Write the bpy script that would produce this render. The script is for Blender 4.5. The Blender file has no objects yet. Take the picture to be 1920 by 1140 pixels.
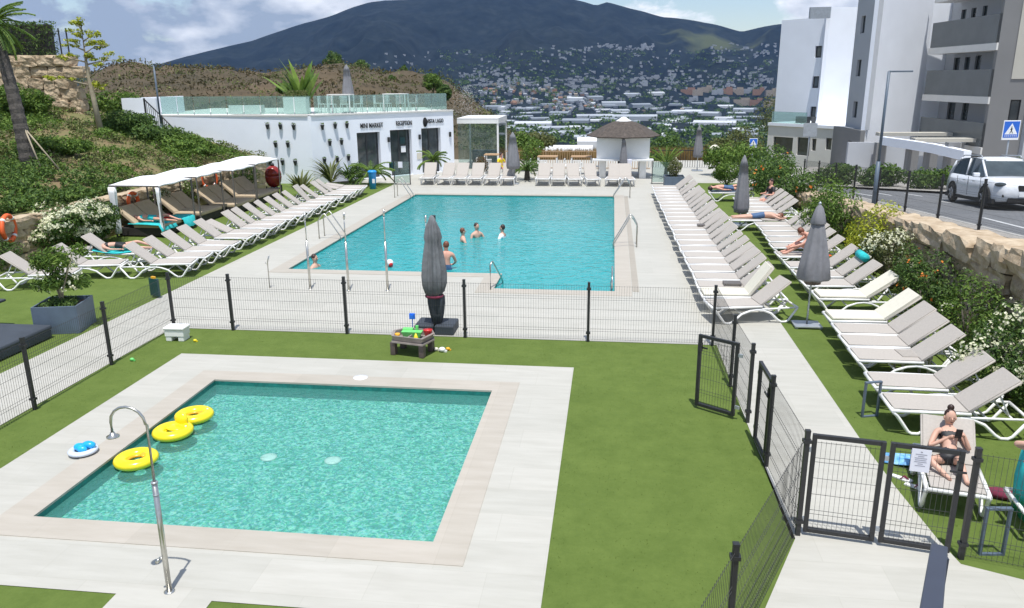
import bpy, math, random
from mathutils import Vector, Matrix, noise
random.seed(7)
R = random.random
PI = math.pi
S = bpy.context.scene
C = S.collection
rad = math.radians

# ------------------------------------------------------------------ camera
F, CU, CV, CAMZ = 1474.5358, 960.0, 570.0, 5.0716
RX = Vector((0.99236611, 0.12307856, -0.00782136))
DN = Vector((0.02630346, -0.27318883, -0.96160075))
FW = Vector((-0.12048914, 0.95405426, -0.27434072))
EYE = Vector((0, 0, CAMZ))
def ray(u, v): return FW * F + RX * (u - CU) + DN * (v - CV)
def G(u, v, z=0.0):
    q = ray(u, v); return EYE + q * ((z - CAMZ) / q.z)
def D(u, v, t): return EYE + ray(u, v) * (t / F)
def AY(u, v, y):
    q = ray(u, v); return EYE + q * (y / q.y)

cam = bpy.data.objects.new('camera', bpy.data.cameras.new('camera')); C.objects.link(cam)
cam.data.sensor_width = 36; cam.data.sensor_fit = 'HORIZONTAL'; cam.data.lens = F / 1920 * 36
cam.data.clip_start = 0.1; cam.data.clip_end = 30000
cam.matrix_world = Matrix(((RX.x, -DN.x, -FW.x, 0), (RX.y, -DN.y, -FW.y, 0), (RX.z, -DN.z, -FW.z, CAMZ), (0, 0, 0, 1)))
S.camera = cam

# ------------------------------------------------------------------ mesh builder
class M:
    def __init__(s): s.v = []; s.f = []; s.sm = []
    def add(s, vs, fs, smooth=False):
        b = len(s.v); s.v.extend(tuple(p) for p in vs)
        for f in fs: s.f.append(tuple(b + i for i in f)); s.sm.append(smooth)
        return s
    def box(s, cx, cy, cz, sx, sy, sz, rz=0, ry=0, top=1.0):
        """centre-bottom box: cz is the base"""
        c, n = math.cos(rz), math.sin(rz); cc, nn = math.cos(ry), math.sin(ry); vs = []
        for dz in (0, 1):
            k = top if dz else 1.0
            for dx, dy in ((-1, -1), (1, -1), (1, 1), (-1, 1)):
                x, y, z = dx * sx / 2 * k, dy * sy / 2 * k, dz * sz
                x, z = x * cc + z * nn, -x * nn + z * cc
                vs.append((cx + x * c - y * n, cy + x * n + y * c, cz + z))
        return s.add(vs, [(3, 2, 1, 0), (4, 5, 6, 7), (0, 1, 5, 4), (1, 2, 6, 5), (2, 3, 7, 6), (3, 0, 4, 7)])
    def hexa(s, p):   # 8 points: bottom 4 ccw, top 4 ccw
        return s.add(p, [(3, 2, 1, 0), (4, 5, 6, 7), (0, 1, 5, 4), (1, 2, 6, 5), (2, 3, 7, 6), (3, 0, 4, 7)])
    def quad(s, a, b, c, d, smooth=False): return s.add([a, b, c, d], [(0, 1, 2, 3)], smooth)
    def tube(s, path, r, n=8, cap=True, smooth=True, flat=1.0):
        P = [Vector(p) for p in path]; rr = r if isinstance(r, (list, tuple)) else [r] * len(P)
        vs = []; up = Vector((0, 0, 1))
        for i, p in enumerate(P):
            t = (P[min(i + 1, len(P) - 1)] - P[max(i - 1, 0)])
            t = t.normalized() if t.length > 1e-9 else Vector((0, 0, 1))
            a = t.cross(up)
            if a.length < 1e-3: a = t.cross(Vector((0, 1, 0)))
            a.normalize(); b = a.cross(t).normalized()
            for k in range(n):
                w = 2 * PI * k / n + PI / n
                vs.append(p + a * (math.cos(w) * rr[i]) + b * (math.sin(w) * rr[i] * flat))
        fs = []
        for i in range(len(P) - 1):
            for k in range(n): fs.append((i * n + k, i * n + (k + 1) % n, (i + 1) * n + (k + 1) % n, (i + 1) * n + k))
        if cap: fs.append(tuple(range(n - 1, -1, -1))); fs.append(tuple((len(P) - 1) * n + k for k in range(n)))
        return s.add(vs, fs, smooth)
    def lathe(s, prof, cx=0, cy=0, cz=0, n=20, fold=None, smooth=True):
        vs = []; L = len(prof)
        for i, (r, z) in enumerate(prof):
            for k in range(n):
                w = 2 * PI * k / n; q = r * (fold(w, i / (L - 1)) if fold else 1)
                vs.append((cx + q * math.cos(w), cy + q * math.sin(w), cz + z))
        fs = []
        for i in range(L - 1):
            for k in range(n): fs.append((i * n + k, i * n + (k + 1) % n, (i + 1) * n + (k + 1) % n, (i + 1) * n + k))
        fs.append(tuple(range(n - 1, -1, -1))); fs.append(tuple((L - 1) * n + k for k in range(n)))
        return s.add(vs, fs, smooth)
    def ell(s, c, r, n=12, m=8, jit=0.0, rot=None):
        vs = []; c = Vector(c)
        for i in range(1, m):
            for k in range(n):
                a, b = 2 * PI * k / n, PI * i / m
                p = Vector((r[0] * math.sin(b) * math.cos(a), r[1] * math.sin(b) * math.sin(a), r[2] * math.cos(b)))
                if jit: p *= 1 + jit * noise.noise(p * 2 + c)
                if rot: p = rot @ p
                vs.append(c + p)
        tp, bt = Vector((0, 0, r[2])), Vector((0, 0, -r[2]))
        if rot: tp, bt = rot @ tp, rot @ bt
        vs += [c + tp, c + bt]; T = len(vs) - 2; fs = []
        for i in range(m - 2):
            for k in range(n): fs.append((i * n + k, (i + 1) * n + k, (i + 1) * n + (k + 1) % n, i * n + (k + 1) % n))
        for k in range(n):
            fs.append((T, k, (k + 1) % n)); fs.append((T + 1, (m - 2) * n + (k + 1) % n, (m - 2) * n + k))
        return s.add(vs, fs, True)
    def torus(s, c, R_, r, n=24, m=10, rz=1.0, tilt=None):
        vs = []; fs = []; c = Vector(c)
        for i in range(n):
            a = 2 * PI * i / n
            for k in range(m):
                b = 2 * PI * k / m
                p = Vector(((R_ + r * math.cos(b)) * math.cos(a), (R_ + r * math.cos(b)) * math.sin(a), r * rz * math.sin(b)))
                if tilt: p = tilt @ p
                vs.append(c + p)
        for i in range(n):
            for k in range(m): fs.append((i * m + k, ((i + 1) % n) * m + k, ((i + 1) % n) * m + (k + 1) % m, i * m + (k + 1) % m))
        return s.add(vs, fs, True)
    def prism(s, poly, z0, z1):
        n = len(poly); vs = [(x, y, z0) for x, y in poly] + [(x, y, z1) for x, y in poly]
        fs = [tuple(range(n - 1, -1, -1)), tuple(range(n, 2 * n))] + [(i, (i + 1) % n, n + (i + 1) % n, n + i) for i in range(n)]
        return s.add(vs, fs)
    def rock(s, c, d, rz=0, seed=0):
        """rounded irregular boulder filling a box d centred at c"""
        N = 4; vs = []; idx = {}; fs = []
        c = Vector(c); ro = Matrix.Rotation(rz, 3, 'Z')
        def vid(i, j, k):
            if (i, j, k) not in idx:
                p = Vector((i / N * 2 - 1, j / N * 2 - 1, k / N * 2 - 1))
                q = p.copy(); L = max(abs(p.x), abs(p.y), abs(p.z))
                q = p * (1 - 0.17 * max(0, p.length - 1.05))
                nz = noise.noise_vector(p * 1.3 + Vector((seed * 3.1, seed * 1.7, 0))) * 0.19 + noise.noise_vector(p * 3.1 + Vector((seed, 0, 4))) * .07
                q += nz
                idx[(i, j, k)] = len(vs); vs.append(c + ro @ Vector((q.x * d[0] / 2, q.y * d[1] / 2, q.z * d[2] / 2)))
            return idx[(i, j, k)]
        for a in range(N):
            for b in range(N):
                for e, w in ((0, 0), (N, 1)):
                    for ax in range(3):
                        def P(i, j):
                            t = [0, 0, 0]; t[ax] = e; t[(ax + 1) % 3] = i; t[(ax + 2) % 3] = j; return vid(*t)
                        q = (P(a, b), P(a + 1, b), P(a + 1, b + 1), P(a, b + 1))
                        fs.append(q if w else q[::-1])
        return s.add(vs, fs, False)
    def build(s, name, mat=None, parent=None, bevel=0, loc=None, rot=0, auto=False):
        me = bpy.data.meshes.new(name); me.from_pydata(s.v, [], s.f)
        me.polygons.foreach_set('use_smooth', s.sm); me.update()
        o = bpy.data.objects.new(name, me); C.objects.link(o)
        if mat: me.materials.append(mat)
        if parent: o.parent = parent
        if loc: o.location = loc
        if rot: o.rotation_euler.z = rot
        if bevel:
            b = o.modifiers.new('bevel', 'BEVEL'); b.width = bevel; b.segments = 2; b.limit_method = 'ANGLE'
        return o

def tag(o, label=None, cat=None, group=None, kind=None):
    if label: o['label'] = label
    if cat: o['category'] = cat
    if group: o['group'] = group
    if kind: o['kind'] = kind
    return o
def thing(name, label, cat, loc=(0, 0, 0), rz=0, group=None):
    o = bpy.data.objects.new(name, None); C.objects.link(o); o.empty_display_size = .2
    o.location = loc; o.rotation_euler.z = rz
    return tag(o, label, cat, group)
def copy_tree(o, parent=None):
    c = o.copy(); C.objects.link(c)
    if parent: c.parent = parent
    for ch in o.children: copy_tree(ch, c)
    return c
ORD = ['nearest', 'second nearest', 'third nearest'] + [w + ' from the near end' for w in
       'fourth fifth sixth seventh eighth ninth tenth eleventh twelfth thirteenth fourteenth fifteenth sixteenth seventeenth eighteenth nineteenth twentieth twenty-first twenty-second twenty-third twenty-fourth twenty-fifth twenty-sixth'.split()]

# ------------------------------------------------------------------ materials
def mat(name, col, rough=.6, var=.12, scale=3.0, bump=0.0, bscale=None, metal=0.0, col2=None, spec=0.5, coords='Object', detail=6, alpha=None, trans=0.0, sheen=0.0, coat=0.0, stretch=None):
    m = bpy.data.materials.new(name); m.use_nodes = True; nt = m.node_tree; N = nt.nodes; L = nt.links
    p = N['Principled BSDF']; p.inputs['Roughness'].default_value = rough; p.inputs['Metallic'].default_value = metal
    p.inputs['Specular IOR Level'].default_value = spec
    if trans: p.inputs['Transmission Weight'].default_value = trans
    if coat: p.inputs['Coat Weight'].default_value = coat
    if alpha is not None: p.inputs['Alpha'].default_value = alpha
    tc = N.new('ShaderNodeTexCoord'); src = tc.outputs[coords]
    if stretch:
        mp = N.new('ShaderNodeMapping'); mp.inputs['Scale'].default_value = stretch; L.new(src, mp.inputs[0]); src = mp.outputs[0]
    nz = N.new('ShaderNodeTexNoise'); nz.inputs['Scale'].default_value = scale; nz.inputs['Detail'].default_value = detail
    nz.inputs['Roughness'].default_value = .6; L.new(src, nz.inputs['Vector'])
    cr = N.new('ShaderNodeValToRGB'); cr.color_ramp.elements[0].position = .32; cr.color_ramp.elements[1].position = .68
    c2 = col2 or tuple(min(1, c * (1 + var)) for c in col); c1 = col if col2 else tuple(c * (1 - var) for c in col)
    cr.color_ramp.elements[0].color = (*c1, 1); cr.color_ramp.elements[1].color = (*c2, 1)
    L.new(nz.outputs['Fac'], cr.inputs[0]); L.new(cr.outputs[0], p.inputs['Base Color'])
    if bump:
        b = N.new('ShaderNodeBump'); b.inputs['Strength'].default_value = bump; b.inputs['Distance'].default_value = .02
        n2 = N.new('ShaderNodeTexNoise'); n2.inputs['Scale'].default_value = bscale or scale * 8; n2.inputs['Detail'].default_value = 4
        L.new(src, n2.inputs['Vector']); L.new(n2.outputs['Fac'], b.inputs['Height']); L.new(b.outputs[0], p.inputs['Normal'])
    m['cr'] = cr.name
    return m
def leafmat(name, stops, rough=.6, tr=.25):
    m = bpy.data.materials.new(name); m.use_nodes = True; nt = m.node_tree; N = nt.nodes; L = nt.links
    p = N['Principled BSDF']; p.inputs['Roughness'].default_value = rough; p.inputs['Specular IOR Level'].default_value = .3
    g = N.new('ShaderNodeNewGeometry'); cr = N.new('ShaderNodeValToRGB')
    e = cr.color_ramp.elements; e[0].position = stops[0][0]; e[0].color = (*stops[0][1], 1); e[1].position = stops[-1][0]; e[1].color = (*stops[-1][1], 1)
    for q, c in stops[1:-1]: x = e.new(q); x.color = (*c, 1)
    L.new(g.outputs['Random Per Island'], cr.inputs[0])
    tc = N.new('ShaderNodeTexCoord'); nz = N.new('ShaderNodeTexNoise'); nz.inputs['Scale'].default_value = 2.2; L.new(tc.outputs['Object'], nz.inputs['Vector'])
    mx = N.new('ShaderNodeMix'); mx.data_type = 'RGBA'; mx.blend_type = 'MULTIPLY'; mx.inputs['Factor'].default_value = .55
    c3 = N.new('ShaderNodeValToRGB'); c3.color_ramp.elements[0].position = .35; c3.color_ramp.elements[0].color = (.68, .73, .62, 1); c3.color_ramp.elements[1].position = .62; c3.color_ramp.elements[1].color = (1.3, 1.25, 1.05, 1)
    L.new(nz.outputs['Fac'], c3.inputs[0]); L.new(cr.outputs[0], mx.inputs[6]); L.new(c3.outputs[0], mx.inputs[7]); L.new(mx.outputs[2], p.inputs['Base Color'])
    t = N.new('ShaderNodeBsdfTranslucent'); L.new(mx.outputs[2], t.inputs[0]); ms = N.new('ShaderNodeMixShader'); ms.inputs[0].default_value = tr
    L.new(p.outputs[0], ms.inputs[1]); L.new(t.outputs[0], ms.inputs[2]); L.new(ms.outputs[0], N['Material Output'].inputs[0])
    return m

def tiled(name, col, col2, tw, th, grout, rough=.55, gw=.004, rot=0, off=0.5, nscale=1.2):
    m = mat(name, col, rough, col2=col2, scale=nscale, stretch=(1, 6, 1)); nt = m.node_tree; N = nt.nodes; L = nt.links
    p = N['Principled BSDF']; cr = N[m['cr']]
    tc = N.new('ShaderNodeTexCoord'); mp = N.new('ShaderNodeMapping'); mp.inputs['Rotation'].default_value[2] = rot; L.new(tc.outputs['Object'], mp.inputs[0])
    b = N.new('ShaderNodeTexBrick'); b.offset = off; b.inputs['Scale'].default_value = 1; b.inputs['Brick Width'].default_value = tw; b.inputs['Row Height'].default_value = th
    b.inputs['Mortar Size'].default_value = gw; b.inputs['Mortar Smooth'].default_value = .3
    b.inputs['Color1'].default_value = (1, 1, 1, 1); b.inputs['Color2'].default_value = (.93, .935, .93, 1); b.inputs['Mortar'].default_value = (*grout, 1)
    L.new(mp.outputs[0], b.inputs['Vector'])
    mx = N.new('ShaderNodeMix'); mx.data_type = 'RGBA'; mx.blend_type = 'MULTIPLY'; mx.inputs['Factor'].default_value = 1
    L.new(cr.outputs[0], mx.inputs[6]); L.new(b.outputs['Color'], mx.inputs[7]); L.new(mx.outputs[2], p.inputs['Base Color'])
    return m

MT = {}
MT['paving'] = tiled('paving_tile', (.435, .42, .37), (.49, .475, .425), 1.2, .6, (.88, .88, .86))
MT['coping'] = tiled('coping_tile', (.41, .37, .31), (.465, .425, .365), 1.2, 20, (.9, .9, .88))
MT['turf'] = mat('artificial_turf', (.086, .132, .026), .85, col2=(.142, .198, .046), scale=.9, bump=.5, bscale=300, detail=12, spec=.15)
MT['whitepaint'] = mat('white_paint', (.84, .875, .94), .6, .03, .6, bump=.05)
MT['white'] = mat('white_plastic', (.80, .80, .79), .35, .03, 4)
MT['sling'] = mat('taupe_sling_fabric', (.43, .395, .355), .8, .06, 30, bump=.3, bscale=250)
MT['cream'] = mat('cream_pad_fabric', (.66, .63, .53), .8, .04, 12)
MT['black'] = mat('black_powder_coat', (.022, .023, .025), .45, .2, 20)
MT['wire'] = mat('dark_wire', (.05, .05, .05), .5, .1, 20)
MT['steel'] = mat('brushed_steel', (.55, .54, .50), .28, .12, 15, metal=.9)
MT['grey_fab'] = mat('grey_canopy_fabric', (.20, .20, .215), .85, .12, 6, bump=.2)
MT['dark_fab'] = mat('charcoal_canopy_fabric', (.155, .16, .17), .85, .25, 5, bump=.3)
MT['galv'] = mat('galvanised_plate', (.40, .43, .46), .4, .12, 6, metal=.5)
MT['planter'] = mat('slate_planter_paint', (.10, .135, .18), .5, .12, 3, bump=.08)
MT['soil'] = mat('soil', (.09, .06, .04), .95, .3, 8, bump=.5)
MT['rock'] = mat('honey_sandstone', (.29, .21, .13), .9, col2=(.55, .44, .30), scale=3.2, bump=.9, bscale=9)
MT['rocktop'] = mat('pale_sandstone', (.33, .24, .15), .9, col2=(.56, .46, .33), scale=3.2, bump=.6, bscale=9)
MT['asphalt'] = mat('asphalt', (.135, .142, .15), .85, col2=(.175, .18, .188), scale=1.5, bump=.3, bscale=90)
MT['roadpaint'] = mat('road_paint', (.62, .63, .63), .7, .15, 6)
MT['footway'] = mat('pavement_concrete', (.34, .32, .29), .85, .14, 3, bump=.2)
MT['kerb'] = mat('kerb_stone', (.42, .41, .38), .8, .1, 4)
MT['bank'] = mat('bank_earth', (.20, .135, .075), .95, col2=(.12, .15, .04), scale=.8, bump=.6, bscale=14)
MT['dry'] = mat('dry_hill_earth', (.05, .042, .022), .95, col2=(.115, .08, .045), scale=.06, bump=.8, bscale=.6)
MT['leaf_dark'] = leafmat('dark_foliage', [(0, (.035, .075, .018)), (.5, (.07, .135, .030)), (1, (.15, .23, .055))])
MT['leaf_mid'] = leafmat('green_foliage', [(0, (.045, .095, .015)), (.5, (.10, .18, .03)), (1, (.19, .28, .055))])
MT['leaf_lime'] = leafmat('lime_foliage', [(0, (.20, .25, .02)), (.5, (.34, .38, .03)), (1, (.50, .52, .06))])
MT['leaf_olive'] = leafmat('olive_foliage', [(0, (.06, .08, .025)), (.5, (.12, .14, .05)), (1, (.22, .23, .09))])
MT['leaf_red'] = leafmat('reddish_foliage', [(0, (.10, .05, .03)), (.5, (.17, .09, .04)), (1, (.12, .14, .05))])
MT['fl_white'] = leafmat('white_petals', [(0, (.55, .56, .40)), (1, (.82, .82, .68))])
MT['fl_orange'] = leafmat('orange_petals', [(0, (.65, .16, .03)), (1, (.8, .3, .06))])
MT['fl_pink'] = leafmat('pale_pink_petals', [(0, (.42, .26, .26)), (1, (.62, .46, .44))])
MT['dry_leaf'] = leafmat('dry_grass_blades', [(0, (.16, .09, .03)), (.5, (.27, .17, .06)), (1, (.33, .25, .10))])
MT['scrub'] = leafmat('dry_scrub_leaves', [(0, (.05, .045, .02)), (.5, (.09, .08, .035)), (1, (.16, .12, .06))])
MT['bark'] = mat('grey_bark', (.14, .12, .10), .9, .35, 6, bump=.8, bscale=20)
MT['palmbark'] = mat('dark_palm_bark', (.045, .04, .038), .95, col2=(.13, .115, .10), scale=9, bump=1, bscale=30)
MT['palebark'] = mat('pale_bark', (.36, .31, .22), .85, .2, 5, bump=.4)
MT['skin'] = mat('skin', (.60, .36, .27), .55, .08, 8, spec=.4)
MT['skin_pink'] = mat('sunburnt_skin', (.66, .35, .26), .55, .08, 8, spec=.4)
MT['hair'] = mat('dark_brown_hair', (.035, .016, .012), .5, .3, 25)
MT['hair_red'] = mat('auburn_hair', (.16, .055, .03), .5, .3, 25)
MT['swim_black'] = mat('black_swimwear', (.015, .015, .018), .6, .1, 10)
MT['swim_blue'] = mat('blue_swim_shorts', (.05, .13, .5), .7, .15, 10)
MT['swim_navy'] = mat('navy_swim_shorts', (.06, .12, .24), .7, .15, 10)
MT['turq'] = mat('turquoise_towel', (.03, .50, .52), .95, .18, 6, bump=.5, bscale=90)
MT['yellow'] = mat('yellow_vinyl', (.86, .68, .02), .25, .05, 5)
MT['yellow2'] = mat('orange_vinyl', (.85, .42, .02), .3, .05, 5)
MT['blue'] = mat('blue_vinyl', (.02, .40, .80), .3, .25, 14)
MT['clearvinyl'] = mat('clear_vinyl', (.60, .66, .78), .2, .1, 6)
MT['orange'] = mat('orange_lifebuoy', (.80, .13, .03), .5, .08, 6)
MT['beige'] = mat('beige_cushion', (.47, .37, .255), .85, .08, 5, bump=.2)
MT['wicker'] = mat('dark_wicker', (.03, .026, .024), .7, .3, 30, bump=.4)
MT['brown_metal'] = mat('grey_brown_metal', (.15, .135, .125), .5, .12, 9)
MT['cloth'] = mat('white_awning_cloth', (.82, .82, .83), .8, .03, 3)
MT['red'] = mat('red_glazed_ceramic', (.24, .025, .02), .25, .2, 4)
MT['bluebin'] = mat('blue_bin_plastic', (.02, .28, .68), .4, .08, 5)
MT['darkgreen'] = mat('dark_green_board', (.01, .055, .06), .4, .1, 5)
MT['taupe_plastic'] = mat('taupe_plastic', (.26, .225, .205), .5, .15, 6, bump=.1)
MT['brown_plastic'] = mat('brown_plastic', (.10, .075, .07), .5, .12, 6)
MT['red_plastic'] = mat('red_plastic', (.62, .03, .03), .35, .05, 6)
MT['green_plastic'] = mat('green_plastic', (.16, .62, .16), .35, .1, 6)
MT['blue_plastic'] = mat('blue_plastic', (.02, .15, .65), .35, .05, 6)
MT['navyrail'] = mat('slate_blue_paint', (.045, .055, .085), .5, .08, 4)
MT['darkmat'] = mat('charcoal_mat', (.045, .055, .07), .7, .12, 3, bump=.1)
MT['thatch'] = mat('dark_thatch', (.085, .07, .06), .95, .35, 7, bump=1, bscale=30, stretch=(1, 1, .3))
MT['wood'] = mat('warm_wood', (.42, .27, .15), .7, .15, 5)
MT['greyrender'] = mat('grey_render', (.215, .215, .215), .85, .05, .5, bump=.05)
MT['lightgrey'] = mat('pale_grey_render', (.44, .46, .49), .85, .04, .5, bump=.05)
MT['beigerender'] = mat('beige_render', (.50, .48, .42), .85, .04, .5)
MT['slab'] = mat('slab_paint', (.68, .67, .64), .8, .04, 1)
MT['opening'] = mat('dark_interior', (.012, .012, .014), .9, .2, 2)
MT['frame'] = mat('anthracite_frame', (.03, .033, .036), .5, .1, 9)
MT['winglass'] = mat('window_glass', (.05, .065, .07), .06, .3, 1.5, spec=.9)
MT['parapet'] = mat('smoked_glass_parapet', (.10, .115, .12), .18, .1, .8)
MT['carpaint'] = mat('white_car_paint', (.74, .76, .79), .22, .02, 2, coat=.6)
MT['tyre'] = mat('tyre_rubber', (.018, .018, .018), .85, .2, 10)
MT['rim'] = mat('alloy_rim', (.38, .38, .39), .3, .1, 8, metal=.7)
MT['paper'] = mat('white_paper', (.74, .74, .82), .6, .03, 8)
MT['ink'] = mat('printed_ink', (.30, .30, .36), .7, .1, 20)
MT['signblue'] = mat('sign_blue', (.02, .14, .62), .4, .05, 5)
MT['signwhite'] = mat('sign_white', (.82, .84, .86), .4, .03, 5)
MT['maroon'] = mat('maroon_cloth', (.16, .02, .05), .9, .2, 8)
MT['skyblue'] = mat('blue_patterned_cloth', (.04, .25, .60), .9, col2=(.30, .55, .78), scale=14)
for _k, _d in (('rock', .07), ('rocktop', .06)):
    _n = MT[_k].node_tree.nodes
    for _x in _n:
        if _x.type == 'BUMP': _x.inputs['Distance'].default_value = _d
_n = MT['turf'].node_tree.nodes
for _x in _n:
    if _x.type == 'TEX_NOISE' and _x.inputs['Scale'].default_value < 10: _x.inputs['Roughness'].default_value = .84; _x.inputs['Scale'].default_value = 1.6; _x.inputs['Detail'].default_value = 15
def glass(name, tint, fac=.25, rough=.03):
    m = bpy.data.materials.new(name); m.use_nodes = True; nt = m.node_tree; N = nt.nodes; L = nt.links
    N.remove(N['Principled BSDF']); t = N.new('ShaderNodeBsdfTransparent'); t.inputs[0].default_value = (*tint, 1)
    g = N.new('ShaderNodeBsdfGlossy'); g.inputs['Roughness'].default_value = rough
    d = N.new('ShaderNodeBsdfDiffuse'); d.inputs[0].default_value = (.48, .66, .62, 1)
    f = N.new('ShaderNodeFresnel'); f.inputs[0].default_value = 1.5
    m1 = N.new('ShaderNodeMixShader'); m1.inputs[0].default_value = fac; L.new(t.outputs[0], m1.inputs[1]); L.new(d.outputs[0], m1.inputs[2])
    m2 = N.new('ShaderNodeMixShader'); L.new(f.outputs[0], m2.inputs[0]); L.new(m1.outputs[0], m2.inputs[1]); L.new(g.outputs[0], m2.inputs[2])
    L.new(m2.outputs[0], N['Material Output'].inputs[0]); return m
MT['glass'] = glass('greenish_glass', (.78, .92, .88), .22)
MT['clearglass'] = glass('clear_glass', (.8, .88, .87), .08)

def watermat(name, tint, bscale, bstr, deep, op=.28):
    m = bpy.data.materials.new(name); m.use_nodes = True; nt = m.node_tree; N = nt.nodes; L = nt.links
    N.remove(N['Principled BSDF'])
    tc = N.new('ShaderNodeTexCoord')
    n1 = N.new('ShaderNodeTexNoise'); n1.inputs['Scale'].default_value = bscale; n1.inputs['Detail'].default_value = 3; n1.inputs['Distortion'].default_value = 1.2; L.new(tc.outputs['Object'], n1.inputs['Vector'])
    b = N.new('ShaderNodeBump'); b.inputs['Strength'].default_value = bstr; b.inputs['Distance'].default_value = .05; L.new(n1.outputs['Fac'], b.inputs['Height'])
    t = N.new('ShaderNodeBsdfTransparent'); t.inputs[0].default_value = (*tint, 1)
    g = N.new('ShaderNodeBsdfGlossy'); g.inputs['Roughness'].default_value = .04; L.new(b.outputs[0], g.inputs['Normal'])
    d = N.new('ShaderNodeBsdfDiffuse'); d.inputs[0].default_value = (*deep, 1)
    f = N.new('ShaderNodeFresnel'); f.inputs[0].default_value = 1.33; L.new(b.outputs[0], f.inputs['Normal'])
    m1 = N.new('ShaderNodeMixShader'); m1.inputs[0].default_value = op; L.new(t.outputs[0], m1.inputs[1]); L.new(d.outputs[0], m1.inputs[2])
    m2 = N.new('ShaderNodeMixShader'); L.new(f.outputs[0], m2.inputs[0]); L.new(m1.outputs[0], m2.inputs[1]); L.new(g.outputs[0], m2.inputs[2])
    L.new(m2.outputs[0], N['Material Output'].inputs[0]); return m
MT['water_s'] = watermat('kids_pool_water', (.80, .98, .95), 8, .6, (.16, .52, .46), .25)
MT['water_b'] = watermat('main_pool_water', (.62, .95, .97), 3.0, .8, (.03, .41, .43), .66)
def caustic_mosaic(name, c1, c2, c3, scale, dist):  # mosaic cells, plus warped mottling that paints water caustics into the floor colour
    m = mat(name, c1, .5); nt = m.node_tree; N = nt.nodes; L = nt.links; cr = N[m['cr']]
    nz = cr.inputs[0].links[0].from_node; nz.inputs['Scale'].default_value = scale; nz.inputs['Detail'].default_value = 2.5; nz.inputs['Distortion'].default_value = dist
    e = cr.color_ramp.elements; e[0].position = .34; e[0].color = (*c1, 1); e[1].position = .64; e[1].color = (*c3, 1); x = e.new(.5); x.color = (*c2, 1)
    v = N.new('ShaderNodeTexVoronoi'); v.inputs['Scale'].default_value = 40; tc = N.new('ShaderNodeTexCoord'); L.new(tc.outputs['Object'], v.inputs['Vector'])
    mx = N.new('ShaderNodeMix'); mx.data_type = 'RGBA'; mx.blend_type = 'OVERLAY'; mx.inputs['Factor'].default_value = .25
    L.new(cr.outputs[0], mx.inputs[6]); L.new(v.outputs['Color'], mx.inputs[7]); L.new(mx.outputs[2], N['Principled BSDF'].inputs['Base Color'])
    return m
MT['caustic_mosaic_s'] = caustic_mosaic('kids_pool_caustic_mosaic', (.035, .23, .19), (.125, .41, .36), (.40, .68, .63), 8.5, 2.2)
MT['caustic_mosaic_b'] = caustic_mosaic('main_pool_caustic_mosaic', (.04, .40, .43), (.08, .50, .52), (.22, .66, .67), 2.2, 1.6)
MT['walltile'] = mat('pool_wall_mosaic', (.01, .16, .14), .5, .3, 14)
# ------------------------------------------------------------------ setting: near ground
def rects(name, L, z, m):
    b = M()
    for x0, x1, y0, y1 in L: b.quad((x0, y0, z), (x1, y0, z), (x1, y1, z), (x0, y1, z))
    o = b.build(name, m); return tag(o, kind='structure')
KX0, KX1, KY0, KY1 = -6.86, -1.90, 7.70, 12.26     # kids' pool
BX0, BX1, BY0, BY1 = -8.92, 0.17, 20.56, 35.50     # main pool
NX0, NY0 = -2.86, 18.98                            # its shallow bay
cw = .42
def road_z(x, y):
    return 1.5 - .07 * (y - 19.9)
def bank_z(x, y):
    d = -17.4 - x
    return max(0, 1.25 + .27 * d + .16 * noise.noise(Vector((x * .5, y * .5, 0))) + .10 * noise.noise(Vector((x * 1.4, y * 1.4, 5))))
rects('kids_area_paving', [(-11, KX0 - cw, 6.42, 8.80), (-8.19, KX0 - cw, 8.80, 13.53), (KX0 - cw, KX1 + cw, 6.42, KY0 - cw), (KX0 - cw, KX1 + cw, KY1 + cw, 13.53),
      (KX1 + cw, -.58, 6.42, 13.53), (-4.95, -3.91, 2, 6.42)], .006, MT['paving'])
# the square of turf left of the paving at the far left of the kids' area starts at X -8.19
# the paved deck round the main pool, its terrace and the two side walks
DX0, DX1 = -10.92, 3.70
rects('pool_deck', [(DX0, BX0 - cw, 15.08, 52), (BX0 - cw, NX0 - cw, 15.08, BY0 - cw), (NX0 - cw, BX1 + cw, 15.08, NY0 - cw), (BX1 + cw, DX1, 15.08, 52),
      (BX0 - cw, BX1 + cw, BY1 + cw, 52), (DX0, -9.25, 3, 15.08), (2.16, DX1, 11.0, 15.08), (DX1, 10, 40.5, 52), (-13, DX0, 39.5, 52)], .006, MT['paving'])
pm = M(); pm.add([(p[0], p[1], .006) for p in ((1.0, 5.4), (3.0, 3.2), (8, 3.2), (8, 6.3), (4.39, 7.71), (3.86, 7.93), (3.80, 8.4), (3.73, 9.6), (3.70, 11.0), (2.16, 11.0), (2.20, 8.24), (1.64, 6.95))],
       [tuple(range(12))]); tag(pm.build('gate_path', MT['paving']), kind='structure')
def ring(b, x0, x1, y0, y1, z):
    b.box((x0 + x1) / 2, y0 - cw / 2, z, x1 - x0 + 2 * cw, cw, .03); b.box((x0 + x1) / 2, y1 + cw / 2, z, x1 - x0 + 2 * cw, cw, .03)
    b.box(x0 - cw / 2, (y0 + y1) / 2, z, cw, y1 - y0, .03); b.box(x1 + cw / 2, (y0 + y1) / 2, z, cw, y1 - y0, .03)
cb = M(); ring(cb, KX0, KX1, KY0, KY1, -.015); tag(cb.build('kids_pool_coping', MT['coping']), kind='structure')
cb = M()
cb.box((BX0 + BX1) / 2, BY1 + cw / 2, -.015, BX1 - BX0 + 2 * cw, cw, .03); cb.box(BX0 - cw / 2, (BY0 + BY1) / 2, -.015, cw, BY1 - BY0, .03)
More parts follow.
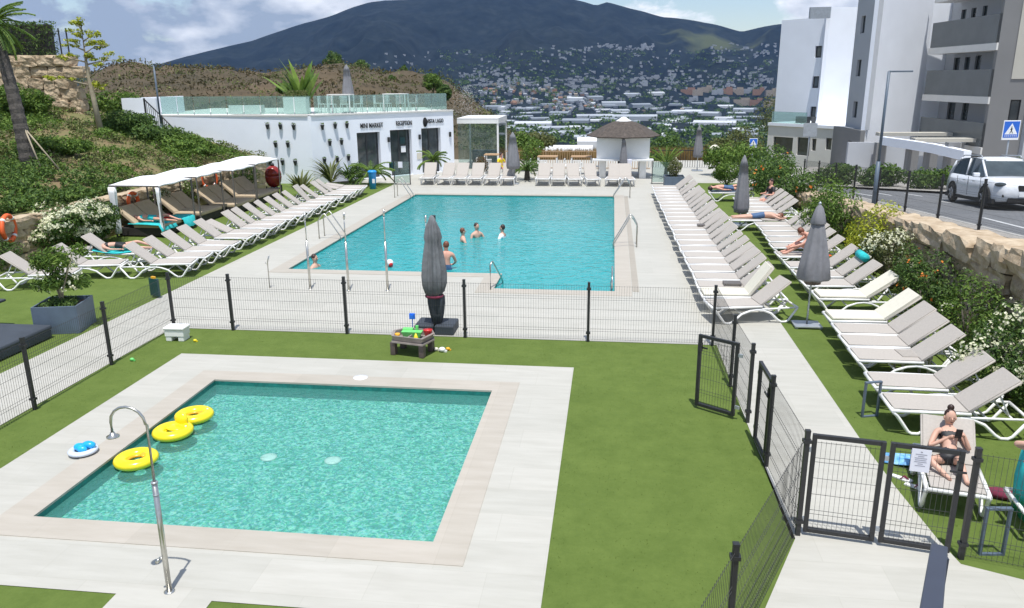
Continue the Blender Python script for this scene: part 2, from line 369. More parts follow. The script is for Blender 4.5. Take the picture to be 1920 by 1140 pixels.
cb.box(BX1 + cw / 2, (NY0 + BY1) / 2, -.015, cw, BY1 - NY0, .03); cb.box((BX0 + NX0 - 2 * cw) / 2, BY0 - cw / 2, -.015, NX0 - BX0, cw, .03)
cb.box(NX0 - cw / 2, (NY0 + BY0) / 2, -.015, cw, BY0 - NY0, .03); cb.box((NX0 + BX1) / 2, NY0 - cw / 2, -.015, BX1 - NX0 + 2 * cw, cw, .03)
tag(cb.build('main_pool_coping', MT['coping']), kind='structure')
gr = M(); gx = BX1 + cw + .10    # slotted overflow gutter along the right side
for k in range(150): gr.box(gx, NY0 + .055 + k * .11, .007, .16, .07, .012)
tag(gr.build('overflow_grating', MT['coping']), kind='structure')
def basin(name, x0, x1, y0, y1, dep, floor, wall):
    o = M().box((x0 + x1) / 2, (y0 + y1) / 2, -dep - .1, x1 - x0 + .1, y1 - y0 + .1, .1).build(name + '_floor', floor); tag(o, kind='structure')
    w = M(); t = .05
    w.box((x0 + x1) / 2, y0 - t / 2, -dep, x1 - x0, t, dep - .018); w.box((x0 + x1) / 2, y1 + t / 2, -dep, x1 - x0, t, dep - .018)
    w.box(x0 - t / 2, (y0 + y1) / 2, -dep, t, y1 - y0, dep - .018); w.box(x1 + t / 2, (y0 + y1) / 2, -dep, t, y1 - y0, dep - .018)
    tag(w.build(name + '_wall', wall), kind='structure')
basin('kids_pool', KX0, KX1, KY0, KY1, .27, MT['caustic_mosaic_s'], MT['walltile'])
o = M().box((BX0 + BX1) / 2, (BY0 + BY1) / 2, -1.25, BX1 - BX0, BY1 - BY0, .1).box((NX0 + BX1) / 2, (NY0 + BY0) / 2, -.62, BX1 - NX0, BY0 - NY0, .1).box((NX0 + BX1) / 2, BY0 + .2, -.9, BX1 - NX0 - .01, .4, .1).build('main_pool_floor', MT['caustic_mosaic_b']); tag(o, kind='structure')
w = M(); t = .05
w.box((BX0 + BX1) / 2, BY1 + t / 2, -1.3, BX1 - BX0, t, 1.28); w.box(BX0 - t / 2, (BY0 + BY1) / 2, -1.3, t, BY1 - BY0, 1.28); w.box(BX1 + t / 2, (NY0 + BY1) / 2, -1.3, t, BY1 - NY0, 1.28)
w.box((BX0 + NX0) / 2, BY0 - t / 2, -1.3, NX0 - BX0, t, 1.28); w.box(NX0 - t / 2, (NY0 + BY0) / 2 - t / 2, -1.3, t, BY0 - NY0 - t, 1.28); w.box((NX0 + BX1) / 2, NY0 - t / 2, -1.3, BX1 - NX0, t, 1.28)
tag(w.build('main_pool_wall', MT['walltile']), kind='structure')
o = M().quad((KX0, KY0, -.09), (KX1, KY0, -.09), (KX1, KY1, -.09), (KX0, KY1, -.09)).build('kids_pool_water', MT['water_s']); tag(o, kind='structure')
o = M().add([(BX0, BY0, -.05), (NX0, BY0, -.05), (NX0, NY0, -.05), (BX1, NY0, -.05), (BX1, BY1, -.05), (BX0, BY1, -.05)], [(0, 1, 2, 3, 4, 5)]).build('main_pool_water', MT['water_b']); tag(o, kind='structure')
# pool-floor inlets (white discs) and skimmer lid
for i, (u, v) in enumerate(((504, 859), (624, 865))):
    p = G(u, v, -.27); o = M().lathe([(.12, 0), (.12, .02), (.08, .03), (0.01, .03)], n=20).build('floor_inlet', MT['white'], loc=(p.x, p.y, -.268))
    tag(o, 'white round inlet on the kids pool floor, the %s of two' % ('left' if i == 0 else 'right'), 'pool inlet', 'white inlets on the kids pool floor')
p = G(676, 707, .02); tag(M().lathe([(.13, 0), (.13, .012), (.01, .016)], n=24).build('skimmer_lid', MT['white'], loc=(p.x, p.y, .008)), 'round white skimmer lid in the paving behind the kids pool', 'lid')

# turf
rects('lawn', [(-9.25, -8.19, 8.8, 15.08), (-8.19, -.58, 13.53, 15.08), (-.58, 2.16, 8.24, 15.08), (-.58, 1.0, 3, 8.24), (-3.91, -.58, 3, 6.42), (-11, -4.95, 3, 6.42),
      (-20, DX0, 3, 39.5), (DX1, 8.2, 11.0, 40.5)], 0, MT['turf'])
tm = M(); tm.add([(1.0, 5.4, 0), (1.64, 6.95, 0), (2.20, 8.24, 0), (1.0, 8.24, 0)], [(0, 1, 2, 3)])
tm.add([(8.2, 6.2, 0), (8.2, 11, 0), (3.70, 11, 0), (3.73, 9.6, 0), (3.80, 8.4, 0), (3.86, 7.93, 0), (4.39, 7.71, 0)], [(0, 1, 2, 3, 4, 5, 6)])
tag(tm.build('gate_lawn', MT['turf']), kind='structure')

# short blades over the near turf (nobody could count them)
def blades():
    b = M(); n = 0
    areas = [(-9.2, 2.1, 6.6, 15.0, 9000), (3.8, 6.5, 8.0, 14, 2500)]
    vs, fs = b.v, b.f
    for x0, x1, y0, y1, k in areas:
        for i in range(k):
            x, y = x0 + (x1 - x0) * R(), y0 + (y1 - y0) * R()
            if -8.2 < x < -.56 and y < 13.55: continue
            if x > 1.6 and x < 2.3 and y < 8.4: continue
            a = R() * PI; h = .006 + .008 * R(); w = .006; dx, dy = math.cos(a) * w, math.sin(a) * w; lx, ly = (R() - .5) * .02, (R() - .5) * .02
            q = len(vs); vs.extend([(x - dx, y - dy, 0), (x + dx, y + dy, 0), (x + lx, y + ly, h)]); fs.append((q, q + 1, q + 2)); b.sm.append(False)
    return b
tag(blades().build('turf_blades', MT['turf']), kind='stuff', label='short green artificial turf blades', cat='grass')

# near terrain sheet: road side, ground under everything
def ground():
    b = M(); xs = [-70 + i * 2 for i in range(76)]; ys = [-20 + j * 2 for j in range(50)]
    def h(x, y):
        if y > 52:
            z = -1.2 - .13 * (y - 52)
            if x > 8: z = min(z, road_z(x, y) - .1)
        elif x > 8: z = road_z(x, min(max(y, 10), 60)) - .12
        elif x > -18 : z = -2.4
        else: z = -1.0
        return z
    for y in ys:
        for x in xs: b.v.append((x, y, h(x, y)))
    n = len(xs)
    for j in range(len(ys) - 1):
        for i in range(n - 1):
            b.f.append((j * n + i, j * n + i + 1, (j + 1) * n + i + 1, (j + 1) * n + i)); b.sm.append(True)
    return b
tag(ground().build('ground', MT['bank']), kind='structure')

# ------------------------------------------------------------------ mesh fences
def panel_mesh(L, H, pitch=.05, fold=True):
    b = M(); w = .0032; n = int(round(L / pitch))
    for i in range(n + 1):
        x = i * L / n; b.box(x, 0, .04, w, w, H - .04)
    for z in (.05, .22, .27, .47, .67, .87, .92, H - .02):
        if z < H: b.box(L / 2, .004, z, L, w * 1.2, w * 1.2)
    return b
def post_mesh(H, r=.03):
    b = M(); b.box(0, 0, -.02, .052, .052, H + .02); b.box(0, 0, H, .056, .056, .02)
    b.box(0, 0, H - .13, .09, .075, .035); b.box(0, 0, .17, .09, .075, .035)
    return b
def fence(label, pts, H=1.17, zs=None, name='mesh_fence', skip=(), group=None, nopost=()):
    a = pts[0]; t = thing(name, label, 'fence', (a[0], a[1], 0), 0, group)
    for i, p in enumerate(pts):
        z = zs[i] if zs else 0
        if i in nopost: continue
        post_mesh(H + .04).build('post', MT['black'], t, loc=(p[0] - a[0], p[1] - a[1], z))
    for i in range(len(pts) - 1):
        if i in skip: continue
        p, q = Vector(pts[i][:2]), Vector(pts[i + 1][:2]); d = q - p; z0 = zs[i] if zs else 0; z1 = zs[i + 1] if zs else 0
        o = panel_mesh(d.length - .08, H).build('wire_panel', MT['wire'], t)
        o.location = (p.x - a[0] + d.x * .04 / d.length, p.y - a[1] + d.y * .04 / d.length, z0)
        o.rotation_euler = (0, -math.atan2(z1 - z0, d.length), math.atan2(d.y, d.x))
    return t
yF = 15.05; xs = [-9.2, -7.87, -5.37, -2.87, -.37, 2.07]
fence('long low black wire fence between the kids lawn and the main pool deck', [(x, yF) for x in xs])
fence('low black wire fence along the left side of the kids lawn', [(-9.2, 14.97), (-9.17, 12.80), (-9.14, 10.72), (-9.12, 8.5), (-9.1, 6.2)], nopost=(0,))
fence('low black wire fence from the lawn corner to the open gate', [(2.09, 14.97), (2.12, 12.9), (2.17, 11.42)], 1.22, nopost=(0,))
FP = G(1380, 1026, 1.28)
fence('low black wire fence between the narrow shut leaf and the double gate', [(2.19, 10.0), (2.24, 8.32)], 1.26)
fence('wire fence slanting from the double gate to the bottom edge', [(2.20, 8.26), (FP.x, FP.y), (FP.x - .9, FP.y - 1.9)], 1.26, nopost=(0,))
def gate_leaf(name, label, p, q, H, group, hang=None, handle=True, sheet=None):
    p, q = Vector(p), Vector(q); d = q - p; L = d.length; t = thing(name, label, 'gate', (p.x, p.y, 0), math.atan2(d.y, d.x), group)
    f = M(); w = .05
    for x in (w / 2, L - w / 2): f.box(x, 0, .05, w, w, H - .05)
    f.box(L / 2, 0, .05, L - 2 * w, w * .9, w); f.box(L / 2, 0, H - w, L - 2 * w, w * .9, w)
    f.build('gate_frame', MT['black'], t, bevel=.004)
    pn = panel_mesh(L - 2 * w, H - .14).build('wire_panel', MT['wire'], t); pn.location = (w, 0, .06)
    for z in (.18, H - .22):
        M().box(-.035, 0, z, .07, .03, .05).build('hinge', MT['galv'], t)
    if handle: M().box(L - .05, -.05, H - .24, .16, .02, .02).box(L - .03, 0, H - .28, .05, .07, .14).build('latch', MT['black'], t)
    if sheet:
        s = M().box(sheet, -.035, H - .29, .19, .004, .265).build('notice', MT['paper'], t)
        k = M()
        k.box(sheet, -.0385, H - .065, .02, .001, .012)
        for j, wd in enumerate((.11, .06, .12, .11, .12, .05, .10)): k.box(sheet, -.0385, H - .09 - j * .022, wd, .001, .007)
        k.build('print', MT['ink'], s)
    return t
a1, a2 = G(1376, 786), G(1303, 764)
gate_leaf('wire_gate', 'single black wire gate leaf standing open over the kids lawn', (a1.x, a1.y), (a2.x, a2.y), 1.24, None)
gate_leaf('fixed_leaf', 'narrow black framed wire leaf, shut, between the open gateway and the wire fence', (2.165, 10.78), (2.185, 10.06), 1.24, None)
gate_leaf('double_gate_leaf', 'left leaf of the shut double gate, without the paper notice', (2.30, 8.34), (3.04, 8.215), 1.27, 'leaves of the double gate', handle=False)
g2 = gate_leaf('double_gate_leaf', 'right leaf of the shut double gate, with a white paper notice', (3.085, 8.21), (3.79, 8.075), 1.27, 'leaves of the double gate', sheet=.30)
fence('low black wire fence crossing the turf to the right of the double gate', [(3.90, 8.04), (5.4, 7.62), (6.9, 7.2)], 1.27)

# dark rail at the bottom right
p, q = D(1762, 1021, 2.7), D(1744, 1160, 1.9)
t = thing('handrail', 'slate blue flat metal handrail ending at the bottom of the picture', 'handrail', (p.x, p.y, 0))
b = M(); dd = (q - p); s = dd.cross(Vector((0, 0, 1))).normalized() * .026; up = Vector((0, 0, .03)); e = q + dd * .6
b.hexa([x - Vector((p.x, p.y, 0)) for x in (p - s - up, e - s - up, e + s - up, p + s - up, p - s, e - s, e + s, p + s)])
b.build('top_rail', MT['navyrail'], t, bevel=.004)
M().box(0, -.03, 0, .04, .02, p.z - .03).build('rail_post', MT['navyrail'], t)

# ------------------------------------------------------------------ left bank, retaining wall, upper rock wall
def bank():
    b = M(); xs = [-17.4 - i * .6 for i in range(48)]; ys = [8 + j * .8 for j in range(40)]
    for y in ys:
        for x in xs: b.v.append((x, y, bank_z(x, y)))
    n = len(xs)
    for j in range(len(ys) - 1):
        for i in range(n - 1): b.f.append((j * n + i, (j + 1) * n + i, (j + 1) * n + i + 1, j * n + i + 1)); b.sm.append(True)
    return b
tag(bank().build('hillside', MT['bank']), kind='structure')
def stone_wall(name, label, x0, y0, x1, y1, zb, rows, bw, bh, bd, top=None, seed=0, zt=None):
    """dry wall of big blocks from (x0,y0) to (x1,y1); zt(t) lowers the top"""
    b = M(); tb = M(); d = Vector((x1 - x0, y1 - y0)); L = d.length; a = math.atan2(d.y, d.x); k = seed * 100
    rnd = random.Random(seed)
    for r in range(rows):
        s = -rnd.random() * bw * .5
        while s < L:
            w = bw * (.65 + .7 * rnd.random()); m = s + w / 2; h = bh * (.95 + .12 * rnd.random()); zc = zb + bh * (r + .5) if zt is None else zt(min(max(m / L, 0), 1)) - bh * (r + .5)
            f = min(max(m / L, 0), 1)
            if zt is None or zc > -.3:
                last = r == 0 if zt else r == rows - 1
                ox = (rnd.random() - .5) * .16 * bd
                px, py = x0 + d.x * m / L - math.sin(a) * ox, y0 + d.y * m / L + math.cos(a) * ox
                (tb if last and top else b).rock((px, py, zc), (w * 1.03, bd * (1.0 if not last else 1.12), h * 1.04), a + (rnd.random() - .5) * .08, k)
            k += 1; s += w
    t = thing(name, label, 'stone wall', (x0, y0, 0))
    o = b.build('blocks', MT['rock'], t); o.location = (-x0, -y0, 0)
    if tb.v: o = tb.build('top_course', top, t); o.location = (-x0, -y0, 0)
    return t
stone_wall('retaining_wall', 'low honey stone retaining wall behind the left loungers and the daybeds', -17.3, 15, -17.1, 37, -.05, 4, .85, .34, .5, top=MT['rocktop'], seed=1)
stone_wall('block_wall', 'high wall of big squared sandstone blocks at the top left', -46, 36.4, -26.4, 37.2, 3.2, 6, .80, .53, .75, seed=2)
def wt(f): return 2.15 - 1.3 * min(1, f * 1.02) if f > .12 else 2.3
stone_wall('boulder_wall', 'rough boulder retaining wall below the road on the right', 7.55, 9.5, 7.95, 34, -.05, 6, 1.15, .46, .85, top=MT['rocktop'], seed=3, zt=lambda f: 2.50 - 1.95 * f)
# ground behind the boulder wall, footway, road, kerbs, markings
def strip(name, x0, x1, off, m, y0=6, y1=62, kerb=None, dy=2.0):
    b = M(); y = y0
    while y < y1 - .01:
        yb = min(y + dy, y1)
        b.quad((x0, y, road_z(x0, y) + off), (x1, y, road_z(x1, y) + off), (x1, yb, road_z(x1, yb) + off), (x0, yb, road_z(x0, yb) + off)); y = yb
    return tag(b.build(name, m), kind='structure')
strip('verge', 7.9, 8.7, -.03, MT['footway'], y1=40)
strip('footway', 8.7, 9.2, .0, MT['footway'], y1=40)
strip('kerb', 9.2, 9.32, .01, MT['kerb'], y1=40)
def slab_on_slope(name, poly, off, m):
    return tag(M().add([(x, y, road_z(x, y) + off) for x, y in poly], [tuple(range(len(poly)))]).build(name, m), kind='structure')
slab_on_slope('road', [(9.32, 6), (15.2, 6), (15.2, 36), (9.32, 42)], -.06, MT['asphalt'])
slab_on_slope('verge_far', [(14.15, 6), (60, 6), (60, 62), (7.9, 62), (7.9, 40.4), (10.8, 37.1), (14.1, 33.4)], .03, MT['footway'])
slab_on_slope('kerb_far', [(13.98, 6), (14.15, 6), (14.1, 33.4), (10.8, 37.1), (7.9, 40.4), (7.9, 40.1), (10.7, 36.95), (13.95, 33.35)], .04, MT['kerb'])
def roadpt(u, v, off=-.054):
    q = ray(u, v); s = (1.5 + .07 * 19.9 + off - CAMZ) / (q.z + .07 * q.y); return EYE + q * s
def paint(segs, wd=.11):
    b = M()
    for a, c in segs:
        a, c = roadpt(*a), roadpt(*c); n = (c - a).cross(Vector((0, 0, 1))).normalized() * wd / 2; b.quad(a - n, a + n, c + n, c - n)
    return b
tag(paint([((1600, 361), (1640, 368)), ((1645, 362), (1672, 366.5)), ((1696, 363), (1730, 368)), ((1760, 377), (1782, 380)), ((1843, 408), (1975, 441))]).build('road_marking', MT['roadpaint']), kind='structure')
# ------------------------------------------------------------------ loungers
def lounger(label, x, y, rz, ang=40, fabric='sling', group=None):
    """foot end at the origin, head towards +x"""
    t = thing('sun_lounger', label, 'sun lounger', (x, y, 0), rz, group)
    a = rad(ang); px, pz, bl = 1.05, .37, .80; tx, tz = px + bl * math.cos(a), pz + bl * math.sin(a)
    f = M()
    for s in (-1, 1):
        yy = .33 * s
        leg = [(0.0, .36), (.06, .30), (.24, .05), (.29, .022), (.38, .022), (.45, .07), (.62, .22), (.80, .29), (.95, .31), (1.1, .29), (1.26, .22), (1.42, .07), (1.50, .022), (1.60, .022), (1.66, .06), (1.84, .33)]
        f.tube([(X, yy, Z) for X, Z in leg], .026, 6)
        f.tube([(.0, yy, .365), (.5, yy, .372), (1.06, yy, .372)], .027, 6)
        f.tube([(.95, yy, .315), (1.84, yy, .335)], .020, 6)
    f.tube([(0, -.33, .36), (0, .33, .36)], .027, 6); f.tube([(1.84, -.33, .335), (1.84, .33, .335)], .024, 6)
    f.tube([(.62, -.33, .22), (.62, .33, .22)], .018, 6); f.tube([(1.30, -.33, .30), (1.30, .33, .30)], .018, 6)
    f.build('frame', MT['white'], t)
    th = .06 if fabric == 'cream' else .018
    s = M(); s.box(.53, 0, .385, 1.02, .585, th); s.build('seat', MT[fabric], t, bevel=th * .4)
    b = M(); w = .29; n = Vector((-math.sin(a), 0, math.cos(a))) * (th + .012)
    A, B_ = Vector((px, 0, pz + .02)), Vector((tx, 0, tz)); P = []
    for o in (Vector((0, 0, 0)), n):
        P += [A + o + Vector((0, -w, 0)), B_ + o + Vector((0, -w, 0)), B_ + o + Vector((0, w, 0)), A + o + Vector((0, w, 0))]
    b.hexa(P); bk = b.build('backrest', MT[fabric], t, bevel=.008)
    g = M()
    for q in (-1, 1): g.tube([A + Vector((0, .30 * q, 0)), B_ + Vector((0, .30 * q, 0))], .017, 6)
    g.tube([B_ + Vector((0, -.30, 0)), B_ + Vector((0, .30, 0))], .017, 6); g.build('back_frame', MT['sling'], bk)
    if ang > 8:
        k = M(); m = A.lerp(B_, .62)
        for q in (-1, 1): k.tube([m + Vector((0, .22 * q, -.02)), (1.62, .22 * q, .335)], .014, 5)
        k.tube([(1.62, -.31, .335), (1.62, .31, .335)], .014, 5)
        k.build('strut', MT['white'], t)
    return t
_cache = {}
def place(label, x, y, rz, ang=40, fabric='sling', group=None):
    k = (ang, fabric)
    if k not in _cache:
        _cache[k] = lounger(label, x, y, rz, ang, fabric, group); return _cache[k]
    o = copy_tree(_cache[k]); o.location = (x, y, 0); o.rotation_euler.z = rz; o['label'] = label
    if 'group' in o: del o['group']
    if group: o['group'] = group
    return o
GR = {'L': 'sun loungers in the row left of the main pool', 'I': 'sun loungers in the inner row right of the main pool', 'O': 'sun loungers in the outer row by the boulder wall', 'F': 'sun loungers at the far end of the main pool', 'N': 'sun loungers on the lawn at the left'}
# left row: foot ends towards the pool
ys = [19.75, 20.55, 21.4, 22.2, 23.3, 24.1, 25.0, 25.8, 26.7, 27.5, 28.35, 29.25, 30.1, 30.95, 31.9, 33.0, 33.8, 34.6, 35.4]
an = [41, 41, 41, 41, 41, 28, 41, 41, 41, 41, 41, 41, 41, 52, 41, 41, 41, 10, 10]
for i, y in enumerate(ys):
    tilt = PI + rad(14 if i == 0 else 8) + rad((R() - .5) * 8)
    place('lounger in the row left of the main pool, %s' % ORD[i], -11.17 - (R() * .08), y, tilt, an[i], group=GR['L'])
# lawn at the far left
place('taupe lounger with raised back at the left picture edge, left of the potted oleander', -13.7, 18.35, PI + rad(16), 41, group=GR['N'])
place('taupe lounger mostly hidden behind the potted oleander tree', -13.1, 19.45, PI + rad(14), 41, group=GR['N'])
place('taupe lounger carrying a turquoise towel and a sunbather, in front of the white flowering bush', -13.25, 20.85, PI + rad(12), 41, group=GR['N'])
# inner row on the right: foot ends on the paving
yi = [16.75, 17.65]; y = 18.45
while y < 36.6: yi.append(y); y += .80 + .01 * len(yi) * .3
ai = [40, 56] + [40, 43, 40, 37, 40, 40, 43] * 6
for i, y in enumerate(yi[:24]):
    f = 'cream' if i == 1 else 'sling'
    lab = 'nearest lounger of the inner row right of the pool, standing askew' if i == 0 else ('cream padded steep backed lounger, second in the inner row right of the pool' if i == 1 else 'lounger in the inner row right of the pool, %s' % ORD[i])
    place(lab, 2.12 + .016 * (17 - min(y, 34)) * .9 + (R() - .5) * .04 + (.06 if i == 0 else 0), y, rad((14 if i == 0 else 1) + (R() - .5) * 5), ai[i], f, GR['I'])
# outer row
outer = [(4.20, 11.35 + .22, -2, 40, 'sling'), (4.24, 12.48, -2, 40, 'sling'), (4.32, 13.72, -1, 40, 'sling'), (4.36, 14.48, 0, 40, 'sling'), (4.42, 15.22, 0, 40, 'sling'), (4.46, 16.05, 1, 40, 'cream'),
         (4.62, 17.72, 1, 38, 'cream'), (4.60, 18.85, 2, 40, 'sling'), (4.62, 19.75, 2, 40, 'sling'), (4.62, 20.75, 1, 40, 'sling'), (4.62, 22.0, 2, 40, 'sling'), (4.68, 23.2, 1, 38, 'sling'), (4.75, 24.1, 1, 40, 'sling'), (4.80, 25.0, 1, 40, 'sling'),
         (4.85, 25.9, 1, 40, 'sling'), (4.85, 26.8, 0, 40, 'sling'), (4.1, 27.75, 0, 0, 'sling'), (4.92, 29.0, 0, 40, 'sling'), (4.95, 29.9, 0, 40, 'sling'), (4.96, 30.8, 0, 40, 'sling'), (4.97, 31.7, 0, 40, 'sling'), (4.97, 32.6, 0, 40, 'sling'), (4.2, 34.6, -4, 12, 'sling')]
for i, (x, y, a, g, f) in enumerate(outer):
    what = 'cream padded lounger' if f == 'cream' else 'taupe lounger'
    if i == 16: what = 'flat lounger'
    if i == 22: what = 'occupied lounger'
    place('%s, %s in the outer row by the wall' % (what, ORD[i]), x, y, rad(a), g, f, GR['O'])
# the woman's lounger and the one cut by the right edge: foot towards the camera
WX, WY, WRZ, WSC = 4.14, 8.84, rad(77), .71
o = place('lounger facing the camera behind the double gate, under the reclining woman', WX, WY, WRZ, 33, group=None); o.scale = (WSC, 1, 1)
RLX, RLY, E_RZ = 6.58, 8.62, PI - rad(4)
o = place('lounger cut by the right picture edge, under a turquoise towel', RLX, RLY, E_RZ, 41, group=None)
# far row: seen from the foot end
far = [(-9.15, 94), (-8.35, 86), (-7.55, 90), (-6.75, 90), (-5.95, 88), (-5.1, 92), (-3.35, 90), (-2.55, 93), (-1.70, 99), (-.80, 101), (.05, 84), (.85, 97)]
for i, (x, a) in enumerate(far):
    place('lounger facing the pool in the far row, %s' % ('leftmost' if i == 0 else 'rightmost, by the kiosk' if i == len(far) - 1 else ['', 'second', 'third', 'fourth', 'fifth', 'sixth', 'seventh', 'eighth', 'ninth', 'tenth', 'eleventh'][i] + ' from the left'), x, 38.75, rad(a), 48, group=GR['F'])

# side tables
def side_table(label, x, y, rz, m, w=.42, d=.42, h=.40, group=None, slats=True):
    t = thing('side_table', label, 'side table', (x, y, 0), rz, group); b = M()
    if slats:
        for k in range(7): b.box(0, -d / 2 + (k + .5) * d / 7, h - .02, w, d / 7 * .7, .02)
        b.box(-w / 2 + .01, 0, h - .05, .02, d, .03).box(w / 2 - .01, 0, h - .05, .02, d, .03)
    else: b.box(0, 0, h - .02, w, d, .02)
    b.build('table_top', MT[m], t)
    for a in (-1, 1):
        for c in (-1, 1): M().box(a * (w / 2 - .03), c * (d / 2 - .03), 0, .035, .035, h - .02).build('leg', MT[m], t)
    return t
p = G(1700, 710); side_table('taupe slatted side table beside the loungers in the outer row', p.x + .12, p.y + .18, .05, 'sling', .5, .4, .42)
p = G(165, 490); side_table('small taupe side table behind the potted oleander', p.x, p.y, .2, 'sling', .45, .45, .42)
def loop_table(label, x, y, rz):
    t = thing('side_table', label, 'side table', (x, y, 0), rz, 'narrow metal hoop tables'); b = M(); w, h, r = .25, .56, .014
    for s in (-1, 1): b.box(s * w / 2, 0, 0, .026, .04, h)
    b.box(0, 0, 0, w - .026, .04, .02); b.box(0, 0, h, w + .028, .05, .022)
    b.build('hoop_frame', MT['planter'], t)
    return t
p = G(1630, 781); loop_table('slate hoop shaped side table at the foot of the nearest outer lounger', p.x, p.y, .3)
p = G(1858, 1040); loop_table('slate hoop shaped side table behind the wire fence, in front of the woman', p.x, p.y, .1)
for i, (u, v) in enumerate(((1312, 447), (1362, 565))):
    p = G(u, v); side_table('small taupe side table among the inner row loungers, the %s of two' % ('farther' if i == 0 else 'nearer'), p.x + .1, p.y, 0, 'brown_metal', .4, .3, .47)

# ------------------------------------------------------------------ closed parasols
def folds(n, d): return lambda w, f: 1 + d * math.sin(w * n) * (.4 + .6 * (1 - abs(f * 2 - 1))) + .04 * math.sin(w * 3 + 5 * f)
def parasol_R():
    p = G(1512, 612); t = thing('parasol', 'closed grey parasol on a square galvanised base beside the outer lounger row', 'parasol', (p.x, p.y, 0))
    M().box(0, 0, .03, .56, .46, .035).box(-.24, 0, 0, .06, .42, .03).box(.24, 0, 0, .06, .42, .03).build('base_plate', MT['galv'], t, bevel=.008)
    M().tube([(0, 0, .06), (.015, 0, 1.3), (.03, 0, 2.6)], .021, 10).build('pole', MT['galv'], t)
    c = M().lathe([(.03, 1.22), (.16, 1.17), (.31, 1.04), (.33, 1.08), (.28, 1.42), (.21, 1.78), (.145, 2.1), (.10, 2.3)], cx=.03, n=64, fold=folds(8, .09))
    cn = c.build('canopy', MT['grey_fab'], t)
    M().lathe([(.15, 2.2), (.155, 2.22), (.12, 2.38), (.075, 2.52), (.03, 2.58), (.01, 2.6)], cx=.03, n=32, fold=folds(8, .05)).build('cap', MT['grey_fab'], cn)
    M().lathe([(.10, .92), (.155, .95), (.17, 1.05), (.15, 1.2)], cx=.03, n=40, fold=folds(8, .16)).build('valance', MT['brown_plastic'], t)
    M().lathe([(.02, 2.58), (.035, 2.61), (.02, 2.64), (.005, 2.65)], cx=.03, n=12).build('finial', MT['galv'], t)
parasol_R()
def closed_parasol(label, x, y, h, rmax, m='grey_fab', z=0, bottom=.95, group='closed grey parasols round the far terrace', base=True):
    t = thing('parasol', label, 'parasol', (x, y, z), 0, group)
    M().tube([(0, 0, .03), (0, 0, h)], .025, 8).build('pole', MT['galv'], t)
    k = h - bottom
    c = M().lathe([(.04, bottom), (rmax * .9, bottom + .02), (rmax, bottom + .1 * k), (rmax * .85, bottom + .35 * k), (rmax * .6, bottom + .65 * k), (rmax * .5, bottom + .82 * k), (rmax * .55, bottom + .82 * k), (rmax * .35, bottom + .92 * k), (.03, h), (.01, h + .03)], n=48, fold=folds(8, .10))
    c.build('canopy', MT[m], t)
    if base: M().box(0, 0, 0, .6, .6, .05).build('base_plate', MT['galv'], t)
    return t
closed_parasol('closed grey parasol on the turf between the two rows of loungers on the right', 4.62, 28.6, 2.45, .27, bottom=.45, group=None)
closed_parasol('closed grey parasol behind the far lounger row, left of the kiosk', G(960, 347).x, 39.6, 2.55, .33, bottom=.75)
closed_parasol('closed grey parasol standing in front of the kiosk', .62, 41.6, 2.15, .2, bottom=.75)
closed_parasol('closed grey parasol on the far terrace to the right of the kiosk', AY(1308, 300, 46).x, 46, 2.5, .27, bottom=.75)
def parasol_big():
    p = G(818, 622); x, y = p.x, 15.45
    t = thing('cantilever_parasol', 'large closed charcoal cantilever parasol behind the lawn fence', 'parasol', (x, y, 0))
    b = M()
    for s in (-1, 1): b.box(s * .215, 0, 0, .40, .62, .20)
    b.build('ballast_base', MT['darkmat'], t, bevel=.03)
    M().tube([(-.28, -.3, .04), (-.28, .3, .04)], .035, 8).tube([(.34, -.3, .04), (.34, .3, .04)], .035, 8).build('wheel', MT['tyre'], t)
    M().box(0, 0, .2, .10, .08, 2.25).build('mast', MT['black'], t, bevel=.01)
    c = M().lathe([(.03, .80), (.11, .80), (.18, .88), (.225, 1.05), (.235, 1.25), (.215, 1.5), (.18, 1.75), (.15, 1.95), (.17, 2.03), (.14, 2.2), (.075, 2.36), (.045, 2.44), (.01, 2.47)], cx=0, cy=-.12, n=96, fold=lambda w, f: 1 + .13 * math.sin(w * 5 + 2 * f) * (1 - abs(f * 2 - 1) * .5) + .09 * math.sin(w * 11 + 3) + .07 * math.sin(w * 2 + 4 * f))
    c.build('canopy', MT['dark_fab'], t)
    M().lathe([(.10, .22), (.13, .4), (.15, .62), (.16, .78), (.12, .84)], cx=.03, cy=-.08, n=40, fold=folds(6, .22)).build('canopy_skirt', MT['darkmat'], t)
    M().torus((0, -.12, .80), .17, .028, 24, 6).build('tie_strap', MT['maroon'], t)
    M().box(.13, -.1, 2.12, .05, .06, .26, ry=-.4).build('arm', MT['black'], t)
parasol_big()

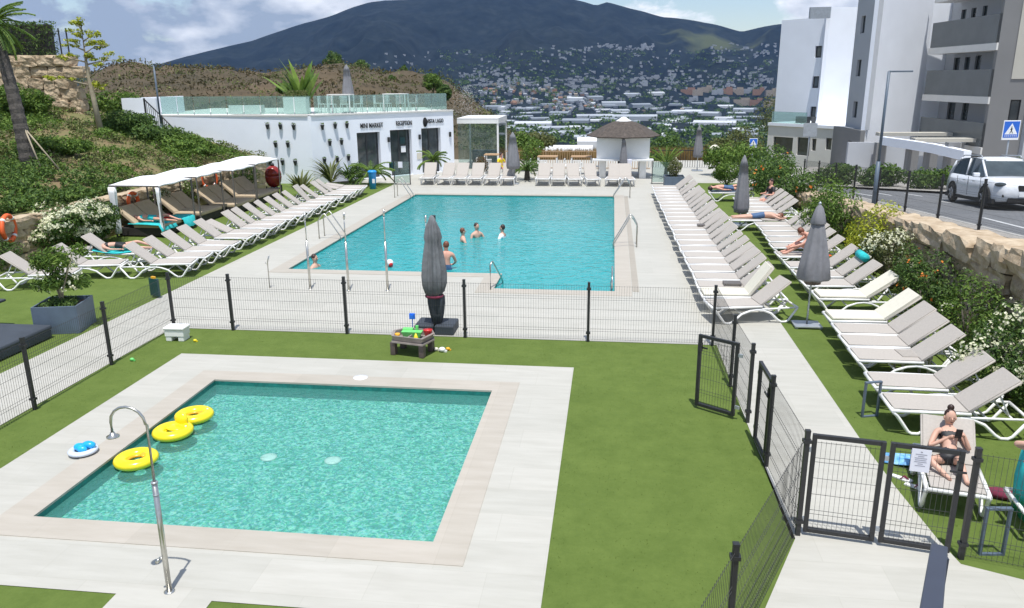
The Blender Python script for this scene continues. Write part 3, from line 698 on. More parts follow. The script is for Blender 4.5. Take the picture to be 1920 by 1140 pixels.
# ------------------------------------------------------------------ showers, rails, ladders
def shower_big():
    p = G(318, 1110); t = thing('shower', 'tall bent steel shower pipe standing in the paving in front of the kids pool', 'shower', (p.x, p.y, 0))
    M().lathe([(.055, 0), (.055, .012), (.032, .02)], n=24).build('floor_flange', MT['steel'], t)
    M().tube([(0, 0, .02), (.01, 0, 1.25)], .028, 14).build('lower_pipe', MT['steel'], t)
    M().tube([(.01, 0, 1.25), (.01, 0, 1.27)], .034, 14).tube([(.01, 0, 1.12), (.01, 0, 1.135)], .031, 14).build('collar', MT['galv'], t)
    pts = [(.01, 0, 1.27), (.02, 0, 1.88)]
    for k in range(0, 9):
        a = PI * k / 8; pts.append((.02 - .18 + .18 * math.cos(a * 1.0), -.02, 1.90 + .17 * math.sin(a)))
    pts.append((-.34, -.02, 1.80))
    M().tube(pts, .014, 10).build('riser', MT['steel'], t)
    M().lathe([(.02, .05), (.028, .03), (.06, .012), (.06, 0), (.01, 0)], cx=-.34, cy=-.02, cz=1.745, n=24).build('shower_head', MT['steel'], t)
    M().tube([(0, 0, .40), (-.05, -.02, .41)], .014, 8).tube([(-.05, -.02, .40), (-.075, -.03, .36)], .018, 8).build('foot_tap', MT['steel'], t)
shower_big()
for i, (u, v, h) in enumerate(((582, 542, 1.94), (654, 545, 1.98), (727, 545, 2.05), (803, 545, 1.9))):
    p = G(u, v); t = thing('pool_shower', 'slim steel shower post before the main pool, %s' % ['leftmost of four', 'second from the left', 'third from the left', 'rightmost, partly behind the charcoal parasol'][i], 'shower', (p.x, p.y, 0), 0, 'steel shower posts before the main pool')
    M().tube([(0, 0, 0), (0, 0, 1.25)], .030, 10).build('lower_pipe', MT['steel'], t); M().tube([(0, 0, 1.25), (0, 0, h - .15)], .014, 8).build('riser', MT['steel'], t)
    M().tube([(0, 0, h - .16), (0, .03, h)], .024, 8).build('shower_head', MT['steel'], t)
    M().lathe([(.06, 0), (.06, .012), (.03, .02)], n=16).build('floor_flange', MT['steel'], t)
p = G(506, 540); t = thing('foot_shower', 'short steel foot shower post with a bent top, left of the pool showers', 'shower', (p.x, p.y, 0))
M().tube([(0, 0, 0), (0, 0, .66), (.015, 0, .72), (.06, 0, .86)], .016, 8).build('pipe', MT['steel'], t); M().tube([(0, 0, .62), (-.06, 0, .66)], .014, 6).build('tap', MT['steel'], t)
def rail_pair(label, pool, land, axis, h=.85, group='steel pool ladders'):
    """two hooped handrails; pool/land: lists of two (x,y) feet"""
    t = thing('pool_ladder', label, 'pool ladder', (land[0][0], land[0][1], 0), 0, group); ox, oy = land[0]
    for (px, py), (lx, ly) in zip(pool, land):
        pts = [(lx - ox, ly - oy, 0), (lx - ox, ly - oy, h * .7)]
        dx, dy = px - lx, py - ly
        for k in range(1, 6): w = k / 6; pts.append((lx - ox + dx * w * .35, ly - oy + dy * w * .35, h * (.7 + .3 * math.sin(w * PI * .62))))
        pts += [(px - ox - dx * .12, py - oy - dy * .12, .12), (px - ox, py - oy, -.35)]
        M().tube(pts, .02, 8).build('handrail', MT['steel'], t)
    b = M()
    for k in range(3):
        (ax, ay), (bx, by) = pool; z = -.12 - k * .12
        b.tube([(ax - ox, ay - oy, z), (bx - ox, by - oy, z)], .018, 6)
    b.build('tread', MT['steel'], t)
rail_pair('steel pool ladder at the left edge of the main pool, the nearer one', [(-8.80, 24.9), (-8.80, 25.4)], [(-9.62, 24.9), (-9.62, 25.4)], 0)
rail_pair('steel pool ladder at the far left corner of the main pool', [(-8.80, 34.4), (-8.80, 34.9)], [(-9.62, 34.4), (-9.62, 34.9)], 0)
rail_pair('steel pool ladder at the right edge of the main pool', [(.06, 24.4), (.06, 24.9)], [(.86, 24.4), (.86, 24.9)], 0, .95)
rail_pair('steel pool ladder at the far right corner of the main pool', [(.06, 35.0), (.06, 35.4)], [(.86, 35.0), (.86, 35.4)], 0)
a, bq = G(942, 541), G(956, 531)
rail_pair('steel handrails at the steps of the shallow bay', [(-2.72, 19.85), (-2.30, 19.85)], [(-2.72, 18.75), (-2.30, 18.75)], 1, .72, group=None) if False else None
t = thing('handrail', 'bent steel handrail at the near left corner of the shallow bay', 'handrail', (-2.92, 18.85, 0))
M().tube([(0, 0, 0), (0, 0, .62), (.02, .05, .70), (.04, .15, .70), (.18, .9, .05), (.2, 1.0, -.3)], .022, 8).build('rail', MT['steel'], t)
t = thing('handrail', 'steel handrail on the right side of the shallow bay', 'handrail', (.10, 18.95, 0))
M().tube([(0, .1, -.3), (0, .1, .15), (0, .2, .35), (0, 1.1, .38), (0, 1.25, .3), (0, 1.3, -.3)], .022, 8).build('rail', MT['steel'], t)

# ------------------------------------------------------------------ planters, bins, toys
def planter(label, x, y, rz, w, h, taper=1.0):
    t = thing('planter', label, 'planter', (x, y, 0), rz); b = M(); th = .03
    b.box(0, 0, 0, w, w, .04)
    for s in (-1, 1): b.box(s * (w / 2 - th / 2), 0, .04, th, w, h - .04); b.box(0, s * (w / 2 - th / 2), .04, w - 2 * th, th, h - .04)
    b.build('box', MT['planter'], t, bevel=.006)
    M().box(0, 0, h - .12, w - 2 * th, w - 2 * th, .03).build('soil', MT['soil'], t)
    return t
# ------------------------------------------------------------------ vegetation
def leafquad(b, c, n, size, asp=.45, rnd=random):
    a = rnd.random() * 2 * PI; t = n.orthogonal().normalized(); s = n.cross(t)
    u = t * math.cos(a) + s * math.sin(a); w = n.cross(u)
    L = size; q = len(b.v)
    b.v.extend([tuple(c - u * L * .5), tuple(c + w * L * asp * .5 + n * L * .1), tuple(c + u * L * .5), tuple(c - w * L * asp * .5 + n * L * .1)])
    b.f.append((q, q + 1, q + 2, q + 3)); b.sm.append(False)
def rv(rnd):
    while True:
        v = Vector((rnd.uniform(-1, 1), rnd.uniform(-1, 1), rnd.uniform(-1, 1)))
        if .01 < v.length < 1: return v.normalized()
def crown(b, lumps, n, size, rnd, asp=.45, up=.3, fill=.55):
    """lumps: list of (centre, radii)"""
    W = [r[0] * r[1] + r[1] * r[2] + r[0] * r[2] for c, r in lumps]; T = sum(W)
    for (c, r), w in zip(lumps, W):
        for i in range(int(n * w / T)):
            d = rv(rnd); k = fill + (1.05 - fill) * rnd.random() ** .5
            k *= 1 + .18 * noise.noise(d * 2.2 + Vector(c))
            p = Vector(c) + Vector((d.x * r[0], d.y * r[1], d.z * r[2])) * k
            nn = (d + rv(rnd) * .8 + Vector((0, 0, up))).normalized()
            leafquad(b, p, nn, size * rnd.uniform(.6, 1.3), asp, rnd)
def mklumps(r, n, rnd, low=-.3):
    L = [((0, 0, 0), (r[0] * .72, r[1] * .72, r[2] * .75))]
    for i in range(n):
        d = rv(rnd); d.z = max(d.z, low); k = rnd.uniform(.28, .45)
        L.append(((d.x * r[0] * .66, d.y * r[1] * .66, d.z * r[2] * .62), (r[0] * k, r[1] * k, r[2] * k)))
    return L
def bush(label, x, y, z, r, leaf='leaf_mid', n=1400, size=.09, flowers=None, seed=1, lumps=7, cat='bush', name='bush', group=None, stems=True, asp=.45):
    rnd = random.Random(seed); t = thing(name, label, cat, (x, y, z), 0, group)
    L = mklumps(r, lumps, rnd); b = M(); crown(b, L, n, size, rnd, asp)
    o = b.build('foliage', MT[leaf], t); o.location = (0, 0, r[2] * .85)
    if flowers:
        fm, fn, fs = flowers; b = M()
        for c, q in L:
            for i in range(int(fn / len(L))):
                d = rv(rnd); d.z = abs(d.z) * .9 + d.z * .1
                if d.y > .3: d.y = -d.y
                p = Vector(c) + Vector((d.x * q[0], d.y * q[1], d.z * q[2])) * rnd.uniform(1.0, 1.1)
                if noise.noise(p * 2.2 + Vector((seed, 0, 0))) < -.12: continue
                for k in range(3): leafquad(b, p + rv(rnd) * fs * .6, (d + rv(rnd) * .5).normalized(), fs, .8, rnd)
        o = b.build('flowers', MT[fm], t); o.location = (0, 0, r[2] * .85)
    if stems:
        b = M()
        for i in range(5):
            a = rnd.random() * 6.28; b.tube([(0, 0, -.05), (math.cos(a) * r[0] * .3, math.sin(a) * r[1] * .3, r[2] * .6), (math.cos(a) * r[0] * .5, math.sin(a) * r[1] * .5, r[2] * 1.1)], [.025, .018, .008], 5)
        b.build('stems', MT['bark'], t)
    return t
def tree(label, x, y, z, h, r, leaf, n=1500, size=.2, seed=1, trunk=.12, lumps=8, group=None, bark='bark', name='tree'):
    rnd = random.Random(seed); t = thing(name, label, 'tree', (x, y, z), 0, group)
    b = M(); crown(b, mklumps(r, lumps, rnd), n, size, rnd); o = b.build('crown', MT[leaf], t); o.location = (0, 0, h - r[2])
    b = M(); b.tube([(0, 0, -.2), (.03 * h, 0, h * .35), (0, 0.02 * h, h - r[2] * .8)], [trunk, trunk * .75, trunk * .4], 8)
    for i in range(5):
        a = rnd.random() * 6.28; b.tube([(0, 0, h * .4), (math.cos(a) * r[0] * .35, math.sin(a) * r[1] * .35, h - r[2] * 1.1), (math.cos(a) * r[0] * .6, math.sin(a) * r[1] * .6, h - r[2] * .8)], [trunk * .5, trunk * .3, trunk * .12], 6)
    b.build('trunk', MT[bark], t); return t
def frond(b, o, az, L, elev, droop, wid, n=7, nl=None, rnd=random):
    """feather palm leaf: a midrib with leaflets"""
    P = []; p = Vector(o); e = elev
    for i in range(n + 1):
        P.append(p.copy()); p = p + Vector((math.cos(az) * math.cos(e), math.sin(az) * math.cos(e), math.sin(e))) * (L / n); e -= droop / n
    b.tube(P, [wid * .08 + .006] * len(P), 4, cap=False)
    side = Vector((-math.sin(az), math.cos(az), 0))
    k = nl or 16
    for i in range(1, k):
        f = i / k; j = f * n; q = P[int(j)].lerp(P[min(int(j) + 1, n)], j - int(j)); tv = (P[min(int(j) + 1, n)] - P[int(j)]).normalized()
        ll = wid * math.sin(min(1, f * 1.6 + .15) * PI * .5) * (1.15 - f * .8)
        for s in (-1, 1):
            d = (side * s * .8 + tv * .7 + Vector((0, 0, -.25 - .3 * rnd.random()))).normalized(); w = tv * (L / k * .38)
            b.add([q - w * .6, q + w * .6, q + d * ll], [(0, 1, 2)])
def palm(label, x, y, z, h, nf, L, leaf='leaf_mid', seed=1, trunk=.14, lean=(0, 0), wid=.35, elev=(.0, 1.2), droop=1.3, group=None, name='palm_tree'):
    rnd = random.Random(seed); t = thing(name, label, 'palm tree', (x, y, z), 0, group); b = M(); top = Vector((lean[0], lean[1], h))
    for i in range(nf): frond(b, top, i * 2.399 + rnd.random() * .3, L * rnd.uniform(.85, 1.1), rnd.uniform(*elev), droop * rnd.uniform(.8, 1.2), wid, rnd=rnd)
    b.build('crown', MT[leaf], t)
    if h > .3:
        P = []; r = []
        for i in range(31):
            f = i / 30; P.append((lean[0] * f * f, lean[1] * f * f, -.1 + (h + .1) * f)); r.append(trunk * (1.25 - .45 * f) * (1 + .10 * (i % 2)))
        M().tube(P, r, 10, smooth=False).build('trunk', MT['palmbark'], t)
    return t
def clump_plant(label, x, y, z, h, n, leaf='leaf_mid', seed=1, wid=.12, cat='plant', name='plant', group=None, spread=.8):
    """tuft of long blade leaves (bird of paradise, grasses)"""
    rnd = random.Random(seed); t = thing(name, label, cat, (x, y, z), 0, group); b = M()
    for i in range(n):
        az = rnd.random() * 6.28; L = h * rnd.uniform(.6, 1.1); e = rnd.uniform(.9, 1.45); p = Vector((0, 0, 0)); P = []
        for k in range(6):
            P.append(p.copy()); p = p + Vector((math.cos(az) * math.cos(e), math.sin(az) * math.cos(e), math.sin(e))) * L / 5; e -= spread / 5 * rnd.uniform(.6, 1.4)
        sd = Vector((-math.sin(az), math.cos(az), 0)); vs = []
        for k, q in enumerate(P):
            w = wid * [.12, .15, .8, 1, .7, .05][k] * .5; vs += [q - sd * w, q + sd * w]
        b.add(vs, [(2 * k, 2 * k + 1, 2 * k + 3, 2 * k + 2) for k in range(5)])
    b.build('leaves', MT[leaf], t); return t

# right side, in front of the boulder wall (near to far)
bush('bush covered in cream white flowers under the boulder wall at the right edge', 6.55, 12.9, 0, (.85, 1.15, .88), 'leaf_dark', 4200, .085, ('fl_white', 620, .055), 11, 9)
bush('tall feathery green shrub in front of the boulder wall, behind the white flowering bush', 6.75, 14.9, 0, (.62, .95, .98), 'leaf_mid', 3600, .075, ('fl_white', 40, .04), 12, 9)
bush('glossy dark bush dotted with orange trumpet flowers by the boulder wall', 6.85, 17.3, 0, (.75, 1.05, .98), 'leaf_dark', 3400, .085, ('fl_orange', 30, .06), 13, 9)
bush('variegated pale bush with small white flowers beside the orange flowered bush', 7.0, 19.9, 0, (.85, 1.1, .95), 'leaf_olive', 3200, .085, ('fl_white', 420, .055), 14, 8)
bush('yellow green leafy bush between the boulder wall and the grey parasol', 7.2, 22.3, .1, (.85, 1.2, .95), 'leaf_lime', 3200, .10, None, 15, 8)
bush('bright green spreading tree-like bush beyond the grey parasol', 7.0, 25.4, .1, (1.1, 1.6, 1.15), 'leaf_mid', 4200, .11, None, 16, 10)
bush('large dark hibiscus bush with orange flowers at the right, before the road', 6.9, 33.5, .1, (1.5, 2.0, 1.05), 'leaf_dark', 4200, .14, ('fl_orange', 20, .12), 17, 10)
bush('round clipped green bush behind the far parasol on the right', 5.6, 39.3, .1, (.85, .85, .68), 'leaf_mid', 2600, .10, None, 18, 3)
bush('dark leafy bush to the right of the round clipped bush', 7.6, 38.5, .1, (1.5, 1.6, 1.15), 'leaf_dark', 3000, .15, ('fl_orange', 14, .13), 19, 9)
bush('green bush with long leaves behind the round clipped bush', 6.5, 43.5, 0, (1.7, 1.4, 1.15), 'leaf_mid', 3000, .2, None, 20, 9)
bush('small bushes of weeds at the foot of the boulder wall by the nearest loungers', 6.6, 10.9, 0, (.6, .7, .35), 'leaf_mid', 1400, .06, None, 21, 6)
bush('dark shrub low under the boulder wall at the right picture edge', 7.0, 11.9, 0, (.5, .6, .35), 'leaf_mid', 900, .07, None, 22, 5)
# hedge along the far kerb in front of the grey building
for i, (x, y, w) in enumerate([(10.6, 39.2, 1.5), (12.2, 37.7, 1.4), (13.6, 36.2, 1.3), (14.9, 34.9, 1.2), (16.3, 34.0, 1.3)]):
    bush('dark hedge shrub on the far side of the road, %s' % ['leftmost of five', 'second from the left', 'middle one of five', 'bright topped, fourth from the left', 'rightmost, behind the car'][i], x, y, road_z(0, y) - .1, (w, .9, .62 if i < 3 else .8), 'leaf_mid' if i == 3 else 'leaf_dark', 2200, .16, None, 30 + i, 7, group='hedge shrubs across the road')
# left: white flowering bush, ivy on the wall
bush('long bush covered in cream white flowers behind the left lawn loungers', -16.7, 22.6, 0, (1.15, 1.95, .92), 'leaf_dark', 8000, .12, ('fl_white', 1900, .075), 41, 12)
bush('dark bush hanging over the retaining wall at the left edge', -16.9, 19.3, 0, (.6, .9, .62), 'leaf_dark', 1800, .08, None, 42, 6)
bush('low dark shrub behind the left edge lounger', -17.0, 17.6, 0, (.6, .8, .36), 'leaf_dark', 1400, .08, None, 43, 6)
bush('jasmine with white flowers hanging between the first and second daybed', -16.9, 27.6, .3, (.55, .55, .62), 'leaf_dark', 1500, .08, ('fl_white', 120, .06), 44, 6)
bush('jasmine with white flowers behind the second daybed', -16.9, 29.9, .3, (.55, .7, .62), 'leaf_mid', 1500, .08, ('fl_white', 90, .06), 45, 6)
bush('dark green bush behind the red ceramic oven', -16.9, 34.4, .2, (1.0, 1.0, .85), 'leaf_dark', 1800, .12, None, 46, 6)
# planting in front of the white building
clump_plant('yellow green strap leaved plant at the left corner of the white building', -14.0, 34.4, 0, 1.35, 60, 'leaf_olive', 51, .12)
clump_plant('tall grey green plant against the white wall, left of the shop window', -14.0, 38.4, 0, 1.7, 46, 'leaf_olive', 52, .12, spread=1.2)
clump_plant('spiky blue grey plant against the white wall near the middle', -13.2, 39.0, 0, 1.5, 50, 'leaf_dark', 53, .10, spread=1.2)
palm('short date palm in front of the mini market window', -11.95, 38.6, 0, .55, 26, 1.35, 'leaf_mid', 54, .14, name='palm_shrub')
bush('dark bush beside the short palm in front of the white wall', -12.7, 38.3, 0, (.45, .45, .65), 'leaf_dark', 1000, .10, None, 55, 5)
palm('short palm with a dark trunk at the left end of the far lounger row', -9.35, 41.2, 0, 1.0, 20, 1.0, 'leaf_mid', 56, .17, name='palm_shrub')
bush('reddish bush behind the far loungers, left of the grey parasol', -6.9, 41.6, .2, (.45, .45, .62), 'leaf_red', 900, .10, None, 57, 5)
palm('bushy palm beside the grey parasol in the far row', -4.35, 41.2, 0, .5, 26, 1.25, 'leaf_dark', 58, .14, name='palm_shrub')
bush('green bush behind the palm in the middle of the far terrace', -4.6, 45.5, 0, (.8, .8, 1.1), 'leaf_mid', 1500, .13, None, 59, 6)
# planter with variegated shrub at the far right of the deck, and the oleander planter
t = planter('slate square planter at the far right corner of the deck', 2.98, 38.3, 0, .92, .62)
bush('variegated shrub growing in the far slate planter', 2.98, 38.3, .5, (.42, .42, .55), 'leaf_olive', 1300, .09, ('fl_white', 60, .05), 61, 5)
palm('bird of paradise palm beyond the far slate planter', 2.9, 42.8, 0, .5, 14, 1.3, 'leaf_mid', 62, .1, elev=(.7, 1.4), droop=.8, name='palm_shrub')
pl = planter('slate square planter standing on the turf at the left, holding a small oleander tree', -11.55, 14.85, rad(14), .90, .60)
def oleander():
    rnd = random.Random(77); t = thing('oleander_tree', 'small oleander tree with white flowers in the slate planter at the left', 'tree', (-11.55, 14.85, .48)); b = M()
    for i in range(5):
        a = i * 1.3; b.tube([(0, 0, 0), (math.cos(a) * .05, math.sin(a) * .05, .35), (math.cos(a) * .25, math.sin(a) * .25, .8), (math.cos(a) * .38, math.sin(a) * .38, 1.05)], [.026, .02, .014, .007], 6)
    b.build('trunk', MT['palebark'], t)
    L = [((0, 0, 1.05), (.34, .34, .28))]
    for i in range(11):
        a = rnd.random() * 6.28; q = rnd.uniform(.15, .52); L.append(((math.cos(a) * q, math.sin(a) * q, rnd.uniform(.40, 1.2)), (.17, .17, .15)))
    b = M(); crown(b, L, 2200, .11, rnd, .3, fill=.3); b.build('crown', MT['leaf_mid'], t)
    b = M()
    for i in range(26):
        a = rnd.uniform(3, 6.6); q = rnd.uniform(.2, .5); p = Vector((math.cos(a) * q, math.sin(a) * q, rnd.uniform(.35, .95)))
        for k in range(6): leafquad(b, p + rv(rnd) * .035, rv(rnd), .055, .8, rnd)
    b.build('flowers', MT['fl_pink'] if False else MT['fl_white'], t)
    bush('dark ground cover foliage filling the slate planter under the oleander', -11.55, 14.85, .46, (.42, .42, .15), 'leaf_dark', 1500, .06, None, 78, 6, stems=False)
oleander()
# bank: ground cover, clumps, flowers
def ground_cover():
    rnd = random.Random(5); out = {}
    for m in ('leaf_dark', 'leaf_mid', 'leaf_olive', 'fl_pink'): out[m] = M()
    for i in range(150000):
        x = -17.5 - 13 * rnd.random() ** 1.2; y = rnd.uniform(14, 39)
        if x < -27 and y < 30 and rnd.random() < .6: continue
        nz = noise.noise(Vector((x * .45, y * .45, 3.0))); n2 = noise.noise(Vector((x * 1.3, y * 1.3, 9)))
        if nz + .5 * n2 < -.26: continue
        dense = x > -22 and y < 27
        if not dense and nz + .6 * n2 < -.02 and rnd.random() < .75: continue
        m = 'leaf_dark' if (x > -21.5 and y < 27.5) else ('leaf_mid' if nz > .08 else 'leaf_olive')
        if rnd.random() < .3: m = 'leaf_mid'
        if abs(nz) < .06 and rnd.random() < .22 and not dense: m = 'fl_pink'
        hh = (.32 if dense else .24) * (1 + 1.2 * n2) * rnd.random()
        leafquad(out[m], Vector((x, y, bank_z(x, y) + max(.02, hh))), (rv(rnd) + Vector((0, -.2, 1.0))).normalized(), rnd.uniform(.08, .17) * (.5 if m == 'fl_pink' else 1), .5, rnd)
    for m, nm, lb in (('leaf_dark', 'ground_cover', 'dark green ground cover spreading over the lower bank'), ('leaf_mid', 'ground_cover', 'fresh green ground cover on the bank'), ('leaf_olive', 'ground_cover', 'olive coloured weeds on the upper bank'), ('fl_pink', 'flower_patch', 'patches of tiny pale pink flowers on the bank')):
        tag(out[m].build(nm, MT[m]), lb, 'ground cover', kind='stuff')
ground_cover()
for i, (u, v, y, r) in enumerate([(232, 240, 36, (1.7, 1.3, .60)), (325, 292, 35.5, (1.9, 1.2, .50)), (278, 268, 36, (1.7, 1.3, .60)), (110, 275, 29, (1.3, 1.0, .5)), (370, 303, 35.5, (1.4, 1.0, .42)), (12, 220, 33, (1.2, 1.2, 1.0)), (60, 225, 34.5, (1.3, 1.0, .7)), (215, 215, 40, (1.6, 1.2, .8))]):
    p = AY(u, v, y)
    bush(['dark mounded shrub on top of the bank beside the stair railing', 'dark green shrub where the bank meets the white building', 'large dark green shrub on the bank below the stair railing', 'bright green mound on the bank right of the palm trunk', 'green shrub at the lower end of the bank by the white building', 'green shrub at the left edge below the block wall', 'green shrub under the block wall, right of the palm', 'green shrub behind the yellow tree'][i],
         p.x, p.y, bank_z(p.x, p.y) - .35 * r[2], r, 'leaf_dark' if i in (0, 2) else 'leaf_mid', 2600, .17, None, 90 + i, 8, stems=False)
pt = AY(52, 302, 26.2)
t = palm('leaning palm tree with a grey textured trunk at the top left', pt.x, pt.y, bank_z(pt.x, pt.y) - .1, 4.95, 60, 1.35, 'leaf_mid', 101, .20, lean=(-.66, .3), wid=.34, elev=(-.7, 1.2), droop=1.0)
M().tube([(0.05, 0, 1.6), (.75, -.3, -.1)], .028, 6).tube([(0.05, 0, 1.5), (1.15, .2, -.2)], .03, 6).build('prop', MT['palebark'], t)
pt = AY(190, 252, 34.5)
def yellow_tree():
    rnd = random.Random(8); t = thing('yellow_tree', 'slender tree with sparse tiered yellow green foliage on the bank', 'tree', (pt.x, pt.y, bank_z(pt.x, pt.y) - .1)); h = 5.0
    b = M(); b.tube([(0, 0, 0), (-.12, 0, 1.6), (-.22, 0, 3.0), (-.2, 0, h * .97)], [.15, .11, .075, .03], 8)
    fb = M(); L = []
    for k, (hh, side, ln, dz) in enumerate([(2.3, -1, 1.5, .3), (2.0, .7, .7, .15), (2.6, 1.0, 1.3, .9), (3.2, .9, 1.5, .1), (3.3, -1, 1.05, .15), (3.7, .6, .9, .2), (3.8, -1, .75, .25), (4.2, .8, .5, .15), (4.3, -.6, .6, .2), (4.7, .1, .2, .1), (4.0, .9, 1.1, -.1), (3.4, .3, .8, .1)]):
        e = Vector((-.2 + side * ln, rnd.uniform(-.5, .5), hh + dz)); b.tube([(-.2, 0, hh - .1), (-.2 + side * ln * .5, e.y * .5, hh + dz * .3), tuple(e)], [.04, .025, .01], 5)
        for q_ in range(5):
            f_ = rnd.uniform(.35, 1.12); L.append(((-.2 + side * ln * f_ + rnd.uniform(-.1, .1), e.y * f_ + rnd.uniform(-.3, .3), hh + dz * f_ + rnd.uniform(-.12, .22)), (rnd.uniform(.12, .24), .2, rnd.uniform(.05, .12))))
    crown(fb, L, 2600, .11, rnd, .6, up=.5, fill=.1); b.build('trunk', MT['palebark'], t); fb.build('crown', MT['leaf_lime'], t)
yellow_tree()
# dark hedge and fence above the block wall
t = thing('hedge', 'tall dark clipped hedge behind a wire fence above the block wall', 'hedge', (-33, 38.2, 6.2)); b = M(); rnd = random.Random(3)
for i in range(9000):
    x, z = rnd.uniform(-9, 5.3), rnd.uniform(0, 1.85); leafquad(b, Vector((x, rnd.uniform(-.35, .35), z)), rv(rnd), .2, .3, rnd)
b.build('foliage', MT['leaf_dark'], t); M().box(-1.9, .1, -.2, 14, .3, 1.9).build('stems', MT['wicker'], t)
fence('dark wire fence with slim posts along the top of the block wall', [(-42 + 2.5 * k, 37.6) for k in range(7)] + [(-26.6, 37.6)], 1.35, zs=[6.25] * 8)
# ------------------------------------------------------------------ daybeds
def lifebuoy(label, x, y, z, facing, r=.30):
    t = thing('lifebuoy', label, 'lifebuoy', (x, y, z), 0, 'orange lifebuoys on the retaining wall'); rot = Matrix.Rotation(facing, 3, 'Z') @ Matrix.Rotation(PI / 2, 3, 'X')
    M().torus((0, 0, 0), r, .065, 28, 10, tilt=rot).build('ring', MT['orange'], t)
    for k in range(4):
        b = M(); a = PI / 4 + k * PI / 2; c = rot @ Vector((r * math.cos(a), r * math.sin(a), 0)); tv = rot @ Vector((-math.sin(a), math.cos(a), 0))
        b.tube([c - tv * .035, c + tv * .035], .070, 10).build('band', MT['white'], t)
    return t
def daybed(i, y0, dep, x1=-14.98, wid=1.72, curtains=False):
    x0 = x1 - wid; h = 1.72; t = thing('daybed', ['daybed with white canopy and tied white curtains, nearest of four', 'empty beige daybed, second from the near end', 'empty beige daybed, third from the near end', 'beige daybed farthest away, beside the red ceramic oven'][i], 'daybed', (x1, y0, 0), 0, 'canopied daybeds along the retaining wall')
    for k, (dx, dy) in enumerate(((0, 0), (-wid, 0), (0, dep), (-wid, dep))): M().box(dx, dy, 0, .045, .045, h).build('post', MT['brown_metal'], t)
    b = M()
    for dy in (0, dep): b.box(-wid / 2, dy, h, wid + .045, .045, .045)
    for dx in (0, -wid): b.box(dx, dep / 2, h, .045, dep - .045, .045)
    b.build('top_frame', MT['brown_metal'], t)
    b = M(); n = 12; vs = []
    for j in range(n + 1):
        for k in range(n + 1):
            u, v = j / n, k / n; sag = .19 * (1 - abs(2 * u - 1) ** 2.6) * (1 - abs(2 * v - 1) ** 2.6) + .015 * math.sin(u * 14) * math.sin(v * 11)
            vs.append((-wid * 1.02 + wid * 1.04 * u, -.02 + (dep + .04) * v, h + .05 + sag))
    top = len(vs); vs += [(x, y, z - .05) for x, y, z in vs[:top]]; fs = []
    for j in range(n):
        for k in range(n):
            a = j * (n + 1) + k; q = (a, a + n + 1, a + n + 2, a + 1); fs.append(q); fs.append(tuple(top + w for w in q[::-1]))
    E_ = [j for j in range(n + 1)]
    edge = [k for k in range(n + 1)] + [j * (n + 1) + n for j in range(1, n + 1)] + [n * (n + 1) + k for k in range(n - 1, -1, -1)] + [j * (n + 1) for j in range(n - 1, 0, -1)]
    for a, c in zip(edge, edge[1:] + edge[:1]): fs.append((a, c, top + c, top + a))
    b.add(vs, fs, True); b.build('canopy', MT['cloth'], t)
    M().box(-wid / 2, dep / 2, .05, wid - .1, dep - .1, .25).build('bed_base', MT['wicker'], t)
    M().box(-wid / 2 + .28, dep / 2, .30, wid - .62, dep - .12, .14).build('mattress', MT['beige'], t, bevel=.04)
    for s in (0, 1):
        a = rad(42); b = M(); w = dep / 2 - .1; cy = dep * (.26 + .48 * s); L = .85; px = -wid + .62; tx, tz = px - L * math.cos(a), .44 + L * math.sin(a)
        nn = (math.sin(a) * .12, math.cos(a) * .12)
        P = [(px, cy - w / 2, .36), (tx, cy - w / 2, tz - .08), (tx, cy + w / 2, tz - .08), (px, cy + w / 2, .36)]
        Q = [(x + nn[0], y, z + nn[1]) for x, y, z in P]; b.hexa(P[::-1] + Q[::-1]); b.build('back_cushion', MT['beige'], t, bevel=.03)
    if curtains:
        for (dx, dy, m) in ((-wid, 0, 1), (-.10, .02, .55)):
            c = M(); c.lathe([(r_ * m, z_) for r_, z_ in ((.10, .12), (.11, .3), (.10, .62), (.07, .9), (.10, 1.2), (.12, 1.5), (.125, 1.70))], cx=dx + .06, cy=dy, n=28, fold=folds(7, .25))
            c.build('curtain', MT['cloth'], t)
    return t
for i, (y0, dep) in enumerate(((24.65, 2.1), (27.15, 1.85), (29.25, 1.9), (31.6, 2.4))): daybed(i, y0, dep, curtains=(i == 0), x1=-14.98 + (.0 if i < 2 else .35 if i == 2 else .2))
lifebuoy('orange lifebuoy on the retaining wall at the left picture edge', -16.95, 20.15, 1.12, PI / 2 + .25, .36)
p = AY(246, 373, 28); lifebuoy('orange lifebuoy seen edge-on behind the nearest daybed', -16.75, 25.9, 1.05, PI / 2, .28)
lifebuoy('orange lifebuoy behind the third daybed', -16.7, 31.3, 1.15, .9, .33)
def cushion(label, name, x, y, z, s, rz, m, cat='cushion', bev=.04, pat=None):
    o = M().box(0, 0, 0, *s).build(name, MT[m], bevel=bev); o.location = (x, y, z); o.rotation_euler = (0, 0, rz); tag(o, label, cat); return o
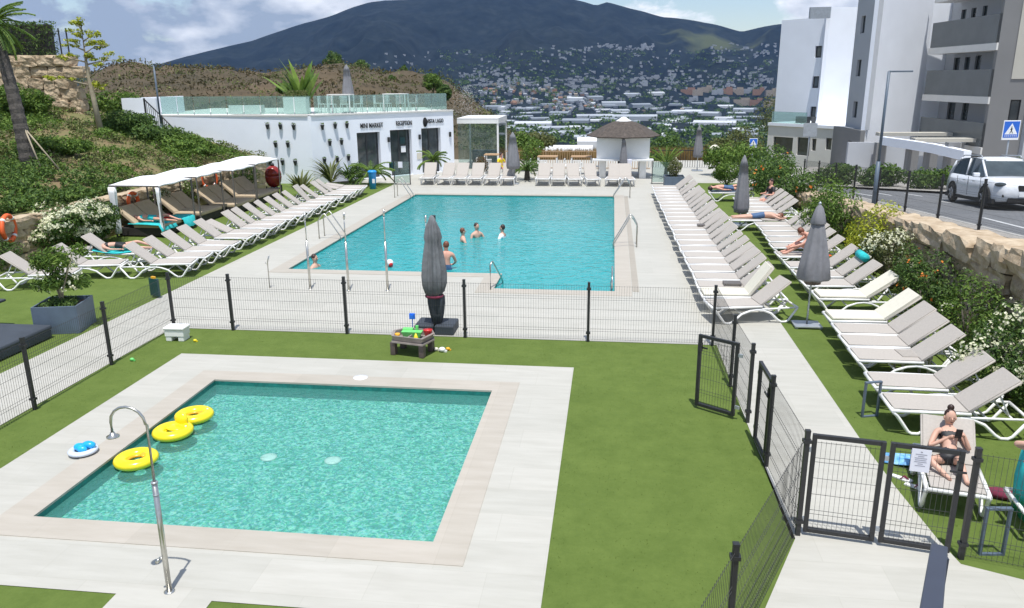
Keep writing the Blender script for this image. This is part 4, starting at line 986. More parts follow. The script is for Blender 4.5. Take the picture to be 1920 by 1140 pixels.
def towel(label, pts, rows, m='turq', th=.012, name='towel', seed=1):
    """draped cloth: grid through (x,y,z) control polyline pts, given half width vector per point"""
    b = M(); n = len(pts); k = rows; vs = []
    for (c, hw) in pts:
        c = Vector(c); hw = Vector(hw)
        for j in range(k + 1):
            f = j / k * 2 - 1; q = c + hw * f; q.z += .018 * math.sin(j * 2.1 + c.x * 9 + seed) ; vs.append(q)
    N_ = len(vs); vs += [v - Vector((0, 0, th)) for v in vs]; fs = []
    for i in range(n - 1):
        for j in range(k):
            a = i * (k + 1) + j; q = (a, a + 1, a + k + 2, a + k + 1); fs.append(q); fs.append(tuple(N_ + w for w in q[::-1]))
    edge = list(range(k + 1)) + [i * (k + 1) + k for i in range(1, n)] + [(n - 1) * (k + 1) + j for j in range(k - 1, -1, -1)] + [i * (k + 1) for i in range(n - 2, 0, -1)]
    for a, c in zip(edge, edge[1:] + edge[:1]): fs.append((a, N_ + a, N_ + c, c))
    b.add(vs, fs, True); o = b.build(name, MT[m]); return tag(o, label, 'towel')
towel('turquoise towel spread over the foot of the nearest daybed', [((-16.3, 25.15, .46), (0, .45, 0)), ((-15.6, 25.1, .47), (0, .5, 0)), ((-15.06, 25.0, .46), (0, .5, 0)), ((-14.95, 25.0, .25), (0, .5, 0))], 8)
towel('turquoise towel hanging over the right corner of the nearest daybed', [((-15.7, 26.3, .46), (.05, .35, 0)), ((-15.06, 26.25, .47), (0, .40, 0)), ((-14.93, 26.25, .43), (0, .40, 0)), ((-14.86, 26.2, .12), (0, .34, 0))], 8)
towel('turquoise towel across the lounger of the sunbather on the left lawn', [((-14.62, 20.53, .52), (.08, -.33, 0)), ((-14.3, 20.6, .43), (.08, -.34, 0)), ((-13.95, 20.68, .425), (.06, -.36, 0)), ((-13.6, 20.76, .42), (.06, -.3, 0))], 8)
cushion('red bag lying on the nearest daybed', 'bag', -15.55, 25.8, .46, (.32, .16, .16), .2, 'red_plastic', 'bag')
# red ceramic oven on a stand
t = thing('ceramic_oven', 'red egg shaped ceramic oven on a dark stand beside the far daybed', 'oven', (-15.25, 34.4, 0))
M().lathe([(.05, .42), (.24, .5), (.34, .7), (.37, .9), (.36, .98)], n=28).build('base', MT['red'], t)
M().lathe([(.37, .99), (.355, 1.1), (.28, 1.28), (.15, 1.38), (.08, 1.40)], n=28).build('lid', MT['red'], t)
M().lathe([(.08, 1.40), (.09, 1.46), (.05, 1.52), (.01, 1.52)], n=16).build('cap', MT['black'], t)
M().box(-.25, -.25, 0, .04, .04, .5).box(.25, -.25, 0, .04, .04, .5).box(-.25, .25, 0, .04, .04, .5).box(.25, .25, 0, .04, .04, .5).box(0, 0, .36, .54, .54, .04).build('stand', MT['black'], t)

# ------------------------------------------------------------------ small things
t = thing('litter_bin', 'bright blue swing bin on the turf at the far end of the left lounger row', 'litter bin', (-11.5, 37.3, 0))
M().lathe([(.15, 0), (.19, .75), (.20, .78)], n=20).build('body', MT['bluebin'], t); M().lathe([(.215, .78), (.215, .85), (.16, .9), (.02, .9)], n=20).build('lid', MT['bluebin'], t)
M().box(.10, -.165, .3, .12, .02, .2).build('sticker', MT['signwhite'], t)
p = G(297, 553); t = thing('board', 'dark green board standing at the edge of the turf left of the fence corner', 'board', (-10.98, 17.35, 0), rad(-20))
M().box(0, 0, .05, .30, .06, .44).build('panel', MT['darkgreen'], t, bevel=.01); M().box(0, 0, .49, .12, .05, .05).build('handle', MT['yellow2'], t)
p = G(335, 640); t = thing('step_stool', 'white plastic step stool on the turf by the fence corner', 'stool', (-8.72, 14.35, 0), rad(2))
b = M(); b.box(0, 0, .24, .44, .32, .06); b.build('top', MT['white'], t, bevel=.025)
b = M()
b.box(0, 0, .10, .40, .28, .14); b.box(-.13, 0, 0, .12, .26, .10).box(.13, 0, 0, .12, .26, .10); b.build('body', MT['white'], t, bevel=.012)
# sand and water table
x, y = -3.72, 14.05; t = thing('sand_table', 'taupe plastic sand and water play table with toys', 'play table', (x, y, 0), rad(-12))
b = M(); w, d, h = .86, .60, .40
b.prism([(-.43, .05), (-.30, -.28), (.36, -.30), (.43, .10), (.30, .30), (-.28, .30)], .26, .29)
ol = [(-.43, .05), (-.30, -.28), (.36, -.30), (.43, .10), (.30, .30), (-.28, .30)]
for i in range(6):
    p0, p1 = Vector(ol[i]), Vector(ol[(i + 1) % 6]); q0, q1 = p0 * .86, p1 * .86
    b.hexa([(*q0, .29), (*(q0 * .98), .29), (*(q1 * .98), .29), (*q1, .29), (*p0, .40), (*q0, .40), (*q1, .40), (*p1, .40)])
b.box(0, 0, .29, .03, .5, .08); b.build('tray', MT['taupe_plastic'], t)
for sx, sy in ((-1, -1), (1, -1), (1, 1), (-1, 1)): M().box(sx * .30, sy * .20, 0, .10, .12, .26).build('leg', MT['brown_plastic'], t, bevel=.01)
def toy(name, label, dx, dy, z, m, shape):
    a = rad(-12); X = x + dx * math.cos(a) - dy * math.sin(a); Y = y + dx * math.sin(a) + dy * math.cos(a); b = M(); shape(b)
    o = b.build(name, MT[m], loc=(X, Y, z)); tag(o, label, 'toy', 'toys on the play table'); return o
toy('toy_boat', 'green plastic toy boat on the play table', -.02, .05, .30, 'green_plastic', lambda b: b.hexa([(-.15, -.05, 0), (.15, -.05, 0), (.15, .05, 0), (-.15, .05, 0), (-.2, -.08, .12), (.2, -.08, .12), (.2, .08, .12), (-.2, .08, .12)]))
toy('toy_crate', 'lighter green toy crate at the back of the play table', -.16, .16, .33, 'green_plastic', lambda b: b.box(0, 0, 0, .2, .12, .1).box(.18, 0, 0, .05, .05, .16))
toy('toy_bucket', 'red toy bucket at the right of the play table', .28, .12, .33, 'red_plastic', lambda b: b.lathe([(.05, 0), (.09, .12), (.095, .13)], n=16))
toy('toy_cone', 'yellow toy cone on the play table', .14, -.12, .31, 'yellow', lambda b: b.lathe([(.05, 0), (.045, .04), (.01, .13)], n=12))
toy('toy_cup', 'orange toy cup at the left of the play table', -.24, -.14, .33, 'yellow2', lambda b: b.lathe([(.03, 0), (.05, .08), (.045, .08)], n=12))
toy('toy_windmill', 'blue toy water wheel on a stick at the play table', -.12, .28, .33, 'blue_plastic', lambda b: b.tube([(0, 0, 0), (0, 0, .28)], .01, 6).box(0, 0, .26, .11, .05, .11).box(0, 0, .28, .05, .11, .07))
for i, (u, v, m, s) in enumerate(((818, 658, 'cream', .05), (829, 660, 'white', .07), (840, 657, 'yellow2', .045), (366, 641, 'yellow', .04), (248, 677, 'green_plastic', .045))):
    p = G(u, v); b = M(); b.ell((0, 0, s * .7), (s, s * .8, s * .7), 8, 6); b.box(s * .9, 0, 0, s, s * .6, s * .5)
    tag(b.build('small_toy', MT[m], loc=(p.x, p.y, 0.004)), ['small cream toy on the turf right of the play table, next to the white one', 'small white toy duck on the turf right of the play table', 'small orange and cream toy farthest right beside the play table', 'small yellow toy lying right of the white step stool', 'small green toy on the strip of turf left of the paving'][i], 'toy')
# floats in the kids' pool
def swimring(label, u, v, seat, ry=0):
    p = G(u, v, 0); t = thing('swim_ring', label, 'swim ring', (p.x, p.y, -.09 + .07), ry, 'yellow inflatable rings in the kids pool')
    M().torus((0, 0, 0), .205, .095, 32, 12, rz=.75).build('ring', MT['yellow'], t)
    b = M().torus((0, 0, .06), .205, .035, 32, 8, rz=.5); b.build('piping', MT['clearvinyl'], t) if False else None
    if seat: M().ell((-.02, .20, .12), (.13, .065, .11), 14, 8).ell((-.02, .05, .03), (.16, .10, .03), 12, 6).build('seat_back', MT['yellow'], t)
    else: M().ell((.10, .05, .03), (.05, .08, .02), 10, 6).build('seat_back', MT['yellow2'], t)
    M().torus((0, 0, -.01), .14, .05, 24, 8, rz=.6).build('inner_ring', MT['yellow2'] if not seat else MT['yellow'], t)
    M().lathe([(.014, 0), (.014, .02), (.005, .022)], cx=.19, cy=.08, cz=.07, n=8).build('valve', MT['clearvinyl'], t)
    return t
swimring('yellow inflatable swim ring farthest from the camera in the kids pool', 364, 776, False)
swimring('yellow inflatable baby seat ring with a raised backrest, in the middle of the three', 324, 806, True, -.3)
swimring('yellow inflatable swim ring nearest the camera, behind the shower pipe', 255, 858, False, .5)
p = G(157, 851); t = thing('swim_ring', 'clear and blue inflatable ring lying on the paving left of the kids pool', 'swim ring', (p.x, p.y, .06))
M().torus((0, 0, 0), .15, .05, 28, 10, rz=.7).build('ring', MT['clearvinyl'], t)
M().ell((-.05, -.02, .05), (.10, .07, .06), 12, 8, .9).ell((.06, .03, .07), (.09, .06, .05), 12, 8, .9).ell((.02, -.07, .05), (.08, .05, .05), 12, 8, .9).build('seat', MT['blue'], t)
# ball
p = G(731, 497); t = thing('beach_ball', 'white and red beach ball floating near the front edge of the main pool', 'ball', (p.x, p.y, .06))
M().ell((0, 0, 0), (.11, .11, .11), 18, 12).build('ball', MT['white'], t); M().ell((0.03, -.04, -.03), (.075, .075, .085), 16, 10).build('panel', MT['red_plastic'], t)
# dark low platform at the left edge
t = thing('dark_bed', 'low charcoal cushioned platform at the left picture edge', 'platform', (-11.9, 13.4, 0))
M().box(-.5, -.3, .02, 2.0, 2.2, .16).build('plinth', MT['darkmat'], t, bevel=.02); M().box(-.5, -.3, .18, 2.04, 2.24, .10).build('cushion', MT['darkmat'], t, bevel=.04)
M().box(-1.25, 1.25, .55, .5, .5, .06).build('headrest', MT['darkmat'], t, bevel=.02); M().box(-1.25, 1.3, .2, .05, .05, .38).build('headrest_post', MT['darkmat'], t)
# flip flops, bags
for i, (u, v, a) in enumerate(((1690, 898, -.7), (1716, 914, -.6))):
    p = G(u, v); t = thing('flip_flop', 'white and pink flip flop on the turf, %s' % ('the left one' if i == 0 else 'the right one, nearer the woman'), 'flip flop', (p.x, p.y, .0), a, 'flip flops beside the woman')
    M().prism([(-.13, -.03), (-.05, -.04), (.06, -.05), (.13, -.035), (.14, .02), (.10, .05), (0, .035), (-.12, .03)], .004, .022).build('sole', MT['white'], t)
    M().tube([(.0, -.045, .022), (.03, -.02, .05), (.09, 0, .03)], .009, 6).tube([(.0, .035, .022), (.03, .02, .05), (.09, 0, .03)], .009, 6).build('strap', MT['maroon'], t)
p = G(1682, 868); towel('blue patterned cloth spread on the turf behind the paper notice', [((p.x - .18, p.y + .1, .03), (.03, .12, 0)), ((p.x, p.y + .05, .05), (.04, .16, 0)), ((p.x + .22, p.y, .06), (.02, .2, 0)), ((p.x + .40, p.y - .04, .03), (.02, .18, 0))], 8, 'skyblue', name='cloth')
p = G(1868, 932); o = M().ell((0, 0, .06), (.20, .10, .06), 14, 8, .5).build('cloth_bag', MT['maroon'], loc=(p.x, p.y, 0)); o.rotation_euler.z = -.35; tag(o, 'maroon cloth lying on the turf between the two front loungers', 'cloth')
o = M().tube([(0, -.27, .30), (0, .27, .30)], .10, 16).build('rolled_towel', MT['turq'], loc=(6.16, 19.75, .56)); tag(o, 'turquoise towel over the back of a lounger behind the grey parasol', 'towel')
p = G(1875, 905); 
# ------------------------------------------------------------------ people
RAD = dict(pelvis=.125, waist=.105, chest=.125, upper=.118, neck=.05, jaw=.068, face=.092, crown=.062, sh=.058, el=.038, wr=.026, hand=.034, hip=.088, kn=.055, an=.036, heel=.034, toe=.026)
EDG = [('pelvis', 'waist'), ('waist', 'chest'), ('chest', 'upper'), ('upper', 'neck'), ('neck', 'jaw'), ('jaw', 'face'), ('face', 'crown')]
for q in 'LR': EDG += [('upper', 'sh' + q), ('sh' + q, 'el' + q), ('el' + q, 'wr' + q), ('wr' + q, 'hand' + q), ('pelvis', 'hip' + q), ('hip' + q, 'kn' + q), ('kn' + q, 'an' + q), ('an' + q, 'toe' + q)]
def person(label, J, loc, rz=0, skin='skin', hair='hair', suit=None, look=(1, 0, 0), sc=1.0, male=True, phone=False, bun=False, hairlen=.0, group=None, up=None, top=None, sub=2):
    used = [e for e in EDG if e[0] in J and e[1] in J]; names = []
    for a, c in used:
        for k in (a, c):
            if k not in names: names.append(k)
    names.remove('pelvis'); names.insert(0, 'pelvis')
    me = bpy.data.meshes.new('tmp'); me.from_pydata([Vector(J[k]) * sc for k in names], [(names.index(a), names.index(c)) for a, c in used], []); me.update()
    o = bpy.data.objects.new('tmp', me); C.objects.link(o); m = o.modifiers.new('s', 'SKIN'); m.use_smooth_shade = True
    sv = me.skin_vertices[0].data
    for i, k in enumerate(names):
        base = k if k in RAD else k[:-1]; r = RAD[base] * sc * (1 if male else .9)
        wide = 1.25 if base in ('chest', 'upper', 'waist', 'pelvis') else 1.0
        sv[i].radius = (r * wide, r) if False else (r, r); sv[i].use_root = (i == 0)
    s2 = o.modifiers.new('d', 'SUBSURF'); s2.levels = sub; s2.render_levels = sub
    bpy.context.view_layer.update(); dg = bpy.context.evaluated_depsgraph_get(); ev = o.evaluated_get(dg); em = bpy.data.meshes.new_from_object(ev)
    vs = [v.co.copy() for v in em.vertices]; fs = [tuple(p.vertices) for p in em.polygons]; nr = [v.normal.copy() for v in em.vertices]
    bpy.data.objects.remove(o); bpy.data.meshes.remove(me)
    b = M(); b.add(vs, fs, True)
    lk = Vector(look).normalized(); hu = (Vector(J['crown']) - Vector(J['jaw'])).normalized(); hf = Vector(J['face']) * sc; sd = hu.cross(lk).normalized(); lk = sd.cross(hu).normalized()
    b.ell(hf - lk * .004 * sc + hu * .015 * sc, (.078 * sc, .078 * sc, .112 * sc), 14, 10, rot=Matrix((sd, lk, hu)).transposed())
    b.tube([hf + lk * .078 * sc + hu * .012 * sc, hf + lk * .102 * sc - hu * .022 * sc], [.008 * sc, .014 * sc], 6)
    for s in (-1, 1): b.ell(hf + sd * s * .078 * sc - lk * .005, (.012 * sc, .022 * sc, .032 * sc), 8, 6, rot=Matrix((sd, lk, hu)).transposed())
    for q in 'LR':
        if 'hand' + q not in J: continue
        w, h = Vector(J['wr' + q]) * sc, Vector(J['hand' + q]) * sc; d = (h - w).normalized(); n = d.orthogonal().normalized() if abs(d.z) > .9 else d.cross(Vector((0, 0, 1))).normalized(); dn = n.cross(d)
        for k, (off, L) in enumerate(((-.028, .060), (-.010, .072), (.010, .068), (.027, .052))):
            p0 = h + n * off * sc + d * .012 * sc; b.tube([p0, p0 + d * L * .5 * sc, p0 + (d * .85 - dn * .35) * L * sc], [.0095 * sc, .0085 * sc, .006 * sc], 6)
        b.tube([w + n * -.02 * sc + d * .02, h - n * .048 * sc, h - n * .052 * sc + d * .035 * sc], [.012 * sc, .010 * sc, .007 * sc], 6)
    body = b.build('person', MT[skin], loc=loc, rot=rz); tag(body, label, 'person', group)
    # hair
    hb = M(); hb.ell(hf - lk * .022 * sc + hu * .038 * sc, (.090 * sc, .088 * sc, .105 * sc), 14, 10, .35, rot=Matrix((sd, lk, hu)).transposed())
    if bun: hb.ell(hf - lk * .03 * sc + hu * .15 * sc, (.055, .05, .05), 12, 8, .8)
    if hairlen: hb.tube([hf - lk * .06 * sc, hf - lk * .09 * sc - hu * hairlen * .6, hf - lk * .08 * sc - hu * hairlen], [.075 * sc, .065 * sc, .03 * sc], 8)
    hb.build('hair', MT[hair], body)
    fb = M()
    for s in (-1, 1): fb.ell(hf + lk * .078 * sc + sd * s * .030 * sc + hu * .014 * sc, (.011 * sc, .007 * sc, .006 * sc), 8, 6)
    fb.tube([hf + lk * .083 * sc - sd * .02 * sc - hu * .052 * sc, hf + lk * .087 * sc - hu * .054 * sc, hf + lk * .083 * sc + sd * .02 * sc - hu * .052 * sc], .005 * sc, 5)
    fb.build('face_features', MT['hair'], body)
    def cloth(nm, m, pred, off=.006):
        keep = [f for f in fs if pred(sum((vs[i] for i in f), Vector()) / len(f))]
        if not keep: return
        idx = {}; V2 = []
        for f in keep:
            for i in f:
                if i not in idx: idx[i] = len(V2); V2.append(vs[i] + nr[i] * off)
        M().add(V2, [tuple(idx[i] for i in f) for f in keep], True).build(nm, MT[m], body)
    P = {k: Vector(v) * sc for k, v in J.items()}
    def near(seg, r):
        a, c = P[seg[0]], P[seg[1]]
        def fn(p, lo=0, hi=1):
            d = c - a; t = (p - a).dot(d) / d.length_squared
            return lo <= t <= hi and (p - a - d * t).length < r
        return fn
    if suit:
        kind, m = suit
        th = .55 if kind == 'shorts' else .12
        legs = [near(('hip' + q, 'kn' + q), .16 * sc) for q in 'LR' if 'hip' + q in P and 'kn' + q in P]; pw = near(('pelvis', 'waist'), .2 * sc)
        cloth(kind if kind != 'bikini' else 'bikini_bottom', m, lambda p: any(l(p, -.4, th) for l in legs) or pw(p, -.6, .45 if kind == 'shorts' else .2))
        if kind == 'bikini':
            cu = near(('chest', 'upper'), .145 * sc); cloth('bikini_top', m, lambda p: cu(p, .05, .62))
    if top:
        w1 = near(('waist', 'upper'), .22 * sc); a1 = [near(('sh' + q, 'el' + q), .1 * sc) for q in 'LR' if 'el' + q in P]
        cloth('shirt', top, lambda p: w1(p, -.5, 1.05) or any(a(p, -.3, .6) for a in a1), .012)
    return body
def mirror(d, sep=None):
    J = {}
    for k, v in d.items():
        if k in ('pelvis', 'waist', 'chest', 'upper', 'neck', 'jaw', 'face', 'crown'): J[k] = v
        else: J[k + 'L'] = v; J[k + 'R'] = (v[0], -v[1], v[2])
    return J
# reclining woman with a phone, in her lounger's frame
J = mirror(dict(pelvis=(.98, 0, .505), waist=(1.12, 0, .585), chest=(1.26, 0, .69), upper=(1.39, 0, .785), neck=(1.475, 0, .85), jaw=(1.48, 0, .915), face=(1.465, 0, .98), crown=(1.50, 0, 1.045),
    sh=(1.38, .165, .775), el=(1.17, .255, .60), wr=(1.17, .10, .79), hand=(1.15, .045, .83), hip=(.97, .095, .50), kn=(.62, .1, .70), an=(.28, .1, .46), toe=(.16, .1, .47)))
J['elR'] = (1.18, -.26, .61); J['wrR'] = (1.17, -.17, .81); J['handR'] = (1.15, -.125, .85); J['wrL'] = (1.19, .02, .77); J['handL'] = (1.14, -.03, .81)
J['knL'] = (.70, .30, .56); J['anL'] = (.40, .10, .455); J['toeL'] = (.29, .06, .45)
J['knR'] = (.60, -.06, .66); J['anR'] = (.24, -.13, .455); J['toeR'] = (.14, -.16, .49)
w_rz = WRZ
woman = person('woman in a black bikini reclining on a lounger behind the gate, looking at a phone', J, (WX, WY, .03), w_rz, 'skin', 'hair', ('bikini', 'swim_black'), look=(-.8, -.12, -.45), male=False, bun=True, sc=.87, sub=3); woman.scale = (WSC / .87, 1, 1)
ph = M().box(0, 0, 0, .012, .075, .15).build('phone', MT['swim_black'], bevel=.004); v = Matrix.Rotation(w_rz, 3, 'Z') @ Vector((1.10 * WSC, -.065, .80 * .87 + .03)); ph.location = (WX + v.x, WY + v.y, v.z); ph.rotation_euler = (0, rad(-20), w_rz); tag(ph, 'black phone held by the reclining woman', 'phone')
# person on the lounger cut by the right edge: only a bent arm shows over the towelled backrest
J = mirror(dict(pelvis=(.98, 0, .53), waist=(1.12, 0, .64), chest=(1.27, 0, .77), upper=(1.42, 0, .89), neck=(1.49, 0, .97), jaw=(1.51, 0, 1.03), face=(1.53, 0, 1.09), crown=(1.57, 0, 1.15),
    sh=(1.34, .165, .84), el=(1.62, .34, .95), wr=(1.55, .14, 1.04), hand=(1.54, .06, 1.05), hip=(.97, .095, .52), kn=(.55, .1, .60), an=(.15, .1, .48), toe=(.08, .1, .55)))
J['shR'] = (1.44, -.165, .90); J['elR'] = (1.86, -.26, 1.02); J['wrR'] = (1.66, -.08, 1.10); J['handR'] = (1.60, 0, 1.10)
J['shL'] = (1.46, .165, .92); J['elL'] = (1.92, .16, 1.00); J['wrL'] = (1.68, .10, .99); J['handL'] = (1.61, .05, 1.04)
E_LOC = (RLX, RLY, -.06)
person('person lying on the lounger cut by the right edge, arms folded behind the head', J, E_LOC, E_RZ, 'skin', 'hair', ('shorts', 'swim_navy'), look=(-.5, 0, .6))
def loc2(x, y, z): q = Matrix.Rotation(E_RZ, 3, 'Z') @ Vector((x, y, z)); return (RLX + q.x, RLY + q.y, q.z)
hw = tuple(Matrix.Rotation(E_RZ, 3, 'Z') @ Vector((0, .33, 0)))
towel('turquoise towel hanging over the backrest of the lounger at the right picture edge', [(loc2(1.2, 0, .58), hw), (loc2(1.45, 0, .79), hw), (loc2(1.66, 0, .95), hw), (loc2(1.74, 0, .90), hw), (loc2(1.77, 0, .55), hw), (loc2(1.75, .02, .12), hw)], 10, seed=4)
LIE = mirror(dict(pelvis=(0, 0, .12), waist=(.16, 0, .13), chest=(.32, 0, .13), upper=(.45, 0, .12), neck=(.54, 0, .11), jaw=(.60, 0, .10), face=(.67, 0, .10), crown=(.74, 0, .10), sh=(.44, .17, .11), el=(.62, .33, .05), wr=(.80, .18, .04), hand=(.86, .10, .04), hip=(-.03, .09, .10), kn=(-.45, .11, .07), an=(-.84, .12, .05), toe=(-.95, .14, .04)))
p = G(1420, 398, .5); person('man in navy shorts lying face down on a flat lounger on the right', LIE, (4.1 + 1.02, 27.75, .40), 0, 'skin', 'hair_red', ('shorts', 'swim_navy'), look=(0, -1, 0), sub=1)
LIEB = dict(LIE); LIEB['elL'] = (.2, .3, .06); LIEB['wrL'] = (-.02, .26, .05); LIEB['handL'] = (-.08, .26, .05); LIEB['elR'] = (.2, -.3, .06); LIEB['wrR'] = (-.02, -.26, .05); LIEB['handR'] = (-.08, -.26, .05); LIEB['knR'] = (-.42, -.1, .2)
person('sunburnt person lying on the farthest lounger of the outer row, on a blue towel', LIEB, (4.95, 34.6, .45), PI, 'skin_pink', 'hair', ('shorts', 'swim_navy'), look=(0, 0, 1), sub=1)
towel('blue towel under the sunburnt person on the farthest outer lounger', [((4.25, 34.6, .425), (0, .32, 0)), ((5.2, 34.57, .425), (0, .32, 0)), ((5.6, 34.55, .50), (0, .3, 0))], 4, 'planter')
person('sunbather in a patterned bikini lying on the lawn lounger beside the turquoise towel', LIEB, (-13.95, 20.72, .45), PI + rad(12), 'skin', 'hair', ('bikini', 'swim_black'), look=(0, 0, 1), male=False, sub=1)
person('person sunbathing on the turquoise towel of the nearest daybed', LIEB, (-15.55, 25.05, .50), PI, 'skin_pink', 'hair_red', ('bikini', 'turq'), look=(0, 0, 1), male=False, sub=1)
SIT = mirror(dict(pelvis=(0, 0, .12), waist=(-.02, 0, .27), chest=(-.10, 0, .42), upper=(-.19, 0, .52), neck=(-.28, 0, .57), jaw=(-.34, 0, .58), face=(-.40, 0, .60), crown=(-.43, 0, .67), sh=(-.2, .18, .49), el=(-.42, .22, .30), wr=(-.62, .12, .22), hand=(-.70, .08, .2), hip=(-.03, .1, .11), kn=(-.42, .12, .28), an=(-.78, .10, .05), toe=(-.9, .1, .04)))
person('man in bright blue shorts sitting hunched forward on a lounger in the outer row', SIT, (5.60, 22.0, .40), rad(2), 'skin_pink', 'hair_red', ('shorts', 'swim_blue'), look=(-1, 0, -.5))
o = cushion('orange towel under the sitting man in blue shorts', 'towel', 5.75, 21.85, .41, (.42, .4, .03), .1, 'orange', 'towel', .01)
tq = G(1452, 427, .5); towel('dark blue towel on the lounger beside the sitting man', [((5.15, 22.95, .40), (0, .28, 0)), ((5.5, 22.95, .41), (0, .28, 0)), ((5.75, 22.95, .44), (0, .25, 0))], 5, 'navyrail')
STD = mirror(dict(pelvis=(0, 0, 0), waist=(0, 0, .15), chest=(0, 0, .30), upper=(0, 0, .43), neck=(0, 0, .53), jaw=(.01, 0, .60), face=(.01, 0, .67), crown=(0, 0, .74), sh=(0, .18, .42), el=(.08, .28, .18), wr=(.25, .2, .06), hand=(.32, .15, .06), hip=(0, .09, -.03), kn=(0, .1, -.45), an=(0, .1, -.85), toe=(.12, .1, -.88)))
for lab, (u, v), dz, rz, hr, top in (('swimmer with auburn hair, leftmost of the group of three in the main pool', (868, 450), -.33, .4, 'hair_red', None), ('dark haired swimmer in the middle of the group of three', (894, 442), -.30, -.9, 'hair', None),
                                ('dark haired swimmer in a white top, rightmost of the group of three', (942, 443), -.34, 2.9, 'hair', 'signwhite')):
    p = G(u, v); person(lab, STD, (p.x, p.y, dz - .06), rz, 'skin', hr, ('shorts', 'swim_navy'), look=(1, 0, 0), top=top, sub=1, group='swimmers chatting in the main pool')
p = G(838, 506); person('bather standing waist deep near the front edge, partly behind the charcoal parasol', STD, (p.x - .06, 21.15, -.04), 1.9, 'skin_pink', 'hair_red', ('shorts', 'swim_navy'), look=(1, 0, 0), sub=1)
p = G(587, 500); person('swimmer at the near left corner of the main pool, head just above the water', STD, (p.x, 21.1, -.47), -.3, 'skin', 'hair', ('shorts', 'swim_navy'), look=(1, 0, 0), sub=1)
CH = mirror(dict(pelvis=(0, 0, .52), waist=(0, 0, .68), chest=(-.02, 0, .83), upper=(-.03, 0, .95), neck=(-.04, 0, 1.05), jaw=(-.05, 0, 1.11), face=(-.06, 0, 1.18), crown=(-.06, 0, 1.25), sh=(-.03, .18, .94), el=(-.1, .26, .72), wr=(-.3, .18, .72), hand=(-.36, .14, .73), hip=(0, .09, .5), kn=(-.42, .1, .5), an=(-.42, .1, .08), toe=(-.54, .1, .05)))
for lab, x, y, rz, top in (('person in a yellow top sitting at a terrace table beyond the far loungers', -6.0, 43.0, 2.4, 'yellow'), ('person with dark hair sitting among the outer loungers at the far right', 6.3, 32.0, .4, 'swim_black')):
    person(lab, CH, (x, y, -.05), rz, 'skin_pink', 'hair', ('shorts', 'swim_navy'), look=(-1, 0, 0), top=top, sub=1)

